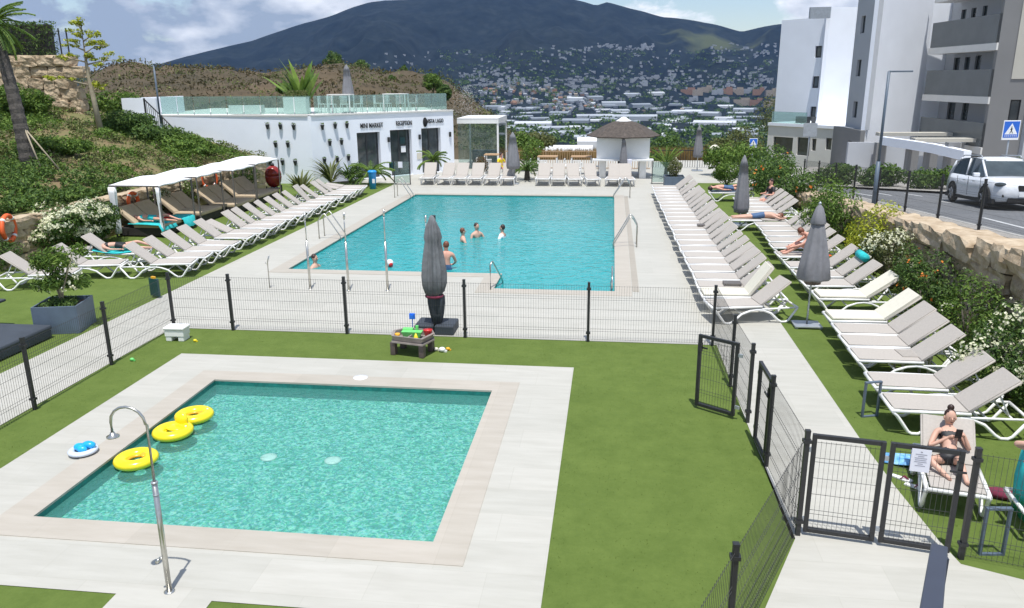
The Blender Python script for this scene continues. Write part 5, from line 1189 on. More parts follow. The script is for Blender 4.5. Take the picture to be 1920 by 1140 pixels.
# ------------------------------------------------------------------ car
def car():
    a, c = roadpt(1788, 376, 0), roadpt(1856, 387, 0); L0 = 2.67
    ctr = Vector((12.9, 28.3, 0)); z = road_z(0, 28.3) - .06; hd = rad(-92)
    t = thing('parked_car', 'white estate car parked across the road, facing the camera', 'car', (ctr.x, ctr.y, z), hd); t.rotation_euler = (0, rad(-4.0), hd)
    st = [(-2.20, .42, .95, .70), (-2.12, .30, 1.00, .82), (-1.7, .24, 1.02, .89), (-1.0, .22, 1.0, .91), (0, .22, .98, .915), (.75, .22, .97, .91), (.95, .22, 1.00, .90), (1.45, .24, .97, .89), (1.95, .26, .90, .84), (2.16, .32, .78, .72), (2.22, .40, .62, .62)]
    b = M(); vs = []
    for x, z0, z1, w in st:
        vs += [(x, -w * .93, z0), (x, -w, z0 + .12), (x, -w * 1.0, z0 + (z1 - z0) * .62), (x, -w * .93, z1 - .03), (x, -w * .80, z1 + .015), (x, 0, z1 + .035), (x, w * .80, z1 + .015), (x, w * .93, z1 - .03), (x, w, z0 + (z1 - z0) * .62), (x, w, z0 + .12), (x, w * .93, z0)]
    k = 11; fs = []
    for i in range(len(st) - 1):
        for j in range(k): fs.append((i * k + j, i * k + (j + 1) % k, (i + 1) * k + (j + 1) % k, (i + 1) * k + j))
    fs.append(tuple(range(k - 1, -1, -1))); fs.append(tuple((len(st) - 1) * k + j for j in range(k)))
    b.add(vs, fs, True); body = b.build('body', MT['carpaint'], t)
    g = M(); gh = [(-2.05, .98, .99, .70), (-1.75, .98, 1.42, .66), (-1.3, .98, 1.54, .66), (-.2, .98, 1.58, .67), (.30, .98, 1.53, .66), (1.02, .98, 1.02, .70)]
    vs = []
    for x, z0, z1, w in gh: vs += [(x, -.80, z0), (x, -w, z1), (x, w, z1), (x, .80, z0)]
    fs = []
    for i in range(5):
        for j in range(3): fs.append((i * 4 + j, i * 4 + j + 1, i * 4 + j + 5, i * 4 + j + 4))
    g.add(vs, fs + [(3, 2, 1, 0), (20, 21, 22, 23)]); g.build('windows', MT['winglass'], t)
    r = M(); rs = [(-2.02, 1.02, .66), (-1.78, 1.40, .60), (-1.35, 1.555, .56), (-.2, 1.60, .58), (.28, 1.55, .58), (.36, 1.50, .58)]
    r.add([p for x, zz, w in rs for p in ((x, -w - .08, zz - .02), (x, -w * .5, zz + .02), (x, w * .5, zz + .02), (x, w + .08, zz - .02), (x, w + .06, zz - .07), (x, -w - .06, zz - .07))],
          [(i * 6 + j, i * 6 + (j + 1) % 6, i * 6 + 6 + (j + 1) % 6, i * 6 + 6 + j) for i in range(2, 5) for j in range(6)] + [(17, 16, 15, 14, 13, 12), (30, 31, 32, 33, 34, 35)], True)
    for s in (-1, 1):
        r.tube([(.32, s * .66, 1.50), (1.02, s * .76, 1.0)], .038, 6).tube([(-.55, s * .69, 1.55), (-.5, s * .80, 1.0)], .03, 6).tube([(-1.78, s * .66, 1.42), (-2.05, s * .74, 1.0)], .06, 6).tube([(-1.35, s * .68, 1.53), (-1.78, s * .66, 1.42)], .035, 6)
    r.build('roof', MT['carpaint'], t)
    rr = M()
    for s in (-1, 1): rr.tube([(-1.5, s * .6, 1.60), (-1.4, s * .6, 1.64), (.0, s * .6, 1.66), (.1, s * .6, 1.60)], .018, 6)
    rr.build('roof_rail', MT['galv'], t)
    for x in (-1.33, 1.34):
        for s in (-1, 1):
            w = M(); rot = Matrix.Rotation(PI / 2, 3, 'X'); w.torus((0, 0, 0), .25, .095, 28, 10, tilt=rot)
            wo = w.build('wheel', MT['tyre'], t, loc=(x, s * .86, .345)); q = M(); q.tube([(0, s * -.06, 0), (0, s * .07, 0)], .20, 20)
            for n in range(5):
                an = n * PI * .4; q.tube([(0, s * .085, 0), (.2 * math.cos(an), s * .085, .2 * math.sin(an))], .028, 5)
            q.build('rim', MT['rim'], wo)
            arch = M()
            for n in range(12):
                a0, a1 = PI * n / 12, PI * (n + 1) / 12
                P = [(x + rr_ * math.cos(aa), s * yy, .345 + rr_ * math.sin(aa)) for yy in (.80, .925) for rr_, aa in ((.345, a0), (.345, a1), (.41, a1), (.41, a0))]
                arch.hexa(P)
            arch.build('wheel_arch', MT['tyre'], t)
    M().box(0, 0, .20, 3.9, 1.80, .14).build('sill', MT['tyre'], t)
    for s in (-1, 1):
        M().ell((1.97, s * .70, .80), (.19, .16, .075), 14, 8, rot=Matrix.Rotation(-s * .45, 3, 'Z')).build('headlight', MT['winglass'], t)
        M().box(.78, s * .99, .98, .14, .20, .14).build('wing_mirror', MT['carpaint'], t, bevel=.03)
        M().box(2.14, s * .62, .42, .10, .18, .08).build('fog_lamp', MT['opening'], t)
    M().box(2.20, .16, .60, .06, .24, .19).box(2.20, -.16, .60, .06, .24, .19).build('grille', MT['opening'], t, bevel=.02)
    M().box(2.20, 0, .26, .08, 1.1, .14).build('air_intake', MT['opening'], t)
    M().box(2.26, 0, .44, .02, .52, .11).build('number_plate', MT['signwhite'], t)
    for x in (-.35, .45): M().box(x, -.925, .82, .16, .02, .03).box(x, .925, .82, .16, .02, .03).build('door_handle', MT['galv'], t)
    dl = M()
    for x in (-.95, -.02, .98): dl.box(x, -.912, .34, .012, .012, .62).box(x, .912, .34, .012, .012, .62)
    dl.build('door_seam', MT['tyre'], t)
car()

# street furniture right
def lamp(label, x, y, z, h, arm, ang, group=None):
    t = thing('street_lamp', label, 'street lamp', (x, y, z), ang, group)
    M().tube([(0, 0, 0), (0, 0, h * .35)], .065, 10).tube([(0, 0, h * .35), (0, 0, h)], .045, 10).build('pole', MT['planter'], t)
    M().box(arm / 2, 0, h - .03, arm, .10, .05).build('lamp_head', MT['planter'], t, bevel=.01); return t
zz = road_z(0, 27.3); p = AY(1637, 388, 27.3)
lamp('slim grey street lamp by the road in front of the white apartment block', p.x, 27.3, zz - .1, 4.35, .75, rad(8))
p = AY(306, 283, 36.5); q0, q1 = AY(308, 280, 37.6), AY(293, 120, 37.6)
lamp('slim dark lamp post beside the stairs of the white building', q0.x, 37.6, q0.z - .3, q1.z - q0.z + .3, .3, 0)
fence('black post and wire fence along the top of the boulder wall beside the road', [(8.8, 17.4), (8.8, 19.9), (8.8, 22.35), (8.8, 24.8), (8.8, 27.4), (8.8, 30.0), (8.8, 32.6), (8.8, 35.2), (8.8, 37.8)], 1.22, zs=[road_z(0, yy) - .05 for yy in (17.4, 19.9, 22.35, 24.8, 27.4, 30.0, 32.6, 35.2, 37.8)])
def cross_sign(label, u, v, y, h, s, group='pedestrian crossing signs'):
    p = AY(u, v, y); x = p.x; zc = p.z; zb = zc - h; t = thing('crossing_sign', label, 'road sign', (x, y, zb), rad(8), group)
    M().tube([(0, 0, 0), (0, 0, h + s * .4)], .03, 8).build('pole', MT['galv'], t)
    o = M().box(0, -.05, h - s / 2, s, .02, s * 1.12).build('plate', MT['signwhite'], t, bevel=.01)
    M().box(0, -.063, h - s * .36, s * .90, .004, s * .92).build('blue_field', MT['signblue'], o)
    k = s * .38; cz = h + s * .10
    M().add([(-k, -.068, cz - k * .72), (k, -.068, cz - k * .72), (0, -.068, cz + k * .95)], [(0, 1, 2)]).build('white_triangle', MT['signwhite'], o)
    f = M(); y0 = -.072
    def bar(a, c, w): a, c = Vector((a[0], y0, a[1])), Vector((c[0], y0, c[1])); n = (c - a).cross(Vector((0, 1, 0))).normalized() * w; f.add([a - n, a + n, c + n, c - n], [(0, 1, 2, 3)])
    bar((0, cz - k * .12), (.0, cz + k * .25), k * .09); bar((0, cz - k * .1), (-k * .2, cz - k * .6), k * .05); bar((0, cz - k * .1), (k * .24, cz - k * .58), k * .05); bar((-k * .22, cz + k * .02), (k * .22, cz + k * .1), k * .04)
    f.lathe([(.001, cz + k * .30), (k * .09, cz + k * .38), (.001, cz + k * .47)], cy=y0, n=8); f.build('walking_figure', MT['opening'], o)
    f = M()
    for q in range(-3, 4): f.box(q * s * .11, -.07, h - s * .29 + .0, s * .06, .004, s * .05)
    f.build('stripe_marks', MT['signwhite'], o)
cross_sign('blue pedestrian crossing sign at the right picture edge above the car', 1894, 246, 33.0, 2.4, .66)
cross_sign('small distant blue pedestrian crossing sign above the bushes left of the white flats', 1412, 269, 62, 3.0, .62)
p = AY(1519, 240, 60); t = thing('road_sign', 'back of a square grey road sign on a pole in front of the pale house', 'road sign', (p.x, 60, -1.4))
M().tube([(0, 0, 0), (0, 0, p.z + 1.9)], .05, 8).build('pole', MT['galv'], t); M().box(0, -.08, p.z + .8, .95, .04, .95).build('plate', MT['galv'], t)
# ------------------------------------------------------------------ buildings
def hit(A, B, u, v):
    """where the sight line of a pixel meets the upright plane through A and B: (distance along AB, height)"""
    A, B = Vector((A[0], A[1], 0)), Vector((B[0], B[1], 0)); d = (B - A); n = Vector((d.y, -d.x, 0)); q = ray(u, v)
    s = (A - Vector((0, 0, 0))).dot(n) / Vector((q.x, q.y, 0)).dot(n); p = EYE + q * s
    return (p - A).xy.dot(d.xy) / d.length, p.z
def facade(t, A, B, z0, z1, ops, m, th=.3, name='wall', inset=.14, frame=.07, glassm='winglass', flip=1, mull=0):
    """upright wall from A to B (thickness to the left of AB when flip=1) with real recessed openings; ops: (s0,s1,za,zb)"""
    ox, oy, oz = t.location; A, B = Vector(A[:2]), Vector(B[:2]); d = (B - A); L = d.length; d /= L; n = Vector((-d.y, d.x)) * flip
    def P(s, dep, z): q = A + d * s + n * dep; return (q.x - ox, q.y - oy, z - oz)
    def bx(b, s0, s1, d0, d1, za, zb):
        v = [P(s0, d0, za), P(s1, d0, za), P(s1, d1, za), P(s0, d1, za), P(s0, d0, zb), P(s1, d0, zb), P(s1, d1, zb), P(s0, d1, zb)]
        if flip < 0: v = [v[3], v[2], v[1], v[0], v[7], v[6], v[5], v[4]]
        b.hexa(v)
    b = M(); xs = sorted({0, L} | {max(0, min(L, o[0])) for o in ops} | {max(0, min(L, o[1])) for o in ops})
    for s0, s1 in zip(xs, xs[1:]):
        if s1 - s0 < 1e-4: continue
        z = z0
        for o in sorted([o for o in ops if o[0] <= s0 + 1e-4 and o[1] >= s1 - 1e-4], key=lambda o: o[2]):
            if o[2] > z: bx(b, s0, s1, 0, th, z, o[2])
            z = max(z, o[3])
        if z < z1: bx(b, s0, s1, 0, th, z, z1)
    w = b.build(name, MT[m], t)
    for s0, s1, za, zb in ops:
        f = M(); bx(f, s0, s0 + frame, inset, inset + .06, za, zb); bx(f, s1 - frame, s1, inset, inset + .06, za, zb); bx(f, s0 + frame, s1 - frame, inset, inset + .06, zb - frame, zb); bx(f, s0 + frame, s1 - frame, inset, inset + .06, za, za + frame)
        for k in range(mull): c = s0 + (s1 - s0) * (k + 1) / (mull + 1); bx(f, c - frame / 2, c + frame / 2, inset, inset + .06, za + frame, zb - frame)
        fo = f.build('window', MT['frame'], t); g = M(); bx(g, s0 + frame, s1 - frame, inset + .02, inset + .035, za + frame, zb - frame); g.build('pane', MT[glassm], fo)
    return w
def pxops(A, B, L):
    out = []
    for u0, v0, u1, v1 in L:
        s0, za = hit(A, B, u0, (v0 + v1) / 2); s1, _ = hit(A, B, u1, (v0 + v1) / 2); _, zt = hit(A, B, (u0 + u1) / 2, v0); _, zb = hit(A, B, (u0 + u1) / 2, v1)
        out.append((min(s0, s1), max(s0, s1), zb, zt))
    return out
def text(parent, s, A, B, u0, u1, v, size, m, off=-.03):
    A2, B2 = Vector(A[:2]), Vector(B[:2]); d = (B2 - A2).normalized(); s0, z = hit(A, B, u0, v); s1, _ = hit(A, B, u1, v)
    cu = bpy.data.curves.new('txt', 'FONT'); cu.body = s; cu.size = 1; cu.extrude = .01; cu.offset = .012
    o = bpy.data.objects.new('txt', cu); C.objects.link(o); bpy.context.view_layer.update(); me = bpy.data.meshes.new_from_object(o.evaluated_get(bpy.context.evaluated_depsgraph_get())); bpy.data.objects.remove(o)
    w = max(v.co.x for v in me.vertices); hh = max(v.co.y for v in me.vertices); kx = abs(s1 - s0) / w; ky = size / hh
    n = Vector((d.y, -d.x)); p = A2 + d * s0 + n * -off; ox, oy, oz = parent.location
    for v in me.vertices:
        x, y, zz_ = v.co; v.co = (p.x + d.x * x * kx + n.x * zz_ - ox, p.y + d.y * x * kx + n.y * zz_ - oy, z + y * ky - oz)
    me.materials.append(MT[m]); e = bpy.data.objects.new('lettering', me); C.objects.link(e); e.parent = parent; return e
CA, CR, CL = (-15.1, 39.0), (-9.0, 45.2), (-25.3, 39.3)
hall = thing('white_building', 'low white flat-roofed building with shops and wall pots beyond the left loungers', 'building', (-15.1, 39.0, 0))
ops = pxops(CA, CR, [(671, 248, 714, 330), (733, 243, 773, 334), (791, 240, 827, 318)])
ops = [(a, b_, .03, d_) for a, b_, c_, d_ in ops]; LR = (Vector(CR) - Vector(CA)).length
facade(hall, CA, CR, 0, 3.38, ops, 'whitepaint', .35, inset=.26, frame=.08, mull=1)
ops2 = pxops(CL, CA, [(392, 272, 418, 296)])
facade(hall, CL, (CA[0] - .002, CA[1]), 0, 3.38, [(a, b_, max(.2, c_ - 1.2), d_) for a, b_, c_, d_ in ops2], 'whitepaint', .35, inset=.2, frame=.05)
b = M(); b.prism([(-10.1, .40), (-.13, .40), (6.0, 6.55), (3.2, 13.5), (-12, 13.5)], 3.14, 3.36); b.build('roof_slab', MT['slab'], hall)
M().prism([(-10.1, .42), (-10.0, 13), (-9.7, 13), (-9.8, .42)], 0, 3.1).build('side_wall', MT['whitepaint'], hall)
def rim(A, B, z, m, nm, w=.2, hh=.07, out=.06):
    A, B = Vector(A), Vector(B); d = (B - A).normalized(); n = Vector((d.y, -d.x)) * out; ox, oy, _ = hall.location; q = Vector((-d.y, d.x)) * w; o_ = Vector((ox, oy))
    P = [A + n - o_, B + n - o_, B + q - o_, A + q - o_]; M().hexa([(*p, z) for p in P] + [(*p, z + hh) for p in P]).build(nm, MT[m], hall)
rim((CL[0] + 1.9, CL[1]), (CA[0] - .1, CA[1]), 3.382, 'slab', 'coping'); rim((CA[0] + .04, CA[1] + .04), CR, 3.385, 'slab', 'coping')
text(hall, 'MINI MARKET', CA, CR, 675, 718, 240.3, .24, 'opening'); text(hall, 'RECEPTION', CA, CR, 742, 772, 235.5, .24, 'opening'); text(hall, 'VISTA LAGO', CA, CR, 800, 831, 231, .22, 'opening')
dR = (Vector(CR) - Vector(CA)).normalized(); nR = Vector((dR.y, -dR.x))
def wallpt(A, B, u, v, off=0.0):
    d = (Vector(B) - Vector(A)).normalized(); n = Vector((d.y, -d.x)); s, z = hit(A, B, u, v); q = Vector(A) + d * s + n * off; return q.x, q.y, z
x, y, z = wallpt(CA, CR, 796.5, 229, .03); e = M().ell((0, 0, 0), (.13, .13, .26), 12, 8).build('emblem', MT['opening'], hall); e.location = (x + 15.1, y - 39, z)
k = 0
for A, B, L in ((CL, CA, [(503, 237), (527, 237), (552, 238), (518, 271), (541, 271), (508, 304), (531, 304), (555, 305)]), (CA, CR, [(603, 238), (627, 236), (649, 235), (617, 268), (639, 266), (607, 301), (631, 299), (652, 296)])):
    for u, v in L:
        x, y, z = wallpt(A, B, u, v, .10)
        tt = thing('wall_pot', 'small dark plant pot fixed to the white wall, %s' % ('on the face turned to the camera' if A == CL else 'on the face turned to the pool'), 'wall pot', (x, y, z - .14), 0, 'dark pots on the camera side of the white building' if A == CL else 'dark pots on the pool side of the white building')
        M().lathe([(.05, 0), (.10, .22), (.105, .25), (.08, .25)], n=12).build('pot', MT['frame'], tt); q = M(); rr_ = random.Random(k); k += 1
        for i in range(26): leafquad(q, Vector((rr_.uniform(-.08, .08), rr_.uniform(-.08, .08), .27 + .07 * rr_.random())), rv(rr_), .07, .5, rr_)
        q.build('plant', MT['leaf_mid'], tt)
for i, (u, v) in enumerate(((728, 262), (786, 257), (843, 252))):
    x, y, z = wallpt(CA, CR, u, v, .06); tt = thing('wall_lamp', 'small black wall lamp beside the %s' % ['mini market window', 'reception door', 'rightmost door'][i], 'wall lamp', (x, y, z - .12), 0, 'black wall lamps of the white building')
    M().box(0, 0, 0, .12, .12, .26).build('shade', MT['frame'], tt, bevel=.01); M().box(0, 0, .10, .06, .2, .06).build('bracket', MT['frame'], tt)
for i, (u0, v0, u1, v1, m) in enumerate(((754, 259, 764, 269, 'green_plastic'), (756, 275, 765, 285, 'signwhite'), (782, 285, 790, 300, 'cream'))):
    x, y, z = wallpt(CA, CR, (u0 + u1) / 2, (v0 + v1) / 2, .02 if i == 2 else -.24); o = M().box(0, 0, 0, .30, .012, .34).build('poster', MT[m] if i else MT['darkgreen'], loc=(x, y, z - .17), rot=math.atan2(dR.y, dR.x)); tag(o, ['green poster on the reception door glass', 'white poster on the reception door glass', 'cream notice on the pillar right of the reception'][i], 'poster')
# roof terrace balustrade
def balustrade(label, A, B, z, h, n, cat='glass balustrade', y=True):
    A, B = Vector(A), Vector(B); d = B - A; L = d.length; t = thing('balustrade', label, cat, (A.x, A.y, z), math.atan2(d.y, d.x))
    for i in range(n):
        M().box(L * (i + .5) / n, 0, .03, L / n - .04, .02, h).build('glass_panel', MT['glass'], t)
        M().box(L * i / n, 0, 0, .03, .05, .12).build('clamp', MT['galv'], t)
    return t
balustrade('long glass balustrade on the roof edge facing the camera', (-23.3, 39.55), (-15.1, 39.35), 3.455, .88, 9); balustrade('glass balustrade on the roof edge facing the pool', (-15.0, 39.4), (-9.35, 45.15), 3.455, .88, 8); balustrade('glass balustrade at the rear of the roof terrace', (-9.4, 45.4), (-12, 51), 3.37, .9, 5)
t = thing('stair_parapet', 'white parapet block at the left end of the white building roof', 'parapet', (-25.3, 39.3, 0)); M().box(.95, .12, 3.1, 1.9, .24, 1.2).build('wall', MT['whitepaint'], t)
M().box(.12, 3, 3.1, .24, 5.5, 1.2).build('side_wall', MT['whitepaint'], t)
def stair_rail():
    pts = [AY(270, 186, 38.9), AY(303, 218, 38.6), AY(346, 262, 38.3), AY(366, 262, 38.2), AY(390, 283, 38.0)]; o = pts[0]; t = thing('stair_railing', 'black metal railing of the stairs going down along the white building', 'railing', (o.x, o.y, 0)); b = M(); v = M()
    L = [(p.x - o.x, p.y - o.y, p.z) for p in pts]; b.tube(L, .035, 6)
    for (a, c) in zip(L, L[1:]):
        a, c = Vector(a), Vector(c); k = max(2, int((c - a).length / .16))
        for i in range(k): q = a.lerp(c, i / k); v.box(q.x, q.y, q.z - 1.0, .018, .018, 1.0)
        b.tube([a - Vector((0, 0, .95)), c - Vector((0, 0, .95))], .02, 5)
    for q in L: b.box(q[0], q[1], q[2] - 1.2, .07, .07, 1.25)
    b.build('handrail', MT['black'], t); v.build('balusters', MT['black'], t)
stair_rail()
t = thing('staircase', 'white outside staircase between the bank and the white building', 'staircase', (-24.6, 38.9, 0)); b = M()
for i in range(12): b.box(.35 + i * .36, -.2, 0, .36, 1.1, 3.2 - i * .2)
b.build('steps', MT['whitepaint'], t)
# things on the roof terrace
p = AY(567, 178, 43.5); clump_plant('tall banana-like plant standing on the roof terrace', p.x, 43.5, 3.4, 3.0, 34, 'leaf_mid', 201, .34, spread=.5)
closed_parasol('closed grey parasol standing on the roof terrace', AY(651, 150, 43.5).x, 43.5, 2.55, .33, z=3.38, bottom=.6, group=None)
for i, (u0, u1, v0, v1) in enumerate(((434, 492, 197, 213), (536, 576, 182, 212))):
    a, c = AY(u0, v1, 42), AY(u1, v0, 42); t = thing('roof_planter', 'white planter on the roof terrace, %s' % ('the wide low one' if i == 0 else 'the narrow taller one'), 'planter', ((a.x + c.x) / 2, 42, 3.4)); M().box(0, 0, 0, c.x - a.x, .5, c.z - 3.4).build('box', MT['white'], t)
    q = M(); rr_ = random.Random(i)
    for k in range(300): leafquad(q, Vector((rr_.uniform(-.5, .5) * (c.x - a.x), rr_.uniform(-.2, .2), c.z - 3.4 + .35 * rr_.random())), rv(rr_), .14, .4, rr_)
    q.build('plant', MT['leaf_olive'], t)
def white_table(label, x, y, z, w, h, top='slab', rz=0, group='white framed tables on the terraces', d=.8):
    t = thing('table', label, 'table', (x, y, z), rz, group); M().box(0, 0, h - .05, w, d, .05).build('table_top', MT[top], t)
    for a in (-1, 1):
        for c in (-1, 1): M().box(a * (w / 2 - .04), c * (d / 2 - .04), 0, .06, .06, h - .05).build('leg', MT['white'], t)
def white_chair(label, x, y, z, rz, group, hs=.45):
    t = thing('chair', label, 'chair', (x, y, z), rz, group); M().box(0, 0, hs - .03, .42, .42, .03).build('seat', MT['white'], t); b = M()
    for k in range(6): b.box(-.2, -.17 + k * .068, hs, .025, .025, .36)
    b.box(-.2, 0, hs + .36, .03, .42, .04); b.build('backrest', MT['white'], t)
    for a in (-1, 1):
        for c in (-1, 1): M().box(a * .18, c * .18, 0, .035, .035, hs - .03).build('leg', MT['white'], t)
for i, (u, v) in enumerate(((640, 205), (743, 205))):
    p = AY(u, v, 43 + i * 1.2); white_table('tall white frame table on the roof terrace, %s' % ('below the grey parasol' if i == 0 else 'the right one'), p.x, p.y, 3.38, 1.3, 1.0)
    for k, (dx, a) in enumerate(((-1.0, 0), (-.35, PI / 2), (.4, PI / 2), (1.0, PI))): white_chair('white slatted chair on the roof terrace, %s at the %s table' % (['leftmost', 'second', 'third', 'rightmost'][k], 'left' if i == 0 else 'right'), p.x + dx, p.y - (.1 if k in (0, 3) else .55), 3.38, a, 'white chairs on the roof terrace', .5)
# glazed veranda right of the building
t = thing('glass_pavilion', 'white framed glass pavilion attached to the right of the white building', 'pavilion', (-9.0, 46.4, 0)); b = M(); L = 2.45; H_ = 2.88; b.box(L / 2, 0, H_ - .25, L, .18, .25).box(L / 2, 3.6, H_ - .25, L, .18, .25).box(L - .06, 1.8, H_ - .25, .12, 3.42, .25).box(L - .06, 0, 0, .10, .12, H_ - .25).box(L - .06, 3.6, 0, .10, .12, H_ - .25).box(.1, 3.6, 0, .1, .12, H_ - .25); b.build('frame', MT['white'], t)
M().box(L / 2, 1.8, H_, L, 3.8, .06).build('roof', MT['white'], t); M().box(L / 2 - .05, .02, .05, L - .14, .02, H_ - .3).build('front_glass', MT['clearglass'], t); M().box(L - .06, 1.8, .05, .02, 3.4, H_ - .3).build('side_glass', MT['clearglass'], t)
M().box(L / 2, 2.4, 0, 1.5, .6, .9).build('counter', MT['navyrail'], t)
# far terrace fence, gate, tables and chairs
def framed_glass(label, u, v, y, w, h, name='fence_panel'):
    p = G(u, v); t = thing(name, label, 'fence panel', (p.x, p.y, 0)); M().box(0, 0, 0, .04, .04, h).box(w, 0, 0, .04, .04, h).box(w / 2, 0, 0, w - .04, .03, .03).build('frame', MT['black'], t); M().box(w / 2, 0, .1, w - .04, .01, h - .15).build('glass', MT['clearglass'], t)
framed_glass('low framed glass panel with a notice by the reception door', 740, 346, 0, .82, 1.2); framed_glass('framed glass panel between the kiosk and the far slate planter', 1222, 345, 0, .85, 1.15)
o = M().box(0, 0, 0, .22, .012, .30).build('notice', MT['paper'], loc=(G(740, 346).x + .35, G(740, 346).y - .04, .85)); tag(o, 'white notice on the glass panel by the reception door', 'notice')
o = M().box(0, 0, 0, .26, .2, .42).build('letter_box', MT['darkgreen'], loc=(G(736, 346).x, G(736, 346).y + .1, .7)); tag(o, 'teal box fixed beside the reception glass panel', 'box')
for i, (u, y, w, h) in enumerate(((1027, 44, 1.1, 1.0), (1090, 44, 1.15, 1.0), (926, 44.5, 1.0, 1.05), (1056, 42, .7, .72))):
    white_table('white framed table on the far terrace, %s' % ['left of the kiosk', 'next to the kiosk', 'by the glass pavilion', 'low one in front of the others'][i], AY(u, 320, y).x, y, 0, w, h, 'wood' if i != 3 else 'slab')
    for k, (dx, dy, a) in enumerate(((-.75, -.1, 0), (.75, .1, PI), (-.2, -.65, PI / 2))): white_chair('white terrace chair, %s one' % ['left', 'right', 'front'][k] + [' at the table left of the kiosk', ' at the table next to the kiosk', ' at the table by the glass pavilion', ' at the low table'][i], AY(u, 320, y).x + dx, y + dy, 0, a, 'white chairs on the far terrace')
t = thing('terrace_railing', 'white slatted railing along the back of the far terrace', 'railing', (-6.2, 46.6, 0)); b = M()
for i in range(60): b.box(i * .14, 0, .05, .03, .03, .95)
b.box(4.2, 0, 1.0, 8.5, .05, .05).box(4.2, 0, .05, 8.5, .04, .04); b.build('rails', MT['wood'], t)
t = thing('terrace_railing', 'dark mesh railing right of the kiosk on the far terrace', 'railing', (2.2, 47.5, 0)); b = M()
for i in range(30): b.box(i * .14, 0, .05, .025, .025, .95)
b.box(2.1, 0, 1.0, 4.3, .05, .05); b.build('rails', MT['black'], t)
# kiosk
kx, ky = .60, 43.3; t = thing('kiosk', 'white kiosk with a dark thatched pyramid roof and a white cap', 'kiosk', (kx, ky, 0))
M().lathe([(1.92, 2.12), (1.96, 2.17), (1.2, 2.60), (.62, 2.86), (.40, 2.92)], n=8, smooth=False).build('roof', MT['thatch'], t); M().lathe([(.44, 2.86), (.40, 2.93), (.22, 3.03), (.12, 3.11), (.02, 3.13)], n=16).build('roof_cap', MT['white'], t)
b = M()
for a in (-1, 1): b.box(a * .72, -1.05, 1.02, 1.30, .06, 1.12).box(a * 1.35, 0, 1.02, .06, 2.0, 1.12)
b.box(0, 1.05, 1.02, 2.7, .06, 1.12); b.build('shutter', MT['white'], t)
M().box(-.87, -1.1, .94, 1.42, .7, .08).box(.87, -1.1, .94, 1.42, .7, .08).build('counter', MT['white'], t)
b = M()
for a in (-1, 1):
    for c in (-1, 1): M().box(a * 1.05, c * .95, 0, .34, .30, .94).build('pillar', MT['white'], t)
M().box(0, .3, 0, .5, .5, 1.9).build('inner_wall', MT['darkmat'], t)
t = thing('fridge', 'pale blue upright cooler with a white notice in front of the kiosk', 'cooler', (kx + .25, 41.9, 0)); M().box(0, 0, .05, .42, .45, 1.0).build('cabinet', MT['paper'], t, bevel=.02); M().box(0, -.235, .72, .26, .01, .24).build('notice', MT['paper'], t); M().box(0, -.23, .6, .36, .01, .1).build('sticker', MT['yellow'], t); M().box(0, 0, 0, .42, .45, .05).build('base', MT['opening'], t)

# right: grey and white apartment block
def P2(u, v, t_): q = D(u, v, t_); return (q.x, q.y)
T0, T1, T2 = P2(1632, 150, 53), P2(1733, 150, 56.5), P2(1594, 150, 57)
fl = thing('apartment_block', 'tall white and grey apartment block with balconies at the right', 'building', (T0[0], T0[1], -1.4))
ST = [(1614, 30, 1622, 62), (1606, 112, 1614, 143), (1599, 190, 1607, 221)]
facade(fl, T2, T0, 1.55, 15, pxops(T2, T0, ST), 'lightgrey', .3, inset=.16, frame=.08)
facade(fl, T0, T1, -1.4, 15, [], 'whitepaint', .3, name='tower_wall')
facade(fl, P2(1562, 250, 59), (T0[0] - .35, T0[1] - .35), -1.5, 1.55, pxops(P2(1562, 250, 59), T0, [(1595, 264, 1604, 296)]), 'greyrender', .3, inset=.16, frame=.08, name='base_wall')
Bn, Bf = P2(1862, 150, 47), P2(1736, 150, 55.5); dB = (Vector(Bn) - Vector(Bf)).normalized(); nB = Vector((-dB.y, dB.x))   # nB points into the building
inn = [(Vector(q) + nB * 1.7) for q in (Bf, Bn)]; IA, IB = tuple(inn[0] - dB * 1.2), tuple(inn[1] + dB * 1.2)
wins = pxops(IA, IB, [(1757, 26, 1779, 50), (1802, 18, 1811, 42), (1821, 15, 1830, 36), (1842, 11, 1851, 33), (1747, 110, 1770, 137), (1788, 108, 1799, 134), (1808, 107, 1818, 134), (1828, 104, 1839, 132), (1737, 192, 1759, 222), (1776, 192, 1790, 224), (1803, 193, 1815, 226)])
facade(fl, IA, IB, -1.4, 15, wins, 'lightgrey', .3, inset=.12, frame=.05, name='inner_wall')
def ribbon(t, A, B, th, nm, m, zA, zB, out=0, tops=None):
    A, B = Vector(A), Vector(B); d = (B - A).normalized(); n = Vector((-d.y, d.x)); ox, oy, oz = t.location; o_ = Vector((ox, oy)); P = [A - n * out - o_, B - n * out - o_, B + n * th - o_, A + n * th - o_]
    return M().hexa([(*p, zA - oz) for p in P] + [(*p, zB - oz) for p in P]).build(nm, MT[m], t)
for k, (za, zb) in enumerate(((6.95, 8.6), (3.85, 5.45), (.85, 2.3))):
    ribbon(fl, Bf, Bn, .12, 'balcony_parapet', 'parapet', za, zb); ribbon(fl, Bf, Bn, 1.7, 'balcony_slab', 'slab', za - .42, za - .003, .1)
ribbon(fl, Bf, Bn, 1.7, 'balcony_slab', 'slab', 9.9, 10.25, .1); ribbon(fl, Bf, Bn, .12, 'balcony_parapet', 'parapet', 10.253, 11.8)
ribbon(fl, (T1[0], T1[1]), IA, .3, 'return_wall', 'whitepaint', -1.4, 15)
G1 = P2(1905, 150, 45.5); G2 = P2(2300, 150, 42)
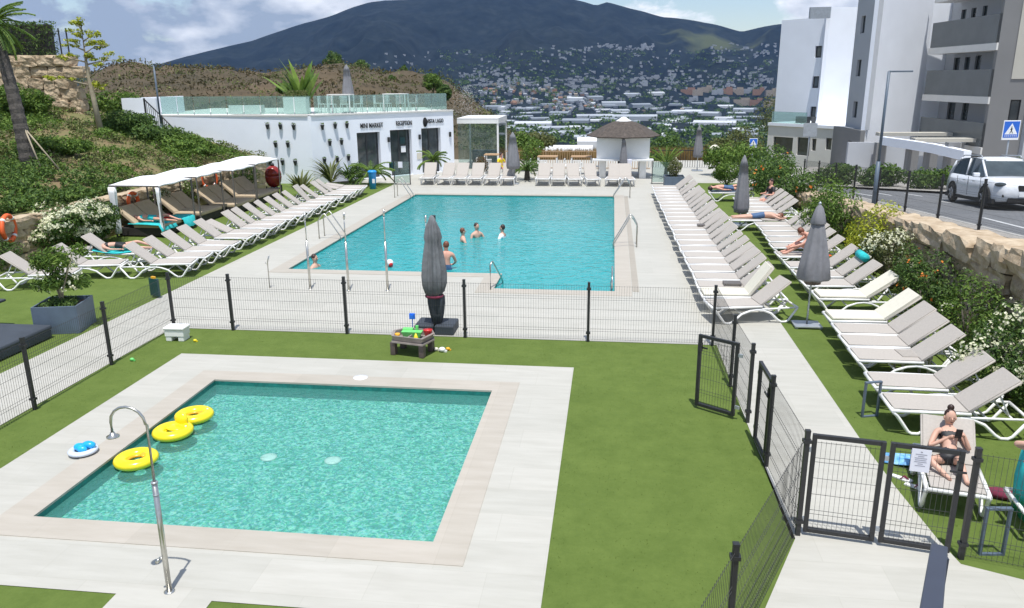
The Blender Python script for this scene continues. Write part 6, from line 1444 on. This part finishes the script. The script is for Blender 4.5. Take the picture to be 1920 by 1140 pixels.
facade(fl, Bn, G2, -.9, 15, pxops(Bn, G2, [(1892, 187, 1912, 228), (1890 + 90, 187, 1912 + 90, 228)]), 'greyrender', .35, inset=.28, frame=.08, name='grey_wall')
ribbon(fl, Bn, tuple(Vector(Bn) + nB * 2.2), .3, 'grey_return', 'greyrender', -.9, 15)
gs, gz = hit(Bn, G2, 1896, 148); dG = (Vector(G2) - Vector(Bn)).normalized(); ribbon(fl, tuple(Vector(Bn) + dG * gs), G2, -.003, 'beige_panel', 'beigerender', gz, 15, .05)
t = thing('entrance_canopy', 'entrance pergola with grey pillars and white beams before the apartment block', 'pergola', (15.5, 46, -1)); pts = [D(1655, 256, 50), D(1700, 262, 47), D(1755, 270, 44), D(1815, 283, 41)]
b = M(); o3 = Vector((15.5, 46, -1))
for a, c in zip(pts, pts[1:]):
    a2, c2 = a - o3, c - o3; n = (c2 - a2).cross(Vector((0, 0, 1))).normalized() * .2; h_ = Vector((0, 0, .5)); b.hexa([a2 - n - h_, c2 - n - h_, c2 + n - h_, a2 + n - h_, a2 - n, c2 - n, c2 + n, a2 + n])
b.build('beam', MT['whitepaint'], t)
for q in (1645, 1705, 1740, 1778):
    tt_ = 50 - (q - 1655) * .055; a = D(q, 270, tt_) - o3; M().box(a.x + .1, a.y - .35, -.6, .62, .5, a.z + .72).build('pillar', MT['greyrender'], t)
for q, dd in ((D(1690, 251, 52), 0), (D(1760, 262, 49), 0)): a = q - o3; M().box(a.x + 1.4, a.y + .5, a.z - .15, 5.5, .8, .22).build('roof_slab', MT['beigerender'], t)
M().box(4.2, 8.2, 0, 9, .3, 2.0).build('back_wall', MT['lightgrey'], t)
# pale house / white block farther left
H0, H1, H2 = P2(1457, 150, 75), P2(1542, 150, 71), P2(1600, 150, 70)
wb = thing('white_block', 'plain white apartment block farther away, left of the tall grey and white one', 'building', (H0[0], H0[1], -1.5))
facade(wb, H0, H1, 1, 10.2, pxops(H0, H1, [(1528, 86, 1548, 108), (1523, 143, 1543, 165), (1519, 200, 1539, 221)]), 'whitepaint', .3, inset=.14, frame=.12, mull=1)
H1b = tuple(Vector(H1) + Vector((-.25, -1.6))); facade(wb, H1b, H2, 1, 10.9, [], 'whitepaint', .3, name='wall')
ribbon(wb, H1b, H1, .3, 'corner_wall', 'whitepaint', 1, 10.6); o2 = Vector((H0[0], H0[1]))
dH = (Vector(H1) - Vector(H0)).normalized(); nH = Vector((-dH.y, dH.x))
ribbon(wb, tuple(Vector(H0) + nH * .31), tuple(Vector(H2) + nH * .5), 8, 'roof', 'slab', 9.6, 9.9)
q = AY(1535, 48, 74); M().box(q.x - H0[0], q.y - H0[1], 9.9 + 1.5, 1.7, .4, .9).build('roof_unit', MT['galv'], wb)
L0, L1 = P2(1440, 250, 69), P2(1575, 250, 63)
lw = thing('pale_house', 'low pale house with a glass roof rail in front of the white block', 'building', (L0[0], L0[1], -1.5))
facade(lw, L0, L1, -2.2, 1.05, pxops(L0, L1, [(1449, 257, 1486, 289), (1494, 258, 1518, 292), (1522, 260, 1530, 283), (1548, 259, 1559, 281)]), 'slab', .3, inset=.15, frame=.06)
dL = (Vector(L1) - Vector(L0)).normalized(); nL = Vector((-dL.y, dL.x)); ribbon(lw, L0, L1, 8, 'roof', 'whitepaint', 1.053, 1.3, .12)
ribbon(lw, tuple(Vector(L0) + dL * .3), tuple(Vector(L0) + dL * 3.9), .03, 'glass_rail', 'glass', 1.303, 2.25); ribbon(lw, tuple(Vector(L0) + dL * 2.0 + nL * 1), tuple(Vector(L0) + dL * 3.6 + nL), .6, 'roof_sofa', 'frame', 1.303, 1.85)
# ------------------------------------------------------------------ far ground: valley, hill, mountains
RIDGE = [(-1200, 150), (-600, 140), (0, 138), (180, 134), (250, 130), (300, 120), (350, 106), (400, 93), (440, 83), (480, 74), (510, 63), (540, 53), (580, 42), (620, 31), (660, 16), (700, 3), (730, -2), (800, -4), (860, -12), (960, -20), (1040, -12), (1090, 0), (1115, 8), (1135, 2), (1160, 9), (1200, 20), (1240, 31), (1300, 38), (1345, 46), (1385, 57), (1420, 48), (1470, 42), (1560, 36), (1700, 40), (1900, 60), (2200, 90), (2800, 140)]
def ridge(u):
    for (a, p), (c, q) in zip(RIDGE, RIDGE[1:]):
        if a <= u <= c:
            f = (u - a) / (c - a); return p + (q - p) * f
    return 150
ZT = [(0, -3), (66, -3.2), (90, -6), (140, -12), (250, -26), (500, -46), (900, -60), (1500, -72), (2100, -78)]
FD, RD_ = 2100.0, 4300.0
def uof(az):   # horizontal direction -> picture column at horizon height
    q = Vector((math.sin(az), math.cos(az), 0)); return CU + F * q.dot(RX) / max(.05, q.dot(FW))
def zterr(az, r):
    x, y = r * math.sin(az), r * math.cos(az)
    if r < FD:
        for (a, p), (c, q) in zip(ZT, ZT[1:]):
            if a <= r <= c: z = p + (q - p) * (r - a) / (c - a); break
        return z + min(1, r / 400) * 5 * noise.noise(Vector((x / 240, y / 240, 1)))
    u = uof(az); q = ray(u, ridge(max(-1200, min(2800, u)))); zr = CAMZ + q.z / math.hypot(q.x, q.y) * RD_
    s = (r - FD) / (RD_ - FD)
    if s <= 1:
        e = s ** 1.25 * (1 - .12 * math.sin(PI * s)); n = noise.fractal(Vector((x / 420, y / 700, 2)), 1, 2, 5) * 115 + abs(noise.noise(Vector((az * 26, s * 1.2, 0)))) * -75
        return -78 + (zr + 78) * e + n * (s * (1 - s) * 4) ** .8 * min(1, (zr + 78) / 250) + 5 * noise.noise(Vector((x / 240, y / 240, 1))) * (1 - s)
    return -78 + (zr + 78) * max(0, 1 - (s - 1) * 1.6)
def far_ground():
    b = M(); rs = [66, 75, 90, 110, 140, 180, 230, 300, 380, 480, 600, 750, 950, 1200, 1500, 1800]; r = 2100
    while r < 6100: rs.append(r); r += 42 if r < 4400 else 340
    az0, az1, n = rad(-62), rad(62), 420
    for r in rs:
        for i in range(n + 1):
            a = az0 + (az1 - az0) * i / n; b.v.append((r * math.sin(a), r * math.cos(a), zterr(a, r)))
    for j in range(len(rs) - 1):
        for i in range(n): b.f.append((j * (n + 1) + i, j * (n + 1) + i + 1, (j + 1) * (n + 1) + i + 1, (j + 1) * (n + 1) + i)); b.sm.append(True)
    return b
def terrmat():
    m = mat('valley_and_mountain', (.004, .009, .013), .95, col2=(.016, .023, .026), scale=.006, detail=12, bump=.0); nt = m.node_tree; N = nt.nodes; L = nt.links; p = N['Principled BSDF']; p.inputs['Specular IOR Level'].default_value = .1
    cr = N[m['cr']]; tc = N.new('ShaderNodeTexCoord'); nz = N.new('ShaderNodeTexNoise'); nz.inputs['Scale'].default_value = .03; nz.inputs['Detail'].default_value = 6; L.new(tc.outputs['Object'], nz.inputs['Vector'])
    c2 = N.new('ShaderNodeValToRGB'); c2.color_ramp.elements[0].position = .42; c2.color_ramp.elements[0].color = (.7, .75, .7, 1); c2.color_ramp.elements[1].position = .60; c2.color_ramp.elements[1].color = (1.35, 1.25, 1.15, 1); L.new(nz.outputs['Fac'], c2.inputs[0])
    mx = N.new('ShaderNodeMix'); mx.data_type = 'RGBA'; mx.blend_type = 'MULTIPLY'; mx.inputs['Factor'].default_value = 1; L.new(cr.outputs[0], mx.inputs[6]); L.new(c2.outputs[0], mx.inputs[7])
    # sunlit patch on one shoulder of the mountain, painted in as paler colour
    lit_at = TP(1345, 82); g = N.new('ShaderNodeVectorMath'); g.operation = 'DISTANCE'; L.new(tc.outputs['Object'], g.inputs[0]); g.inputs[1].default_value = lit_at
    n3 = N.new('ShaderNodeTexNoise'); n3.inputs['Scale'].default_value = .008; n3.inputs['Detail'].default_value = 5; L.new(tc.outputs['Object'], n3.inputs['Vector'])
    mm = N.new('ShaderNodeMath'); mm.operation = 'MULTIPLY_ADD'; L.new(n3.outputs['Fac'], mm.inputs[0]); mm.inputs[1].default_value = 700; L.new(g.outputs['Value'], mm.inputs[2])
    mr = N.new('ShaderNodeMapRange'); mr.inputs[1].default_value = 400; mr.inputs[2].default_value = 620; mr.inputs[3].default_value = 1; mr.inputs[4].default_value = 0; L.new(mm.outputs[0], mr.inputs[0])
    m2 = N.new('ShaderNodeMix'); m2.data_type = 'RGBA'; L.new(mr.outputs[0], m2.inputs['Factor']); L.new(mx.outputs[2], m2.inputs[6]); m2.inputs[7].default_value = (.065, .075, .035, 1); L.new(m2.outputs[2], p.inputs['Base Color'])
    return m
def TP(u, v):
    """picture point -> point on the far ground"""
    q = ray(u, v); hl = math.hypot(q.x, q.y); az = math.atan2(q.x, q.y); r = 300.0; sl = q.z / hl
    while r < RD_ * 1.05:
        if CAMZ + sl * r < zterr(az, r): return Vector((r * math.sin(az), r * math.cos(az), zterr(az, r)))
        r += 12
    return None
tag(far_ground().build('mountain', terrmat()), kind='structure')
def hill():
    prof = [(60, 215), (120, 170), (180, 138), (215, 129), (250, 126), (300, 129), (350, 130), (400, 132), (450, 135), (500, 137), (560, 131), (620, 129), (680, 131), (730, 134), (770, 142), (800, 152), (840, 164), (870, 178), (900, 200), (930, 222), (960, 250), (1000, 290)]
    b = M(); rows = 26; n = 150
    def top(u):
        for (a, p), (c, q) in zip(prof, prof[1:]):
            if a <= u <= c: return p + (q - p) * (u - a) / (c - a)
        return 290
    for j in range(rows + 1):
        s = j / rows
        for i in range(n + 1):
            u = 60 + 940 * i / n; T = 88 + 78 * s; e = D(u, top(u), 148); x, y = D(u, 150, T).xy; hz = min(1, s / .75); zt = e.z
            z = -6 + (zt + 6) * (math.sin(hz * PI / 2) ** .8); z += (noise.fractal(Vector((x / 9, y / 9, 4)), 1, 2, 4) * 1.5) * (.25 if abs(hz - 1) < .02 else 1) * min(1, (zt + 6) / 8)
            if s > .75: z -= (s - .75) * 40
            b.v.append((x, y, z))
    for j in range(rows):
        for i in range(n): b.f.append((j * (n + 1) + i, j * (n + 1) + i + 1, (j + 1) * (n + 1) + i + 1, (j + 1) * (n + 1) + i)); b.sm.append(True)
    tag(b.build('dry_hill', MT['dry']), kind='structure'); rnd = random.Random(12); q = M(); g = M()
    for k in range(15000):
        j = rnd.randint(3, int(rows * .76)); i = rnd.randint(0, n); p = Vector(b.v[j * (n + 1) + i]) + Vector((rnd.uniform(-1, 1), rnd.uniform(-1, 1), 0)); nz = noise.noise(Vector((p.x / 7, p.y / 7, 0)))
        leafquad(g if nz > .1 else q, p + Vector((0, 0, rnd.uniform(0, .5 + max(0, nz) * 1.6))), rv(rnd), rnd.uniform(.3, .7), .4, rnd)
    tag(q.build('dry_scrub', MT['scrub']), 'dry brown scrub covering the hill', 'scrub', kind='stuff'); tag(g.build('green_scrub', MT['leaf_olive']), 'olive green scrub in the folds of the dry hill', 'scrub', kind='stuff')
hill()
for i, (u, v, t_, h, r, lf) in enumerate([(625, 133, 146, 4.2, (2.1, 2.0, 1.9), 'leaf_dark'), (679, 131, 147, 2.4, (1.9, 1.6, 1.1), 'leaf_dark'), (756, 147, 140, 2.9, (1.0, 1.0, 1.25), 'leaf_dark'), (736, 152, 132, 1.6, (.8, .8, .8), 'leaf_dark'), (812, 172, 118, 3.4, (2.0, 1.7, 1.5), 'leaf_mid'), (834, 186, 112, 2.8, (1.2, 1.2, 1.4), 'leaf_dark'), (536, 176, 100, 2.2, (1.6, 1.2, .9), 'leaf_mid')]):
    p = D(u, v, t_); tree(['round dark tree on the crest of the dry hill, the biggest', 'flat topped dark tree on the hill crest, right of the biggest tree', 'small upright dark tree on the right slope of the dry hill', 'small dark round tree just left of the upright one on the hill', 'bright green tree at the right foot of the dry hill', 'dark green tree beside the bright green one at the hill foot', 'light green low tree behind the left part of the roof terrace'][i], p.x, p.y, p.z - .6, h, r, lf, 1400, .42, 300 + i, .14, name='hill_tree')
# spray of a fountain beyond the pavilion and dry grass at the terrace edge
for i, (x0, x1, y, z) in enumerate(((-6.5, -.9, 53.5, -.6), (2.3, 6.2, 54, -.6))):
    rnd = random.Random(i + 40); b = M()
    for k in range(5200):
        x, yy = rnd.uniform(x0, x1), y + rnd.uniform(-1.2, 1.2); h_ = rnd.uniform(.5, 1.35); a = rnd.random() * 6.28; b.add([(x - .03, yy, z), (x + .03, yy, z), (x + math.cos(a) * .2, yy + math.sin(a) * .2, z + h_)], [(0, 1, 2)])
    tag(b.build('dry_grass', MT['dry_leaf']), 'tall rust coloured dry grass beyond the terrace, %s of the kiosk' % ('left' if i == 0 else 'right'), 'dry grass', kind='stuff')
for i, (u, v, y, r, lf) in enumerate([(905, 238, 60, (1.6, 1.6, 2.2), 'leaf_olive'), (985, 272, 56, (1.3, 1.3, 1.2), 'leaf_mid'), (1000, 262, 70, (2.0, 2, 1.2), 'leaf_olive'), (1250, 275, 64, (2.2, 2, 1.3), 'leaf_dark'), (1345, 280, 58, (1.8, 1.6, 1.0), 'leaf_olive'), (1395, 262, 75, (2.6, 2.4, 1.9), 'leaf_olive'), (1450, 215, 105, (2.6, 2.6, 3.4), 'leaf_olive'), (1225, 300, 52, (1.0, .9, .7), 'leaf_mid')]):
    p = AY(u, v, y); bush(['olive green tree-like bush just right of the glass pavilion', 'green bush behind the grey parasol on the terrace', 'low olive bush beyond the dry grass', 'dark bush beyond the kiosk on the right', 'olive bush beyond the right terrace parasol', 'large olive bush left of the small blue sign', 'tall olive tree at the left edge of the white block', 'green low bush at the right of the kiosk'][i], p.x, y, p.z - r[2] * 1.0, r, lf, 1500, .26, None, 320 + i, 7)
tt = thing('fountain_spray', 'pale spray of water rising beyond the glass pavilion', 'fountain', (AY(872, 215, 62).x, 62, 0)); rnd = random.Random(2); b = M(); p0 = AY(868, 222, 62)
for k in range(1500):
    f = rnd.random(); q = Vector((rnd.gauss(0, .28 + .7 * (1 - f)) + .2, rnd.uniform(-.6, .6), p0.z + f * 2.5)); s_ = .035; leafquad(b, q, rv(rnd), s_, .8, rnd)
b.build('droplets', MT['signwhite'], tt)
# houses of the town: individuals for the largest, one mass for the rest
def house_mesh(kind, w, d, h):
    b = M(); b.box(0, 0, -4, w, d, h + 4)
    if kind == 0: b.box(w * .2, 0, h + .002, w * .5, d * .6, h * .4)
    if kind == 1: b.add([(-w * .52, -d * .52, h), (w * .52, -d * .52, h), (w * .52, d * .52, h), (-w * .52, d * .52, h), (-w * .5, 0, h + 2), (w * .5, 0, h + 2)], [(0, 1, 5, 4), (2, 3, 4, 5), (1, 2, 5), (3, 0, 4)])
    return b
def windowed(name, colr):
    m = mat(name, colr, .8, .10, .2); nt = m.node_tree; N = nt.nodes; L = nt.links; cr = N[m['cr']]; tc = N.new('ShaderNodeTexCoord'); mp = N.new('ShaderNodeMapping'); mp.inputs['Rotation'].default_value = (PI / 2, 0, 0); L.new(tc.outputs['Object'], mp.inputs[0])
    br = N.new('ShaderNodeTexBrick'); br.offset = 0; br.inputs['Scale'].default_value = 1; br.inputs['Brick Width'].default_value = 3.2; br.inputs['Row Height'].default_value = 3.0; br.inputs['Mortar Size'].default_value = .75; br.inputs['Color1'].default_value = (.25, .27, .3, 1); br.inputs['Color2'].default_value = (.4, .42, .45, 1); br.inputs['Mortar'].default_value = (1, 1, 1, 1); L.new(mp.outputs[0], br.inputs['Vector'])
    gm = N.new('ShaderNodeNewGeometry'); sp = N.new('ShaderNodeSeparateXYZ'); L.new(gm.outputs['Normal'], sp.inputs[0]); ab = N.new('ShaderNodeMath'); ab.operation = 'LESS_THAN'; ab.inputs[1].default_value = .5; L.new(sp.outputs['Z'], ab.inputs[0])
    mx = N.new('ShaderNodeMix'); mx.data_type = 'RGBA'; mx.blend_type = 'MULTIPLY'; L.new(ab.outputs[0], mx.inputs['Factor']); L.new(cr.outputs[0], mx.inputs[6]); L.new(br.outputs['Color'], mx.inputs[7]); L.new(mx.outputs[2], N['Principled BSDF'].inputs['Base Color']); return m
HM = [windowed('whitewashed_house', (.34, .36, .39)), windowed('cream_house', (.36, .30, .23)), windowed('grey_house', (.17, .19, .22)), windowed('terracotta_house', (.32, .18, .11))]
WM = [mat('pale_metal_roof', (.36, .39, .42), .5, .08, .05), mat('grey_metal_roof', (.24, .27, .30), .5, .08, .05), mat('white_metal_roof', (.52, .54, .56), .5, .05, .05)]
rnd = random.Random(99); protoH = {}
def put(name, cat, label, group, key, mk, mt, p, rz):
    if key not in protoH: o = mk().build(name, mt); protoH[key] = o
    else: o = protoH[key].copy(); C.objects.link(o)
    o.location = p; o.rotation_euler.z = rz
    for kk in ('label', 'category', 'group'):
        if kk in o: del o[kk]
    return tag(o, label, cat, group)
CL_ = [((900, 1130), (150, 205), 300), ((860, 1000), (135, 175), 90), ((960, 1290), (168, 215), 150), ((1230, 1460), (150, 172), 90), ((1000, 1110), (88, 104), 20), ((1330, 1460), (82, 118), 50), ((880, 1450), (95, 150), 150), ((1118, 1225), (84, 96), 70), ((640, 880), (92, 150), 26), ((1180, 1460), (135, 160), 60), ((1050, 1260), (145, 165), 60)]
sites = []
for (u0, u1), (v0, v1), n in CL_:
    k = 0; tries = 0
    while k < n and tries < n * 6:
        tries += 1; u, v = rnd.uniform(u0, u1), rnd.uniform(v0, v1)
        if noise.noise(Vector((u / 26, v / 9, 0))) < -.12: continue
        p = TP(u, v)
        if p is None: continue
        k += 1; sites.append((p.length, u, v, p))
sites.sort(key=lambda s: s[0]); rest = M()
for i, (dd, u, v, p) in enumerate(sites):
    w = rnd.choice([6, 8, 10, 13]); h = rnd.choice([2.5, 3.5, 4.5, 6]); d = rnd.choice([6, 8]); kd = rnd.choice([0, 1, 2]); c = rnd.choice([0, 0, 0, 1, 2, 2, 3]); rz = rnd.uniform(-.6, .6)
    if i < 295:
        put('house', 'house', 'tiny %s house among many on the far hillside' % ['white', 'cream', 'grey', 'terracotta'][c], '%s houses of the distant town' % ['white', 'cream', 'grey', 'terracotta'][c], (w, h, d, kd, c), lambda: house_mesh(kd, w, d, h), HM[c], p, rz)
    else: rest.box(p.x, p.y, p.z - 4, w, d, h + 4, rz)
tag(rest.build('distant_houses', HM[0]), 'scatter of tiny white houses high on the mountainside', 'houses', kind='stuff')
# industrial sheds and larger blocks on the valley floor
sheds = [(1000, 238, 110, 2), (1040, 243, 90, 0), (985, 246, 60, 1), (1080, 232, 80, 1), (1115, 222, 110, 0), (1150, 197, 70, 0), (1080, 189, 55, 2), (1060, 200, 45, 1), (1190, 224, 130, 0), (1250, 216, 60, 1), (1290, 213, 90, 2), (1330, 217, 60, 0), (1340, 236, 120, 2), (1225, 178, 60, 2), (1180, 180, 60, 0), (1110, 186, 60, 1), (1060, 254, 90, 0), (1020, 256, 60, 1), (1095, 262, 60, 0), (1270, 226, 60, 1), (1380, 214, 50, 0), (1410, 222, 60, 1), (950, 230, 60, 0), (975, 222, 50, 1), (1130, 208, 50, 2), (1160, 212, 60, 0), (1050, 216, 60, 1), (1200, 200, 60, 1), (900, 214, 50, 0), (1240, 236, 50, 1)]
_r = random.Random(31)
sheds = [(u, v, w * .72, c) for u, v, w, c in sheds] + [(_r.uniform(870, 1440), _r.uniform(192, 258), _r.uniform(14, 42), _r.choice([0, 1, 1, 2])) for _ in range(85)]
for i, (u, v, w, c) in enumerate(sheds):
    p = TP(u, v)
    if p is None: continue
    ww = w / F * p.length * .85; ww = min(ww, 160); hq = .55 if ww < 45 else 1
    o = M().box(0, 0, -3, ww, max(25, ww * .5), 9.0).add([(-ww / 2, -ww * .25, 6.01), (ww / 2, -ww * .25, 6.01), (ww / 2, ww * .25, 6.01), (-ww / 2, ww * .25, 6.01), (-ww / 2, 0, 9), (ww / 2, 0, 9)], [(0, 1, 5, 4), (2, 3, 4, 5), (1, 2, 5), (3, 0, 4)]).build('warehouse', WM[c], loc=p, rot=rnd.uniform(-.5, .5)); o.scale.z = hq
    tag(o, 'low %s warehouse on the valley floor' % ['pale', 'grey', 'white'][c], 'warehouse', '%s warehouses on the valley floor' % ['pale', 'grey', 'white'][c])
apt = [(1290, 178, 26, 3), (1308, 177, 18, 1), (1325, 176, 18, 1), (1345, 178, 20, 0), (1362, 177, 20, 3), (1382, 176, 22, 1), (1402, 178, 20, 0), (1425, 178, 26, 3), (1448, 180, 24, 1), (1300, 190, 16, 0), (1330, 191, 18, 0), (1355, 192, 22, 0), (1390, 196, 30, 1), (1420, 198, 26, 3), (1445, 200, 26, 1), (1190, 153, 16, 0), (1205, 160, 18, 0), (1228, 148, 16, 0)]
for i, (u, v, w, c) in enumerate(apt):
    p = TP(u, v)
    if p is None: continue
    ww = w / F * p.length; o = house_mesh(0, ww, 14, 15 if c != 0 else 11).build('apartment_building', HM[c], loc=p, rot=rnd.uniform(-.15, .15)); tag(o, 'distant %s apartment building in the valley town' % ['white', 'cream', 'grey', 'terracotta'][c], 'building', 'distant %s apartment buildings' % ['white', 'cream', 'grey', 'terracotta'][c])
# white greenhouse-like roofs just beyond the terrace
for i, (u, v, t_, w, d_) in enumerate(((1060, 281, 150, 10.5, 10), (1110, 264, 190, 7, 4))):
    p = D(u, v, t_); o = M().box(0, 0, -4, w, d_, 4).add([(-w / 2, -d_ / 2, .02), (w / 2, -d_ / 2, .02), (w / 2, d_ / 2, .02), (-w / 2, d_ / 2, .02), (-w / 2, 0, .9), (w / 2, 0, .9)], [(0, 1, 5, 4), (2, 3, 4, 5), (1, 2, 5), (3, 0, 4)]).build('shed', MT['white'], loc=p); tag(o, ['long white roofed shed just beyond the dry grass, left of the kiosk', 'small white roof behind the kiosk'][i], 'shed')
# woods between the houses
rnd = random.Random(17); b = M()
for k in range(5200):
    u, v = rnd.uniform(820, 1480), rnd.uniform(95, 300) if rnd.random() < .8 else rnd.uniform(150, 260)
    if noise.noise(Vector((u / 34, v / 8, 7))) < -.02: continue
    p = TP(u, v)
    if p is None: continue
    for q in range(9):
        s_ = rnd.uniform(2.5, 6) if p.length > 900 else rnd.uniform(1.5, 4); leafquad(b, p + Vector((rnd.uniform(-7, 7), rnd.uniform(-7, 7), rnd.uniform(0, 6))), rv(rnd), s_, .8, rnd)
tag(b.build('far_woods', MT['leaf_dark']), 'dark woods scattered between the houses of the valley', 'woods', kind='stuff')
t = thing('round_sign', 'round cream disc on a post above the bushes at the far right of the terrace', 'sign', (AY(1340, 282, 52).x, 52, 0)); zc = AY(1340, 282, 52).z
M().tube([(0, 0, -1), (0, 0, zc)], .04, 6).build('pole', MT['galv'], t); M().tube([(0, -.06, zc), (0, .0, zc)], .36, 20).build('disc', MT['cream'], t)

# ------------------------------------------------------------------ haze
def haze():
    b = M(); b.box(0, 2300, -130, 9000, 4900 + 2600, 800); m = bpy.data.materials.new('haze_air'); m.use_nodes = True; nt = m.node_tree; nt.nodes.remove(nt.nodes['Principled BSDF'])
    v = nt.nodes.new('ShaderNodeVolumePrincipled'); v.inputs['Color'].default_value = (.30, .52, 1, 1); v.inputs['Density'].default_value = HAZE; v.inputs['Anisotropy'].default_value = .2
    nt.links.new(v.outputs[0], nt.nodes['Material Output'].inputs['Volume']); m.cycles.homogeneous_volume = True if hasattr(m.cycles, 'homogeneous_volume') else None
    tag(b.build('haze', m), kind='stuff', label='pale blue haze lying over the valley', cat='haze')
HAZE = .000044
haze()

# ------------------------------------------------------------------ light
SUN = Vector((.10, -.60, 2.1)).normalized()
el = math.asin(SUN.z)
sl = bpy.data.lights.new('sun', 'SUN'); sl.energy = 4.2; sl.angle = rad(.53); sl.color = (1, .975, .93); so = bpy.data.objects.new('sun', sl); C.objects.link(so)
so.rotation_euler = SUN.to_track_quat('Z', 'Y').to_euler()
W = bpy.data.worlds.new('World'); S.world = W; W.use_nodes = True; nt = W.node_tree; N = nt.nodes; L = nt.links
bg = N['Background']; sk = N.new('ShaderNodeTexSky'); sk.sky_type = 'NISHITA'; sk.sun_disc = False; sk.sun_elevation = el; sk.sun_rotation = math.atan2(SUN.x, SUN.y); sk.air_density = 1.0; sk.dust_density = .6
L.new(sk.outputs[0], bg.inputs[0]); bg.inputs[1].default_value = .125
tc = N.new('ShaderNodeTexCoord'); mp = N.new('ShaderNodeMapping'); mp.inputs['Scale'].default_value = (1, 1, 1.9); mp.inputs['Location'].default_value = (.35, .1, .18); L.new(tc.outputs['Generated'], mp.inputs[0])
n1 = N.new('ShaderNodeTexNoise'); n1.inputs['Scale'].default_value = 7; n1.inputs['Detail'].default_value = 9; n1.inputs['Roughness'].default_value = .56; n1.inputs['Distortion'].default_value = .1; L.new(mp.outputs[0], n1.inputs['Vector'])
cov = N.new('ShaderNodeValToRGB'); cov.color_ramp.elements[0].position = .44; cov.color_ramp.elements[1].position = .50; pass
n2 = N.new('ShaderNodeTexNoise'); n2.inputs['Scale'].default_value = 9; n2.inputs['Detail'].default_value = 8; n2.inputs['Distortion'].default_value = .05; mp2 = N.new('ShaderNodeMapping'); mp2.inputs['Scale'].default_value = (1, 1, 2.2); L.new(tc.outputs['Generated'], mp2.inputs[0]); L.new(mp2.outputs[0], n2.inputs['Vector'])
cc = N.new('ShaderNodeValToRGB'); cc.color_ramp.elements[0].position = .36; cc.color_ramp.elements[0].color = (.30, .36, .45, 1); cc.color_ramp.elements[1].position = .56; cc.color_ramp.elements[1].color = (.86, .88, .92, 1)
# greyer cloud deck towards the left (west)
sx = N.new('ShaderNodeSeparateXYZ'); L.new(tc.outputs['Generated'], sx.inputs[0]); lf = N.new('ShaderNodeMapRange'); lf.inputs[1].default_value = -.52; lf.inputs[2].default_value = -.22; lf.inputs[3].default_value = -.20; lf.inputs[4].default_value = .05; L.new(sx.outputs['X'], lf.inputs[0])
lb = N.new('ShaderNodeMath'); lb.operation = 'MULTIPLY_ADD'; L.new(lf.outputs[0], lb.inputs[0]); lb.inputs[1].default_value = -.35; L.new(n1.outputs['Fac'], lb.inputs[2]); L.new(lb.outputs[0], cov.inputs[0])
ad = N.new('ShaderNodeMath'); ad.operation = 'ADD'; L.new(n2.outputs['Fac'], ad.inputs[0]); L.new(lf.outputs[0], ad.inputs[1]); L.new(ad.outputs[0], cc.inputs[0])
b2 = N.new('ShaderNodeBackground'); b2.inputs[1].default_value = 1.12; L.new(cc.outputs[0], b2.inputs[0])
hz = N.new('ShaderNodeMapRange'); hz.inputs[1].default_value = .10; hz.inputs[2].default_value = .55; hz.inputs[3].default_value = 1; hz.inputs[4].default_value = .35; L.new(sx.outputs['Z'], hz.inputs[0])
ml = N.new('ShaderNodeMath'); ml.operation = 'MULTIPLY'; L.new(cov.outputs[0], ml.inputs[0]); L.new(hz.outputs[0], ml.inputs[1])
ms = N.new('ShaderNodeMixShader'); L.new(ml.outputs[0], ms.inputs[0]); L.new(bg.outputs[0], ms.inputs[1]); L.new(b2.outputs[0], ms.inputs[2]); L.new(ms.outputs[0], N['World Output'].inputs[0])
S.view_settings.view_transform = 'Standard'; S.view_settings.look = 'None'; S.view_settings.exposure = .26; S.view_settings.gamma = 1
S.render.engine = 'CYCLES'
try:
    S.cycles.max_bounces = 8; S.cycles.transparent_max_bounces = 16; S.cycles.volume_bounces = 0; S.cycles.caustics_reflective = False; S.cycles.caustics_refractive = False
except Exception: pass
for _o in S.objects:
    if 'label' in _o and not 4 <= len(_o['label'].split()) <= 16: print('LABEL', len(_o['label'].split()), _o['label'])
